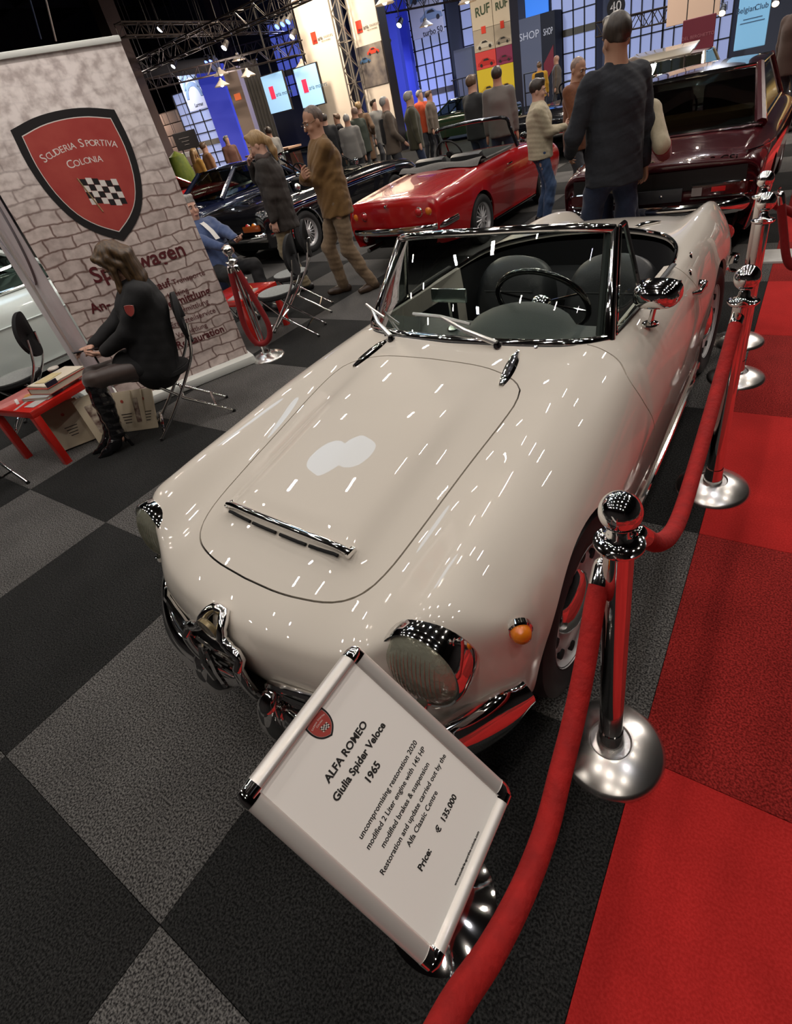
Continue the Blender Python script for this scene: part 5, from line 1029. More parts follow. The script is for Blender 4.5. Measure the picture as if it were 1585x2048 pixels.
# boards and catalogues under and beside the table
def board(loc, rz, tilt, w, h, t_, face, label, name='catalogue_box', cat='box'):
    b = thing(name, label, cat, loc, rz); R = rotm('X', tilt); MB().box(R@np.array((0, 0, h/2)), (w, t_, h), R, bev=.003).obj('carton', TANB, b)
    q = R@np.array((0, -t_/2-.001, h/2)); u, v, n = R@np.array((1, 0, 0)), R@np.array((0, 0, 1)), R@np.array((0, -1, 0))
    if face == 'print':
        for k in range(4): MB().box(q+v*(-.02-.022*k)+u*.03, (.09-.012*k, .001, .006), R).obj('text_line', INK, b, smooth=False)
        MB().lathe([(0, 0), (.012, 0), (.012, .002), (0, .002)], 14, q+v*.08+u*.02, R=np.stack([u, v, n], 1)).obj('round_mark', REDB, b)
    else:
        MB().box(q, (w*.62, .002, h*.6), R).obj('picture_panel', mat('brown_picture', (.10, .05, .04), rough=.4, noise=(18, (.45, .38, .30), .12)), b, smooth=False)
    return b
board((-4.36, 1.30, .004), math.radians(62), math.radians(-24), .30, .34, .07, 'print', 'cream catalogue box with printed lines leaning under the red table'); board((-4.13, 1.50, .004), math.radians(72), math.radians(-20), .26, .36, .05, 'picture', 'cream picture book leaning beside the red table leg', 'picture_book', 'book')
for k in range(3): board((-4.08+.07*k, 1.58+.035*k, .004), math.radians(28), math.radians(-22-4*k), .20, .31, .018, 'picture' if k == 1 else 'print', ['brochure stack leaning behind the patent boots, rearmost', 'brochure with a picture leaning behind the patent boots', 'white brochure leaning behind the patent boots, frontmost'][k], 'brochure', 'brochure')
# ================================================================ the other cars of the show
GLD = glass('dark_car_glass', (.75, .85, .80), .45); INTBLK = mat('dark_interior', (.012, .011, .011), rough=.8)
REDP = mat('red_paint', (.42, .006, .008), rough=.25, coat=1); MAROON = mat('maroon_paint', (.055, .004, .008), rough=.2, coat=1); BLKP = mat('black_paint', (.006, .006, .008), rough=.15, coat=1); NAVYP = mat('navy_paint', (.008, .012, .035), rough=.15, coat=1); SILV = mat('silver_green_paint', (.70, .78, .75), rough=.3, coat=1, metal=.15); GREENP = mat('dark_green_paint', (.010, .022, .012), rough=.15, coat=1)
def car_body(root, ST, paint, arches, half_w, hole=None, ns=6, nk=6, wr=.30, spokes=12, nm='body', wheel_x=.12):
    """lofted shell with wheel openings and an optional cabin opening; y = 0 at the rear"""
    P = PM.from_grid(dense(ST, ns, nk)); full_ = P
    for ya in arches: P = P.clip(lambda V, ya=ya: np.where(np.abs(V[:, 0]) > half_w*.5, wr*1.13-np.hypot(V[:, 1]-ya, V[:, 2]-wr), -1.))
    if hole is not None:
        sd = poly_sd(hole); zt = .6; P = P.clip(lambda V: np.where(V[:, 2] > zt, -sd(V[:, 0], V[:, 1]), -1.))
    P.lip(.02).obj(nm, paint, root)
    for ya in arches:
        for s in (1, -1):
            wheel(root, (s*(half_w-wheel_x), ya, wr), wr, s, .66, spokes)
            n = 16; rows = [[(s*(half_w-.06), ya+wr*1.14*math.cos(a), wr+wr*1.14*math.sin(a)), (s*(half_w-.34), ya+wr*1.14*math.cos(a), wr+wr*1.14*math.sin(a)), (s*(half_w-.34), ya, wr)] for a in np.linspace(-.3, math.pi+.3, n)]
            MB().grid(rows).obj('wheel_well', BLACKGAP, root)
    MB().box((0, (ST[0][0][1]+ST[-1][0][1])/2, .26), (half_w*1.5, abs(ST[-1][0][1]-ST[0][0][1])-.5, .10)).obj('floor_pan', BLACKGAP, root)
    return full_
def secs(rows):
    """rows: (y, z_centre, z_edge, half width at the edge, max half width, z of max, sill z, bow) -> half sections"""
    out = []
    for y, zc, ze, we, wm, zm, zs, bow in rows:
        out.append([(0, y-bow, zc), (we*.45, y-bow*.8, zc-.002), (we*.82, y-bow*.4, ze+(zc-ze)*.25), (we, y-bow*.2, ze), (we+(wm-we)*.7, y, ze-(ze-zm)*.35), (wm, y, zm), (wm-.01, y, (zm+zs)/2), (wm-.05, y, zs)])
    return out
def panes(root, bl, tp, roof=None, nm='greenhouse', paint=BLKP, gl=GLD, trim=CHROME, r=.018):
    """cabin from belt-level corners bl=[(hw,y,z) rear, front] and roof corners tp"""
    (w0, y0, z0), (w1, y1, z1) = bl; (v0, u0, t0), (v1, u1, t1) = tp
    A = lambda s: (np.array((s*w0, y0, z0)), np.array((s*w1, y1, z1)), np.array((s*v0, u0, t0)), np.array((s*v1, u1, t1)))
    L, Rr = A(-1), A(1)
    def pane(name, a, b, c, d, bow):
        rows = [[(a*(1-x)+b*x)*(1-k)+(d*(1-x)+c*x)*k+np.array(bow)*math.sin(math.pi*x) for x in np.linspace(0, 1, 9)] for k in np.linspace(0, 1, 5)]
        MB().grid(rows).obj(name, gl, root); ring = [rows[0][i] for i in range(9)]+[rows[k][8] for k in range(1, 5)]+[rows[4][i] for i in range(7, -1, -1)]+[rows[k][0] for k in range(3, 0, -1)]
        MB().tube(ring, r, 8, closed=True).obj(name+'_surround', trim, root)
    pane('rear_window', L[0], Rr[0], Rr[2], L[2], (0, -.06, .01)); pane('windscreen', L[1], Rr[1], Rr[3], L[3], (0, .07, .0))
    for S in (L, Rr): pane('side_window', S[0], S[1], S[3], S[2], (0, 0, 0))
    if roof:
        rows = [[L[2]*(1-x)*(1-k)+Rr[2]*x*(1-k)+L[3]*(1-x)*k+Rr[3]*x*k+np.array((0, (-.05*(1-k)+.06*k)*math.sin(math.pi*x), .055*(math.sin(math.pi*x)**.6)*(.55+.45*math.sin(math.pi*k)))) for x in np.linspace(-.0, 1.0, 17)] for k in np.linspace(0, 1, 9)]
        MB().grid(rows).obj('roof', roof, root)
        for S in (L, Rr): MB().tube([S[0], S[0]*.5+S[2]*.5, S[2]], [r*2.6, r*2.3, r*2], 8).obj('roof_pillar', roof, root); MB().tube([S[1], S[3]], r*1.5, 8).obj('roof_pillar', roof, root)
def car_seat(root, x, y, z, m, w=.46):
    s = bpy.data.objects.new('seat', None); link(s, root); s.location = (x, y, z)
    MB().box((0, -.18, .28), (w, .13, .56), rotm('X', -.22+.45), bev=.05).obj('backrest', m, s); MB().box((0, .10, .02), (w, .5, .14), bev=.05).obj('cushion', m, s)
def steer(root, c, tilt=-65, r=.19):
    s = bpy.data.objects.new('steering_wheel', None); link(s, root); s.location = c; s.rotation_euler = (math.radians(tilt)+math.pi, 0, 0)
    MB().tube([(r*math.cos(a), r*math.sin(a), 0) for a in np.linspace(0, 2*math.pi, 28, endpoint=False)], .012, 6, closed=True).obj('rim', INTBLK, s)
    for a in (0, math.pi*.5, math.pi): MB().tube([(0, 0, 0), (r*math.cos(a), r*math.sin(a), 0)], .010, 5).obj('spoke', CHROME_DARK, s)
    MB().lathe([(.05, -.02), (.05, .01), (.0, .02)], 14).obj('hub', INTBLK, s)
def lamp_round(root, c, r, m, nm='tail_lamp', R=None):
    l = bpy.data.objects.new(nm, None); link(l, root); l.location = c
    MB().lathe([(r*1.18, .02), (r*1.2, -.01), (r*1.05, -.022), (r, -.018)], 22, axis='y').obj('chrome_ring', CHROME, l); MB().lathe([(r, -.015), (r*.8, -.032), (r*.4, -.04), (0, -.042)], 22, axis='y').obj('lens', m, l)
def bumper_bar(root, P, r=.035, flat=1.5, nm='bumper', m=CHROME): MB().tube(smooth_path(P, 24), r, 10, flat=flat).obj(nm, m, root)
# ---- red convertible, tail towards us
rc = thing('convertible', 'red open convertible with round tail lamps and folded dark hood, tail towards the viewer', 'car', (-3.93, 5.30, 0), 0)
ST = secs([(.10, .40, .40, .46, .56, .36, .30, .08), (.03, .52, .52, .52, .60, .47, .30, .06), (.02, .68, .67, .54, .615, .56, .30, .05), (.05, .765, .75, .545, .625, .62, .30, .06), (.12, .80, .775, .56, .635, .64, .27, .06), (.5, .835, .80, .575, .655, .64, .22, .03), (1.0, .862, .83, .58, .668, .62, .20, 0), (1.5, .875, .85, .585, .672, .60, .19, 0), (2.2, .885, .86, .59, .675, .60, .18, 0), (2.7, .87, .84, .585, .675, .60, .18, 0), (3.3, .81, .79, .57, .665, .58, .20, 0), (3.75, .72, .70, .54, .64, .55, .25, -.03), (3.92, .55, .55, .50, .58, .5, .30, -.05), (3.95, .36, .36, .45, .52, .36, .32, -.05)])
car_body(rc, ST, REDP, (1.03, 3.12), .675, half([(0, 1.25), (.40, 1.26), (.54, 1.40), (.55, 1.7), (.55, 2.2), (.48, 2.34), (0, 2.38)]), wr=.285, spokes=14, wheel_x=.09)
MB().add([(x, y, .38) for x, y in half([(0, 1.2), (.56, 1.2), (.57, 2.4), (0, 2.4)])], [(0, 1, 2, 3, 4, 5)][:1] if False else [tuple(range(6))]).obj('cabin_floor', INTBLK, rc)
m = MB(); m.grid([[(x, 1.16+.30*k-.10*(abs(x)/.56)**2*0, .868+.055*math.sin(math.pi*min(k*1.05, 1))+.012*math.sin(x*9+k*4)) for x in np.linspace(-.58, .58, 25)] for k in np.linspace(0, 1, 9)]); m.obj('folded_hood', cloth('grey_hood', (.09, .085, .08), (.06, .056, .052)), rc)
for s in (1, -1): MB().tube(smooth_path([(s*.55, 1.30, .885), (s*.575, 1.7, .89), (s*.575, 2.15, .895)], 10), .018, 8, flat=.7).obj('hood_edge', cloth('grey_hood', (.09, .085, .08)), rc)
wsx = [(-.60, 2.32, .87), (.60, 2.32, .87)]; MB().tube(smooth_path([(-.60, 2.32, .87), (-.55, 2.24, 1.10), (-.52, 2.19, 1.215), (-.25, 2.25, 1.235), (0, 2.27, 1.24), (.25, 2.25, 1.235), (.52, 2.19, 1.215), (.55, 2.24, 1.10), (.60, 2.32, .87)], 50), .021, 8).obj('windscreen_frame', BLKP, rc)
MB().tube(smooth_path([(.565, 2.25, 1.09), (.61, 2.34, .88)], 6), .012, 6).obj('windscreen_trim', CHROME, rc)
MB().grid([[(x*(1-.14*k), 2.32+.05*(1-(x/.6)**2)-.11*k, .87+.35*k) for x in np.linspace(-.60, .60, 9)] for k in (0, .5, 1)]).obj('glass_pane', WGLASS, rc)
MB().grid([[(x, 2.05+.28*k, .78+.12*math.sin(k*1.5)) for x in np.linspace(-.55, .55, 9)] for k in np.linspace(0, 1, 5)]).obj('dashboard', INTBLK, rc); car_seat(rc, .27, 1.72, .42, LEATHER, .44); car_seat(rc, -.27, 1.72, .42, LEATHER, .44); steer(rc, (-.26, 2.0, .93)); 
for x, m_ in ((-.50, AMBER), (-.36, REDLENS), (.40, REDLENS), (.52, AMBER)): lamp_round(rc, (x, .005+.03*(abs(x) > .45), .635), .046, m_)
bumper_bar(rc, [(-.645, .42, .47), (-.62, .12, .47), (-.50, -.01, .47), (0, -.06, .47), (.50, -.01, .47), (.62, .12, .47), (.645, .42, .47)], .022, 1.6)
for s in (1, -1): MB().ball((s*.42, .0, .40), (.035, .03, .045), 14).obj('overrider', CHROME, rc); MB().tube([(s*.65, .75+.62, .205), (s*.655, 2.7, .195)], .014, 6).obj('sill_trim', CHROME, rc)
MB().cyl((-.38, -.05, .27), (-.38, .3, .27), .028, .028, 12).obj('exhaust_pipe', CHROME_DARK, rc)
for s in (1, -1): MB().tube([(s*.675, 1.78, .745), (s*.69, 1.82, .75), (s*.685, 1.92, .75)], .010, 6).obj('door_handle', CHROME, rc)
MB().lathe([(.035, .0), (.035, .02), (0, .03)], 12, (.62, 2.45, .90)).obj('mirror_foot', BLKP, rc); MB().ball((.66, 2.42, .97), (.05, .035, .045), 14).obj('door_mirror', BLKP, rc)
MB().lathe([(.02, -.01), (.018, .012), (0, .014)], 14, (0, -.045, .73), 'y', rotm('Z', math.pi)).obj('boot_button', CHROME, rc); MB().tube([(x, .09, .80) for x in np.linspace(-.14, .14, 6)], .006, 5).obj('badge_strip', CHROME_DARK, rc)
# ---- maroon coupe, tail towards us
bc = thing('coupe', 'dark maroon coupe with a large rear window and chrome trim, tail towards the viewer', 'car', (-1.08, 5.22, 0), 0)
ST = secs([(.12, .42, .42, .60, .70, .40, .32, .06), (.05, .50, .50, .66, .745, .46, .32, .05), (.02, .58, .575, .68, .755, .52, .32, .05), (.05, .72, .71, .685, .76, .62, .31, .05), (.0, .80, .785, .68, .765, .68, .30, .04), (.05, .855, .835, .67, .775, .70, .28, .04), (.35, .895, .87, .66, .79, .71, .24, .02), (.8, .925, .90, .66, .80, .70, .20, 0), (1.2, .94, .915, .66, .805, .70, .18, 0), (2.2, .94, .915, .66, .805, .70, .18, 0), (3.1, .93, .905, .66, .80, .69, .19, 0), (3.9, .86, .84, .65, .785, .66, .22, -.02), (4.45, .76, .75, .63, .75, .6, .26, -.06), (4.62, .60, .60, .6, .70, .55, .3, -.08), (4.62, .40, .40, .56, .65, .40, .34, -.08)])
car_body(bc, ST, MAROON, (1.02, 3.65), .805, None, wr=.31, spokes=16)
panes(bc, [(.665, .82, .93), (.66, 3.0, .93)], [(.545, 1.42, 1.315), (.55, 2.45, 1.33)], MAROON, trim=CHROME)
MB().box((0, 1.15, .92), (1.2, .5, .03)).obj('parcel_shelf', INTBLK, bc)
TANL = mat('tan_leather', (.16, .075, .025), rough=.5)
MB().box((0, 1.40, .95), (1.12, .16, .16), rotm('X', .25), bev=.06).obj('rear_bench', TANL, bc); car_seat(bc, .30, 2.05, .66, mat('brown_leather_seat', (.045, .016, .010), rough=.5), .5); car_seat(bc, -.30, 2.05, .66, mat('brown_leather_seat', (.045, .016, .010)), .5); steer(bc, (-.32, 2.62, .98)); MB().box((-.28, 1.02, .95), (.32, .2, .004), rotm('Z', .3)).obj('papers', mat('glossy_leaflet', (.62, .58, .56)), bc)
MB().grid([[(x, -.045+.03*(x/.68)**2+.012*k, .775-.15*k) for x in np.linspace(-.68, .68, 13)] for k in (0, .5, 1)]).obj('black_rear_panel', INTBLK, bc)
for s in (1, -1):
    c_ = bpy.data.objects.new('tail_lamp', None); link(c_, bc)
    MB().grid([[(s*x, -.052+.035*(x/.68)**2+(.11 if x > .72 else 0), z) for x in (.31, .45, .60, .70, .76)] for z in (.655, .575)][::s]).obj('dark_lens', mat('smoked_red_lens', (.06, .004, .005), rough=.15, coat=1), c_)
    MB().box((s*.50, -.040, .622), (.10, .012, .035)).obj('reflector', mat('red_reflector', (.65, .01, .012), rough=.2, coat=1), c_); MB().box((s*.345, -.046, .612), (.075, .012, .06)).obj('reversing_lens', mat('clear_lens', (.30, .28, .27), rough=.2), c_)
    MB().grid([[(s*x, -.058+.045*(x/.68)**2+(.10 if x > .70 else 0), z) for x in (.60, .66, .72, .765)] for z in (.66, .57)][::s]).obj('amber_lens', mat('amber_brown_lens', (.34, .075, .015), rough=.15, coat=1), c_)
    MB().tube(smooth_path([(s*.30, -.058, .567), (s*.55, -.04, .567), (s*.71, .0, .57), (s*.765, .10, .60), (s*.70, .0, .655), (s*.30, -.055, .665)], 20), .007, 6).obj('lamp_trim', CHROME, c_)
MB().box((-.02, -.070, .605), (.52, .012, .10), bev=.003).obj('plate_panel', mat('blank_plate', (.045, .050, .056), rough=.35), bc)
for x in (-.14, .08): MB().lathe([(.014, 0), (.012, -.01), (0, -.012)], 10, (x, -.077, .605), 'y').obj('plate_bolt', CHROME, bc)
bumper_bar(bc, [(-.81, .55, .49), (-.80, .22, .49), (-.70, .02, .485), (-.35, -.075, .48), (.35, -.075, .48), (.70, .02, .485), (.80, .22, .49), (.81, .55, .49)], .032, 1.7)
bumper_bar(bc, [(-.78, .2, .455), (-.4, -.10, .45), (.4, -.10, .45), (.78, .2, .455)], .016, 1, 'bumper_rubber', RUBBERB)
for s in (1, -1): MB().tube(smooth_path([(s*.655, .02, .855), (s*.74, .35, .83), (s*.79, 1.0, .80), (s*.80, 2.4, .79), (s*.78, 3.8, .76)], 20), .009, 6).obj('waist_trim', CHROME, bc)
rd = bpy.data.objects.new('round_emblem', None); link(rd, bc); c0 = np.array((-.03, .005, .825))
E0 = (c0, np.array((1., 0, 0)), np.array((0, .30, .954)), np.array((0, -.954, .30)))
RE = np.stack(E0[1:], 1)
MB().lathe([(0, 0), (.043, 0), (.043, .006), (0, .007)], 28, c0, R=RE).obj('silver_rim', CHROME, rd); MB().lathe([(0, .007), (.038, .007), (.038, .0085), (0, .009)], 28, c0, R=RE).obj('dark_ring', mat('emblem_black', (.01, .01, .012), rough=.2), rd)
for q in range(4):
    a0 = q*math.pi/2; pts = [(0, 0)]+[(.022*math.cos(a0+t), .022*math.sin(a0+t)) for t in np.linspace(0, math.pi/2, 8)]
    MB().prism(pts, .001, (c0+E0[3]*.0088, E0[1], E0[2], E0[3])).obj('emblem_quarter', mat('emblem_white', (.7, .7, .7)) if q % 2 else mat('emblem_blue', (.03, .12, .42)), rd)
for k, ch in enumerate('BMW'): a = math.pi/2+(1-k)*.8; text('emblem_letter', ch, .016, (c0+E0[3]*.009+E0[1]*.030*math.cos(a)+E0[2]*.030*math.sin(a), E0[1]*math.sin(a)-E0[2]*math.cos(a), E0[1]*math.cos(a)+E0[2]*math.sin(a), E0[3]), CHROME, rd, ext=.0004)
text('boot_script', '3.0 CSi', .075, ((.47, -.0, .818), (1, 0, 0), (0, .30, .954), (0, -.954, .30)), CHROME, bc, ext=.004, sx=1.25, bold=.001)
MB().box((-.2, -.105, .44), (.10, .02, .03)).obj('tow_mount', CHROME_DARK, bc)
# ---- black convertible with side stripes, tail towards us
kc = thing('convertible', 'black open convertible with red and blue side stripes behind the ochre man', 'car', (-7.08, 5.52, 0), 0)
ST2 = secs([(.12, .40, .40, .60, .70, .38, .30, .06), (.04, .52, .52, .66, .74, .47, .30, .05), (.03, .66, .65, .67, .755, .56, .30, .05), (.06, .78, .765, .67, .765, .64, .29, .05), (.3, .82, .80, .66, .785, .66, .25, .02), (.83, .84, .82, .66, .80, .66, .20, 0), (1.5, .85, .83, .66, .80, .66, .18, 0), (2.5, .87, .85, .66, .80, .66, .18, 0), (3.3, .85, .83, .65, .795, .65, .19, 0), (4.0, .76, .75, .63, .77, .6, .24, -.03), (4.3, .6, .6, .58, .7, .52, .3, -.06), (4.33, .38, .38, .54, .64, .38, .33, -.06)])
car_body(kc, ST2, BLKP, (.83, 3.35), .80, half([(0, 1.05), (.5, 1.07), (.61, 1.25), (.62, 2.3), (.52, 2.55), (0, 2.6)]), wr=.30, spokes=18, wheel_x=.085)
MB().grid([[(x, y, .40) for x in (-.6, .6)] for y in (1.0, 2.6)]).obj('cabin_floor', INTBLK, kc)
P = [(-.66, 2.62, .87), (-.60, 2.25, 1.10), (-.54, 1.98, 1.29), (-.27, 2.03, 1.315), (0, 2.05, 1.32), (.27, 2.03, 1.315), (.54, 1.98, 1.29), (.60, 2.25, 1.10), (.66, 2.62, .87)]
MB().tube(smooth_path(P, 50), .020, 8).obj('windscreen_frame', CHROME, kc); MB().grid([[(x*(1-.17*k), 2.64-.62*k, .87+.43*k) for x in np.linspace(-.65, .65, 9)] for k in (0, .5, 1)]).obj('glass_pane', WGLASS, kc)
for s in (1, -1):
    for z, m_, nm in ((.735, mat('stripe_red', (.40, .012, .02), rough=.3, coat=1), 'red_stripe'), (.705, mat('stripe_blue', (.02, .05, .42), rough=.3, coat=1), 'blue_stripe'), (.678, mat('stripe_pale', (.35, .42, .62), rough=.3, coat=1), 'pale_stripe')): MB().tube(smooth_path([(s*.775, .22, z-.02), (s*.800, .8, z), (s*.803, 1.6, z+.005), (s*.803, 2.6, z+.01), (s*.796, 3.4, z)], 20), .014, 6, flat=.25).obj(nm, m_, kc)
    MB().tube([(s*.69, 1.1, .845), (s*.70, 2.5, .87)], .012, 6).obj('door_rail', CHROME, kc)
    for x, m_ in ((.58, AMBER), (.44, REDLENS)): lamp_round(kc, (s*x, .02, .60), .05, m_)
    car_seat(kc, s*.3, 1.75, .42, LEATHER); MB().tube([(s*.79, .83+.345*math.cos(a), .30+.345*math.sin(a)) for a in np.linspace(.0, math.pi, 20)], .014, 6).obj('arch_trim', CHROME, kc)
MB().box((.52, -.01, .58), (.34, .05, .085), bev=.02).obj('lamp_cluster', mat('amber_brown_lens', (.34, .075, .015)), kc); bumper_bar(kc, [(-.78, .35, .46), (-.7, .05, .46), (-.4, -.04, .455), (.4, -.04, .455), (.7, .05, .46), (.78, .35, .46)], .03, 1.6); steer(kc, (-.3, 2.2, .95)); MB().ball((.73, 2.42, .98), (.05, .04, .05), 12).obj('door_mirror', CHROME, kc); MB().ball((.62, 1.02, .90), (.06, .06, .05), 12).obj('hood_catch', CHROME, kc)
# ---- navy coupe left of it
nc = thing('coupe', 'dark navy coupe half hidden behind the brick-print banner and the blonde woman', 'car', (-9.35, 6.15, 0), 0)
car_body(nc, ST2, NAVYP, (.83, 3.35), .80, None, wr=.30, spokes=14); panes(nc, [(.63, .75, .84), (.64, 2.75, .87)], [(.52, 1.35, 1.24), (.53, 2.1, 1.25)], NAVYP)
bumper_bar(nc, [(-.78, .35, .46), (-.7, .05, .46), (-.4, -.04, .455), (.4, -.04, .455), (.7, .05, .46), (.78, .35, .46)], .03, 1.6)
for s in (1, -1): lamp_round(nc, (s*.55, .02, .60), .05, REDLENS)
# ---- silver coupe at the left edge
wc = thing('coupe', 'pale silver coupe parked at the left picture edge behind the empty chair', 'car', (-6.85, -.30, 0), 0)
ST3 = secs([(.12, .42, .42, .62, .74, .40, .30, .06), (.04, .60, .60, .68, .79, .52, .28, .05), (.06, .80, .79, .68, .81, .62, .26, .05), (.3, .90, .88, .68, .83, .66, .22, .02), (1.0, .93, .91, .68, .845, .66, .18, 0), (2.2, .93, .91, .68, .845, .66, .17, 0), (3.2, .92, .90, .68, .84, .66, .18, 0), (4.0, .85, .83, .66, .81, .62, .22, -.03), (4.35, .66, .66, .62, .74, .55, .28, -.06), (4.4, .40, .40, .56, .68, .40, .32, -.06)])
car_body(wc, ST3, SILV, (.78, 3.6), .845, None, wr=.31, spokes=12); panes(wc, [(.70, .75, .92), (.70, 3.05, .92)], [(.55, 1.35, 1.29), (.55, 2.45, 1.30)], SILV)
MB().tube([(.845, .5, .64), (.858, 1.6, .67), (.855, 3.0, .66), (.83, 3.9, .63)], .008, 6).obj('waist_crease', SILV, wc); MB().tube([(.83, 1.1, .24), (.835, 3.2, .235)], .012, 6).obj('sill_trim', CHROME, wc)
MB().box((.92, 2.62, .86), (.10, .05, .07), bev=.02).obj('door_mirror', BLKP, wc)
# ---- dark green coupe far back and smaller far cars
gc = thing('coupe', 'dark green coupe with light alloy wheels beyond the olive jacket man', 'car', (-9.2, 21.0, 0), math.pi/2)
car_body(gc, ST2, GREENP, (.95, 3.35), .80, None, wr=.33, spokes=10); panes(gc, [(.66, .55, .84), (.64, 2.95, .86)], [(.52, 1.55, 1.26), (.53, 2.25, 1.28)], GREENP); bumper_bar(gc, [(-.74, .1, .5), (0, -.02, .5), (.74, .1, .5)], .04, 1.6)
for lb, loc, rz, pt_, roof in (('red car far left beyond the navy coupe', (-12.9, 6.1, 0), .0, REDP, True), ('black car right of the red convertible nose', (-4.75, 12.2, 0), .0, BLKP, False), ('beige vintage car with raised bonnet behind the maroon coupe', (-2.6, 12.2, 0), .0, mat('beige_paint', (.36, .32, .25), rough=.3, coat=1), True), ('yellow cream open car at the top right of the hall', (-.15, 12.5, 0), .0, mat('yellow_cream_paint', (.50, .36, .14), rough=.3, coat=1), False), ('white car at the right edge beyond the maroon coupe', (1.95, 9.6, 0), 0, mat('white_paint', (.6, .6, .57), rough=.3, coat=1), False)):
    c_ = thing('car', lb, 'car', loc, rz); car_body(c_, ST3, pt_, (.78, 3.6), .845, None, ns=4, nk=4, wr=.32, spokes=10)
    if roof: panes(c_, [(.66, .75, .92), (.66, 3.05, .92)], [(.55, 1.35, 1.29), (.55, 2.45, 1.30)], pt_)
    else: MB().tube(smooth_path([(-.62, 2.9, .92), (-.52, 2.6, 1.22), (0, 2.66, 1.25), (.52, 2.6, 1.22), (.62, 2.9, .92)], 24), .02, 6).obj('windscreen_frame', BLKP, c_)
    if 'raised' in lb: MB().box((0, .35, 1.42), (1.1, .9, .03), rotm('X', .15), bev=.01).obj('raised_bonnet', pt_, c_); MB().cyl((.4, .3, .9), (.4, .3, 1.4), .012).obj('bonnet_prop', CHROME_DARK, c_)
    bumper_bar(c_, [(-.78, .15, .5), (0, -.03, .5), (.78, .15, .5)], .035, 1.6)
    for s in (1, -1): lamp_round(c_, (s*.6, .03, .66), .06, REDLENS)
# ================================================================ the hall shell, stands and hanging things
def onY(u, v, Y):
    d = _f+_r*((u-841.87)/FPX)+_d*((v-944.1)/FPX); t = Y/d.y; return d.x*t, CAMH+d.z*t
WALLM = mat('dark_hall_wall', (.030, .026, .026), rough=.9, noise=(2, (.018, .016, .017), .3)); STEELB = mat('dark_iron', (.020, .017, .017), rough=.6); CEILM = mat('dark_roof', (.010, .010, .012), rough=.9)
def struct(name, mb, m, parent=None):
    o = mb.obj(name, m, parent, smooth=False)
    if parent is None: o['kind'] = 'structure'
    return o
FAR = 34.5
struct('wall_back', MB().box((-22, FAR+.6, 5.5), (76, .3, 11.2)), mat('hall_wall_grey', (.10, .105, .13), rough=.9)); struct('wall_left', MB().box((-46, 15, 5.5), (.3, 48, 11.2)), WALLM); struct('wall_right', MB().box((12, 15, 5.5), (.3, 48, 11.2)), WALLM); struct('wall_front', MB().box((-17, -7.5, 5.5), (60, .3, 11.2)), WALLM)
ceil = struct('ceiling', MB().box((-17, 14, 11.2), (60, 46, .2)), CEILM)
for k in range(9): MB().box((-17, -4+k*4.6, 10.75), (60, .28, .7)).obj('roof_beam', STEELB, ceil, smooth=False)
for k in range(8): MB().box((-42+k*7, 14, 10.6), (.22, 46, .4)).obj('purlin', STEELB, ceil, smooth=False)
# tall iron-framed windows
PANE = mat('lit_pane', (.35, .40, .55), rough=.3, emit=(.42, .49, .90), es=.40); PANEB = mat('blue_lit_pane', (.1, .1, .5), rough=.3, emit=(.12, .17, .80), es=.45)
_pm = {}
def window(k, u0, u1, vb, vt_, Y, nx, ny, bars=(), pane=PANE, z0=None, z1=None):
    x0, zb = onY(u0, vb, Y); x1, zt = onY(u1, vt_, Y); zb = zb if z0 is None else z0; zt = zt if z1 is None else z1
    w = bpy.data.objects.new('window_%d' % k, None); COL.objects.link(w); w.location = (x0, Y, zb); w['kind'] = 'structure'; W_, H_ = x1-x0, zt-zb; dx, dz = W_/nx, H_/ny
    o = MB().box((0, 0, 0), (dx-.06, .02, dz-.06)).obj('pane', pane, w, smooth=False); me = o.data; bpy.data.objects.remove(o)
    for i in range(nx):
        for j in range(ny): p = bpy.data.objects.new('pane', me); link(p, w); p.location = ((i+.5)*dx, 0, (j+.5)*dz)
    for i in range(nx+1): MB().box((i*dx, -.03, H_/2), (.055, .07, H_)).obj('mullion', STEELB, w, smooth=False)
    for j in range(ny+1): MB().box((W_/2, -.03, j*dz), (W_, .07, .05 if j not in bars else .30)).obj('glazing_bar', STEELB if j not in bars else mat('stone_sill', (.16, .14, .10), rough=.9), w, smooth=False)
    return w
window(1, 833, 897, 215, 70, FAR, 5, 8, (2,), PANE, .15, 5.9); window(2, 1108, 1193, 160, 0, FAR, 4, 8, (3,), PANE, .2, 7.0)
window(3, 1220, 1330, 100, 0, FAR, 5, 8, (), PANE, .2, 7.0); window(4, 786, 822, 150, 50, FAR, 3, 8, (3,), PANEB, .2, 7.5); window(5, 398, 444, 330, 205, 27, 4, 8, (3,), PANE, -.0, 4.6)
window(6, 935, 1012, 150, 0, FAR+.25, 4, 8, (3,), PANE, .2, 6.5); window(7, 1325, 1470, 100, 0, FAR, 6, 8, (), PANE, .2, 7.0); window(8, 545, 585, 95, 30, 30, 4, 6, (2,), PANEB, 3.0, 6.6)
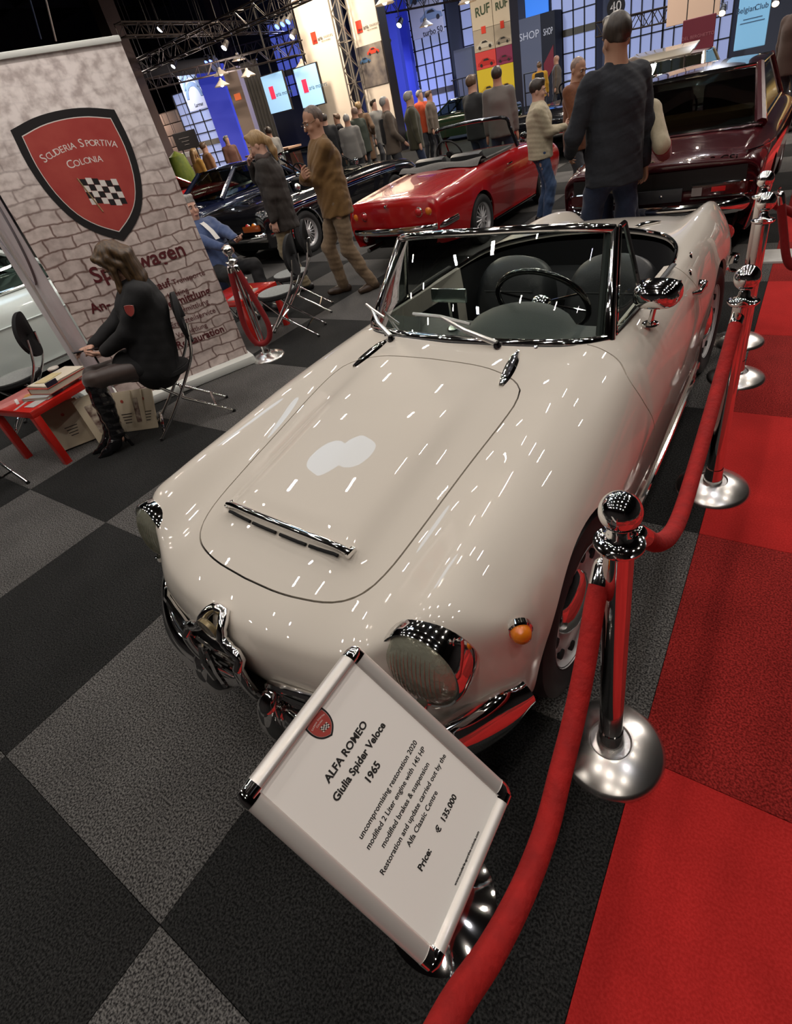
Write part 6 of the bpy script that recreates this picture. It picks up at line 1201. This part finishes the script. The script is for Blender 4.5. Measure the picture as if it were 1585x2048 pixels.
# pale block wall on the left
wb = struct('wall_block', MB().box((-36.5, 27.4, 1.95), (9, .3, 3.9)), mat('mortar', (.09, .065, .055), rough=.95))
BL = [mat('stone_block', (.27, .20, .17), rough=.9), mat('stone_block_dark', (.20, .15, .13), rough=.9)]
_me = {}
for j in range(6):
    for i in range(6):
        w_ = 1.5; k = (i+j) % 2
        if k not in _me: o = MB().box((0, 0, 0), (w_-.05, .12, .60), bev=.02).obj('block', BL[k], wb, ang=None); _me[k] = o.data; bpy.data.objects.remove(o)
        o = bpy.data.objects.new('block', _me[k]); link(o, wb); o.location = (-40.2+i*w_+(.75 if j % 2 else 0), 27.2, .32+j*.645)
def post(name, lb, cat, loc, dims, m, grp=None):
    return tag(MB().box((loc[0], loc[1], loc[2]+dims[2]/2), dims, bev=.01).obj(name, m, None, smooth=False), lb, cat, grp)
# ---- lattice trusses
TRUSS = mat('black_truss', (.035, .026, .024), rough=.5, metal=.3); TRUSSA = mat('alu_truss', (.30, .27, .24), rough=.35, metal=.7)
def truss(a, b, sz, n, label, m=TRUSS, r=.025, name='lighting_truss', cat='truss'):
    a, b = np.array(a, float), np.array(b, float); t = thing(name, label, cat, tuple(a)); d = b-a; L = np.linalg.norm(d); d /= L; u = np.cross(d, (0, 0, 1.)) if abs(d[2]) < .9 else np.cross(d, (0, 1., 0)); u /= np.linalg.norm(u); w = np.cross(u, d); cs = [(sx*u+sy*w)*sz/2 for sx, sy in ((1, 1), (-1, 1), (-1, -1), (1, -1))]
    for c in cs: MB().cyl(c, c+d*L, r, r, 6).obj('chord', m, t)
    q = MB()
    for k in range(n):
        for f in range(4):
            c0, c1 = cs[f], cs[(f+1) % 4]; p0, p1 = d*L*k/n, d*L*(k+1)/n
            if (k+f) % 2: c0, c1 = c1, c0
            q.cyl(c0+p0, c1+p1, r*.55, r*.55, 5)
            if k % 3 == 0: q.cyl(cs[f]+p0, cs[(f+1) % 4]+p0, r*.5, r*.5, 5)
    q.obj('brace_set', m, t, kind='stuff')
    if abs(d[2]) < .9:
        for f in (.15, .85): MB().cyl(d*L*f, d*L*f+np.array((0, 0, 10.9-(a+d*L*f)[2])), .012, .012, 6).obj('hanging_wire', STEELB, t)
    return t
def P_(u, v, Y): x, z = onY(u, v, Y); return (x, Y, z)
truss(P_(245, 150, 17), P_(650, -40, 15), .42, 26, 'long dark lighting truss rising from the banner top towards the white towers')
truss(P_(262, 178, 20), P_(600, 95, 19), .40, 24, 'lower dark truss crossing behind the long rising truss'); truss(P_(240, 60, 14), P_(560, 55, 22), .35, 24, 'high dark truss under the roof beams')
truss(P_(740, 20, 24), P_(950, -20, 24), .40, 16, 'dark truss above the tall windows right of the white towers'); truss(P_(1195, 60, 22), P_(1420, 10, 22), .36, 14, 'dark truss behind the navy man head'); truss(P_(440, 110, 26), P_(640, 60, 25), .36, 18, 'far dark truss with blue spotlights')
x_, z_ = onY(718, 200, 19.9); truss((x_, 19.85, 0), (x_, 19.85, 6.6), .42, 16, 'vertical aluminium truss mast between the two white towers', TRUSSA, .03, 'truss_mast')
# ---- white towers
CRM = mat('lit_white_fabric', (.74, .66, .58), rough=.8); ORR = mat('orange_red_print', (.75, .045, .02), rough=.5); GRT = mat('grey_print', (.10, .095, .095), rough=.6); BLKPR = mat('black_print2', (.01, .01, .012), rough=.6)
def logo(parent, o, w, nm='logo'):
    u, v, n = (1, 0, 0), (0, 0, 1), (0, -1, 0); o = np.array(o, float)
    MB().box(o+np.array((-.28*w, -.012, .0)), (.26*w, .012, .36*w)).obj('logo_square', ORR, parent, smooth=False)
    text('logo_text', 'sev', .15*w, (o+np.array((-.24*w, -.024, -.09*w)), u, v, n), BLKPR, parent, 'CENTER', .003); text('logo_text', 'aria', .17*w, (o+np.array((-.10*w, -.012, -.07*w)), u, v, n), GRT, parent, 'LEFT', .003, 1, .002); text('logo_text', 'motors', .16*w, (o+np.array((.20*w, -.012, -.06*w)), u, v, n), mat('pale_grey_print', (.30, .28, .27)), parent, 'LEFT', .002)
    text('logo_text', 'FINE AUTOMOBILES', .055*w, (o+np.array((.05*w, -.012, -.18*w)), u, v, n), GRT, parent, 'LEFT', .002)
def tower(lb, u0, u1, v, Y, top, bot=0., depth=.5):
    x0, _ = onY(u0, v, Y); x1, _ = onY(u1, v, Y); t = thing('display_tower', lb, 'tower', ((x0+x1)/2, Y, 0)); w = x1-x0
    MB().box((0, depth/2, (top+bot)/2), (w, depth, top-bot), bev=.02).obj('fabric_face', CRM, t, smooth=False)
    for s in (1, -1): MB().box((s*w/2, depth/2, (top+bot)/2), (.04, depth+.02, top-bot)).obj('edge_profile', TRUSS, t, smooth=False)
    return t, w
t1, w1 = tower('left white display tower with an orange red square logo', 632, 706, 200, 20.0, 6.4)
logo(t1, (.02, -.005, onY(640, 72, 20)[1]), .95)
t2, w2 = tower('right white display tower with logo and a garage picture', 731, 785, 195, 20.2, 6.4); logo(t2, (.02, -.005, onY(735, 48, 20.2)[1]), .95)
pz = [onY(750, 172, 20.2)[1], onY(740, 88, 20.2)[1]]; pc = MB(); pc.box((0, -.02, sum(pz)/2), (w2*.96, .03, pz[1]-pz[0])); pc.obj('garage_picture', mat('garage_picture', (.30, .26, .23), rough=.4, noise=(2.2, (.06, .055, .07), .2)), t2, smooth=False)
def mini_car(parent, c, w, m, sc=1., flip=1):
    """flat printed side view of a car"""
    c = np.array(c, float); prof = [(-.5, .0), (-.49, .12), (-.36, .17), (-.2, .30), (.1, .31), (.28, .19), (.46, .14), (.5, .0)]
    MB().prism([(x*w*flip, y*w) for x, y in prof], .006, (c, (1, 0, 0), (0, 0, 1), (0, -1, 0))).obj('printed_car', m, parent, smooth=False)
    for x in (-.30, .30): MB().lathe([(0, 0), (.075*w, 0), (.075*w, .008), (0, .008)], 14, c+np.array((x*w*flip, -.006, .02*w)), R=np.stack([(1, 0, 0), (0, 0, 1), (0, -1, 0)], 1).astype(float)).obj('printed_wheel', BLKPR, parent)
    MB().prism([(x*w*flip, y*w) for x, y in [(-.18, .19), (-.12, .27), (.08, .28), (.2, .19)]], .003, (c+np.array((0, -.007, 0)), (1, 0, 0), (0, 0, 1), (0, -1, 0))).obj('printed_glass', BLKPR, parent, smooth=False)
mini_car(t2, (.18, -.04, pz[0]+.95), .55, ORR); mini_car(t2, (-.25, -.04, pz[0]+.75), .5, mat('blue_print', (.05, .12, .25)))
# screens
SCRN = mat('lit_screen', (.3, .5, .7), rough=.3, emit=(.30, .56, .86), es=.72)
for lb, u0, u1, va, vb, tx in (('lit blue-white screen with a red square logo', 520, 585, 150, 222, 1), ('second lit screen partly behind the left white tower', 587, 650, 140, 205, 1)):
    x0, zt = onY(u0, va, 19.3); x1, zb = onY(u1, vb, 19.3); s_ = thing('screen', lb, 'screen', ((x0+x1)/2, 19.3, (zt+zb)/2)); w_, h_ = x1-x0, 1.25
    MB().box((0, .05, 0), (w_+.06, .09, h_+.06)).obj('housing', STEELB, s_, smooth=False); MB().box((0, 0, 0), (w_, .02, h_)).obj('panel', SCRN, s_, smooth=False)
    MB().box((-.16*w_, -.016, .04), (.30*w_*.7, .01, .42), ).obj('logo_square', mat('lit_red', (.6, .02, .05), emit=(.55, .03, .09), es=.8), s_, smooth=False)
    text('logo_text', 'aria motors', .20, ((-.02*w_, -.012, -.06), (1, 0, 0), (0, 0, 1), (0, -1, 0)), mat('screen_ink', (.06, .12, .18)), s_, 'LEFT', .002)
    MB().cyl((0, .06, h_/2), (0, .06, h_/2+2.4), .03).obj('hanger', STEELB, s_)
# drapes, pillars and banners on the left
def panel(name, lb, cat, u0, u1, v, Y, z0, z1, m, t_=.12):
    x0, _ = onY(u0, v, Y); x1, _ = onY(u1, v, Y); p = thing(name, lb, cat, ((x0+x1)/2, Y, 0)); MB().box((0, t_/2, (z0+z1)/2), (x1-x0, t_, z1-z0), bev=.015).obj('panel_face', m, p, smooth=False)
    if z0 > .3 and name != 'canopy':
        for q in (-.4, .4): MB().cyl((q*(x1-x0), t_/2, z1), (q*(x1-x0), t_/2, 10.9), .012, .012, 6).obj('hanging_wire', STEELB, p)
    return p, x1-x0
dr = thing('drape', 'grey pleated drape column behind the blonde woman', 'drape', (onY(528, 230, 22)[0], 22, 0)); MB().grid([[(x, .06*math.sin(x*28), z) for x in np.linspace(-.55, .55, 60)] for z in (0, 2, 4.3)]).obj('pleated_cloth', mat('grey_drape', (.12, .115, .11), rough=.9), dr)
MB().box((0, 0, 4.32), (1.2, .1, .06)).obj('drape_rail', STEELB, dr)
pl, w_ = panel('pillar', 'pale pillar with an orange sign beside the grey drape', 'pillar', 480, 508, 250, 22.5, 0, 4.4, mat('pale_pillar', (.42, .32, .26), rough=.8), .5)
MB().box((.02, -.02, onY(488, 190, 22.5)[1]), (.42, .03, .26)).obj('orange_sign', mat('orange_sign', (.8, .16, .06), emit=(.9, .2, .06), es=.5), pl, smooth=False)
bp, w_ = panel('lit_pillar', 'blue-lit tall pillar left of the pale pillar', 'pillar', 428, 476, 250, 24, 0, 4.9, mat('blue_glow_fabric', (.10, .12, .60), rough=.8, emit=(.035, .05, .50), es=.55), .4)  # blue light painted in as base colour and emission, the pillar is no lamp
cb, w_ = panel('hanging_banner', 'white club banner hanging above the tall windows at left', 'banner', 372, 414, 200, 25.5, onY(413, 215, 25.5)[1], 5.4, mat('white_banner', (.50, .50, .58), rough=.7), .05)
for k in range(3): MB().prism([(.42*w_*math.cos(a), .42*w_*math.sin(a)) for a in np.linspace(0, math.pi, 14)]+[(.30*w_*math.cos(a), .30*w_*math.sin(a)) for a in np.linspace(math.pi, 0, 14)], .006, ((0, -.012, 4.0+.42*k), (1, 0, 0), (0, 0, 1), (0, -1, 0))).obj('printed_arc', mat('slate_print', (.16, .22, .34)), cb, smooth=False)
text('banner_text', 'Larimar', .26, ((.10, -.006, onY(405, 207, 25.5)[1]), (1, 0, 0), (0, 0, 1), (0, -1, 0)), BLKPR, cb, ext=.002)
nb, w_ = panel('notice_board', 'black notice board on a stand left of the blonde woman', 'sign', 348, 395, 280, 18, onY(370, 300, 18)[1], onY(370, 262, 18)[1], mat('black_board', (.014, .012, .012), rough=.6), .06)
zb_ = onY(370, 281, 18)[1]
for k in range(3): MB().box((-.05+.03*k, -.006, zb_+.10-.13*k), (.75-.2*k, .006, .025)).obj('chalk_line', mat('chalk_grey', (.22, .2, .19)), nb, smooth=False)
for s in (1, -1): MB().cyl((s*.5, .03, 0), (s*.5, .03, zb_), .03, .03, 8).obj('stand_leg', STEELB, nb)
bar = thing('counter', 'lit bar counter behind the blonde woman', 'counter', (onY(545, 300, 14)[0], 14.0, 0)); MB().box((0, 0, .55), (1.9, .5, 1.08)).obj('counter_front', mat('counter_wood', (.10, .035, .02), rough=.6), bar, smooth=False); MB().box((0, 0, 1.11), (2.0, .6, .05)).obj('counter_top', mat('counter_top', (.50, .30, .19), rough=.5), bar, smooth=False)
for k in range(5): tag(MB().lathe([(.035, 0), (.036, .16), (.014, .21), (.014, .28), (0, .28)], 12, (onY(545, 300, 14)[0]-.6+.28*k, 13.9, 1.135)).obj('bottle', mat('bottle_glass', (.30, .22, .12), rough=.15)), ['leftmost', 'second from left', 'middle', 'second from right', 'rightmost'][k]+' bottle in the row on the lit bar counter', 'bottle', 'bottles on the bar counter')
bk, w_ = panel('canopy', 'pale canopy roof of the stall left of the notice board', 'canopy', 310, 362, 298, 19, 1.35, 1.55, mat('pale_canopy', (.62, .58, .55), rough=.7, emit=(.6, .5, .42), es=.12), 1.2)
for s in (-1, 0, 1): MB().cyl((s*w_*.45, .2, 0), (s*w_*.45, .2, 1.4), .03, .03, 8).obj('canopy_post', mat('pale_post', (.5, .46, .42)), bk)
gl_ = tag(MB().lathe([(0, 0), (.16, 0), (.2, .5), (.30, .65), (.36, 1.0), (.25, 1.55), (0, 1.7)], 16, (-17.2, 12.5, 0)).obj('leafy_plant', mat('leaf_green', (.10, .16, .02), rough=.6, noise=(9, (.20, .24, .03), .3))), 'green bushy plant beside the far left visitors', 'plant')
# ---- right side: car print banner, RUF tower, shop
tb, w_ = panel('hanging_banner', 'white and blue banner with a silver car print above the windows', 'banner', 826, 890, 70, 30, onY(858, 72, 30)[1], 6.6, mat('lilac_banner', (.42, .42, .52), rough=.7), .05)
mini_car(tb, (-.05, -.01, 5.35), 1.5, mat('blue_print', (.05, .12, .25))); mini_car(tb, (.3, -.01, 4.55), 1.3, mat('slate_print', (.16, .22, .34))); text('banner_text', 'turbo', .34, ((.08, -.01, onY(868, 62, 30)[1]), (1, 0, 0), (0, 0, 1), (0, -1, 0)), BLKPR, tb, ext=.003); text('banner_text', '50', .34, ((.70, -.01, onY(868, 62, 30)[1]), (1, 0, 0), (0, 0, 1), (0, -1, 0)), BLKPR, tb, ext=.003)
rx0, _ = onY(952, 120, 22); rx1, _ = onY(993, 110, 22); rx2, _ = onY(1026, 105, 22); rf = thing('display_tower', 'two-sided display tower with green lettering and rows of coloured car prints', 'tower', (rx0, 22, 0))
wA, wB = rx1-rx0, rx2-rx1; CW = mat('cream_print', (.66, .58, .46), rough=.6)
MB().box(((wA+wB)/2, .36, 2.9), (wA+wB, .7, 5.8)).obj('tower_core', TRUSS, rf, smooth=False)
zs_ = [onY(975, v, 22)[1] for v in (205, 172, 130, 98, 55)]; zs_ = [0.]+zs_[:1]+zs_[1:]
bands = [(onY(985, 190, 22)[1]-1.6, onY(985, 190, 22)[1], ('green_print', (.05, .16, .05))), (onY(985, 190, 22)[1], onY(985, 134, 22)[1], ('yellow_print', (.62, .48, .02))), (onY(985, 134, 22)[1], onY(985, 98, 22)[1], ('red_print', (.62, .05, .05))), (onY(985, 98, 22)[1], onY(985, 52, 22)[1], ('beige_print', (.46, .40, .32))), (onY(985, 52, 22)[1], 5.8, ('cream_print', (.66, .58, .46)))]
for k, (za, zb2, (n_1, c_)) in enumerate(bands):
    MB().box((wA/2, -.01, (za+zb2)/2), (wA-.02, .03, zb2-za-.01)).obj('printed_panel', mat(n_1, c_, rough=.6), rf, smooth=False)
    MB().box((wA+wB/2, -.005, (za+zb2)/2), (wB-.02, .03, zb2-za-.01)).obj('printed_panel', mat(n_1, c_, rough=.6) if k != 2 else mat('plum_print', (.22, .02, .08), rough=.6), rf, smooth=False)
    if 0 < k < 4:
        cc = [None, mat('yellow_car', (.50, .34, .01)), mat('red_car', (.45, .015, .015)), mat('cream_car', (.55, .52, .45))][k]; mini_car(rf, (wA*.52, -.03, za+.10), wA*.82, cc); mini_car(rf, (wA+wB*.5, -.03, za+.10), wB*.85, [None, mat('ochre_car', (.35, .20, .02)), mat('plum_car', (.16, .01, .05)), mat('grey_car', (.25, .22, .18))][k])
GRN = mat('dark_green_print', (.03, .07, .03)); zr = onY(970, 20, 22)[1]
for x, sc in ((wA*.55, 1.), (wA+wB*.55, .8)): text('tower_text', 'RUF', .36*sc, ((x, -.03, zr), (1, 0, .1), (0, 0, 1), (0, -1, 0)), GRN, rf, ext=.003, sx=.9, bold=.006); MB().box((x-.02, -.03, zr-.52), (.17*sc, .01, .20)).obj('logo_square', ORR, rf, smooth=False)
sx0, sz = onY(1018, 120, FAR-1.2); sx1, _ = onY(1084, 105, FAR-1.2); sx2, _ = onY(1112, 100, FAR-1.2); sp = thing('shop_booth', 'grey shop booth with white lettering and a black end wall', 'booth', (sx0, FAR-1.2, 0)); hS = 3.75
MB().box(((sx1-sx0)/2, .5, hS/2), (sx1-sx0, 1., hS)).obj('grey_wall', mat('shop_grey', (.135, .14, .165), rough=.8), sp, smooth=False); MB().box(((sx1+sx2)/2-sx0, .5, hS/2), (sx2-sx1, 1., hS)).obj('black_wall', mat('shop_black', (.010, .009, .011), rough=.7), sp, smooth=False)
text('shop_text', 'SHOP', .44, ((.66*(sx1-sx0), -.02, onY(1058, 72, FAR-1.2)[1]), (1, 0, 0), (0, 0, 1), (0, -1, 0)), SHW, sp, ext=.003); text('shop_text', 'SHOP', .40, ((sx1-sx0+.52*(sx2-sx1), -.02, onY(1091, 65, FAR-1.2)[1]), (1, 0, 0), (0, 0, 1), (0, -1, 0)), SHW, sp, ext=.003, sx=.5)
MB().prism([(0, .3), (.55, 1.0), (.55, 1.9), (.0, 1.2)], .02, ((sx1-sx0+.1, -.01, .5), (1, 0, 0), (0, 0, 1), (0, -1, 0))).obj('red_graphic', mat('dark_red_print', (.20, .012, .015)), sp, smooth=False)
lb_, w_ = panel('light_panel', 'bright blue lit panel above the shop booth', 'panel', 1052, 1098, 35, FAR-.3, 3.8, 5.6, mat('blue_panel', (.05, .2, .7), emit=(.04, .25, .9), es=.6), .08)
cab, w_ = panel('cabinet', 'grey cabinet left of the coloured display tower', 'cabinet', 908, 945, 110, FAR-2, 0, 3.2, mat('cabinet_grey', (.16, .165, .185), rough=.7), .6)
fe = thing('railing', 'black iron railing left of the coloured display tower', 'railing', (onY(905, 150, 30)[0], 30, 0))
for k in range(9): MB().cyl((.28*k, 0, 0), (.28*k, 0, 1.9), .025, .025, 6).obj('baluster', STEELB, fe)
for z in (.1, 1.9): MB().cyl((-.1, 0, z), (2.34, 0, z), .03, .03, 6).obj('rail', STEELB, fe)
fo = thing('crowd_barrier', 'black barrier frame before the shop wall', 'frame', (onY(1050, 170, 27)[0], 27, 0))
for x in (0, .55): MB().cyl((x, 0, 0), (x, 0, 1.5), .035, .035, 6).obj('upright', STEELB, fo)
for z in (.8, 1.5): MB().cyl((0, 0, z), (.55, 0, z), .03, .03, 6).obj('crossbar', STEELB, fo)
ns_ = tag(MB().lathe([(0, 0), (.33, 0), (.33, .03), (0, .03)], 28, P_(1233, 14, 26), R=np.stack([(1, 0, 0), (0, 0, 1), (0, -1, 0)], 1).astype(float)).obj('number_sign', BLKPR), 'round black number 40 sign above the navy man', 'sign')
text('sign_number', '40', .42, (np.array(P_(1233, 14, 26))+np.array((0, -.04, 0)), (1, 0, 0), (0, 0, 1), (0, -1, 0)), SHW, None, ext=.003).parent = ns_
be, w_ = panel('blank_banner', 'large blank beige panel hanging at the top right', 'panel', 1335, 1440, 20, 20, onY(1335, 55, 20)[1], 3.6, mat('beige_panel', (.60, .44, .35), rough=.8), .06)
bu, w_ = panel('banner_panel', 'burgundy rounded banner panel under the beige one', 'banner', 1364, 1428, 80, 16, .95, 1.86, mat('burgundy_panel', (.14, .012, .03), rough=.6), .06)
text('banner_text', 'DEL BERGHETTO', .085, ((0, -.004, onY(1397, 72, 16)[1]), (1, 0, 0), (0, 0, 1), (0, -1, 0)), mat('rose_print', (.35, .12, .15)), bu, ext=.002)
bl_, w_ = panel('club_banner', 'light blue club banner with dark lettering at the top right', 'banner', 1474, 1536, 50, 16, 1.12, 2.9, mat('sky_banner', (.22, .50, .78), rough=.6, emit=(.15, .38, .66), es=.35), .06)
zc = onY(1505, 17, 16)[1]
for s_, x in (('Belgian', -.24), ('Club', .22)): text('banner_text', s_, .13, ((x*w_*1.05, -.004, zc), (1, 0, 0), (0, 0, 1), (0, -1, 0)), mat('navy_print', (.03, .06, .12)), bl_, ext=.002)
for k in range(2): MB().box((0, -.006, zc-.16-.06*k), (w_*.6+.1*k, .006, .012)).obj('printed_line', mat('navy_print', (.03, .06, .12)), bl_, smooth=False)
tag(MB().cyl(P_(92, 0, 9), P_(112, 82, 9), .02, .02, 8).obj('metal_pole', ALU), 'slim bright metal pole rising behind the banner top', 'pole'); tag(MB().cyl(P_(60, 0, 9.5), P_(82, 78, 9.5), .02, .02, 8).obj('metal_pole', mat('blue_pole', (.05, .08, .16), metal=.5, rough=.3)), 'slim bluish metal pole beside the bright one', 'pole')
for k, (u, Y) in enumerate(((225, 16), (440, 29))): x, _ = onY(u, 60, Y); o = struct('column_%d' % (k+1), MB().box((x, Y, 5.5), (.62, .62, 11)), mat('rusty_column', (.075, .048, .042), rough=.8)); o['label'] = ['broad rusty iron column behind the banner top', 'rusty iron column behind the long truss'][k]
dct = tag(MB().cyl(P_(255, 150, 22), P_(430, 128, 22), .30, .30, 20).obj('air_duct', mat('duct_metal', (.25, .25, .29), metal=.7, rough=.35)), 'round metal air duct below the long rising truss', 'duct')
# ---- hanging lamps and spotlights
SHADE = mat('white_lamp_shade', (.55, .50, .45), rough=.5); BULB = mat('lamp_glow', (1, .8, .6), emit=(1, .72, .45), es=14); BULBW = mat('lamp_glow_white', (1, 1, 1), emit=(.85, .9, 1), es=12); BULBB = mat('lamp_glow_blue', (.1, .1, 1), emit=(.06, .12, 1), es=9)
def pendant(u, v, Y, lb, r=.26, glow=BULB):
    x, z = onY(u, v, Y); t = thing('pendant_lamp', lb, 'lamp', (x, Y, z)); MB().lathe([(.05, .24), (.06, .18), (r*.55, .10), (r, .0), (r*.97, -.005), (r*.5, .09), (.04, .15)], 24).obj('lamp_shade', SHADE, t); MB().ball((0, 0, .045), .075, 12).obj('bulb', glow, t); MB().cyl((0, 0, .2), (0, 0, 10.9-z), .012, .012, 6).obj('cord', STEELB, t)
pi = 0
for u, v, Y, w in ((770, 8, 17, 'above the right white tower'), (600, 2, 17, 'at the top left of the left white tower'), (443, 150, 18, 'in front of the blue-lit pillar'), (445, 172, 17, 'lowest before the blue-lit pillar'), (497, 152, 18, 'above the grey drape'), (478, 120, 20, 'high above the blue-lit pillar'), (374, 134, 22, 'above the hanging club banner'), (853, 52, 24, 'before the silver car print banner'), (935, 5, 20, 'left of the coloured display tower'), (606, 133, 20, 'between screen and left tower')): pendant(u, v, Y, 'white dome pendant lamp '+w, .30)
def spot(u, v, Y, lb, glow, d=(0, -.8, -.6)):
    x, z = onY(u, v, Y); t = thing('spotlight', lb, 'spotlight', (x, Y, z)); R = np.array(Vector((0, 0, 1)).rotation_difference(Vector(d)).to_matrix()); MB().lathe([(0, -.22), (.08, -.2), (.10, 0), (.11, .10), (.098, .10), (.096, .07), (0, .06)], 16, R=R).obj('can', STEELB, t); MB().lathe([(.095, .085), (0, .09)], 16, R=R).obj('lens', glow, t); MB().tube([(-.12, 0, 0), (-.12, 0, .2), (.12, 0, .2), (.12, 0, 0)], .012, 6).obj('yoke', STEELB, t); MB().cyl((0, 0, .2), (0, 0, 10.95-z), .014, .014, 6).obj('drop_pole', STEELB, t)
for k, (u, v) in enumerate(((556, 50), (567, 45), (578, 40))): spot(u, v, 19, ['left', 'middle', 'right'][k]+' of three blue spotlights by the left white tower', BULBB)
for u, v, Y, g, w in ((450, 92, 17, BULBW, 'white spotlight on the rising truss'), (586, 70, 19, BULBW, 'white spotlight beside the left white tower'), (322, 55, 16, BULBW, 'white spotlight under the dark roof'), (348, 130, 20, BULBW, 'white spotlight left of the club banner'), (415, 122, 20, BULBB, 'blue spotlight above the blue-lit pillar, left one'), (424, 120, 20, BULBB, 'blue spotlight above the blue-lit pillar, right one'), (762, 40, 22, BULBW, 'white spotlight right of the right tower logo'), (800, 47, 22, BULBW, 'white spotlight by the blue window pillar'), (776, 88, 22, BULBW, 'white spotlight low by the blue window pillar'), (1446, 22, 24, BULB, 'small warm spotlight right of the beige panel'), (1553, 3, 24, BULB, 'small warm spotlight at the top right corner')): spot(u, v, Y, w, g)
for k, (u, Y) in enumerate(((803, 30), (823, 31))): x, _ = onY(u, 150, Y); tag(MB().box((x, Y, 3.2), (.55, .3, 6.4)).obj('lit_column', mat('blue_glow_column', (.06, .08, .45), rough=.8, emit=(.02, .03, .40), es=.5), None, smooth=False), ['blue-lit iron column beside the narrow blue window', 'blue-lit iron column beside the tall clear window'][k], 'column')  # blue light put into the iron as colour and a faint glow
# holder stand at the right edge
hs = thing('leaflet_stand', 'clear leaflet holder on a slim chrome post at the right picture edge', 'stand', (-.02, 6.85, 0)); MB().lathe([(0, 0), (.16, 0), (.16, .012), (.05, .03), (0, .03)], 28).obj('base_plate', BRUSHED, hs); MB().cyl((0, 0, .02), (0, 0, 1.05), .02).obj('post', CHROME, hs); MB().box((0, -.02, 1.22), (.13, .05, .38), bev=.01).obj('holder', mat('clear_plastic', (.42, .42, .42), rough=.2), hs)
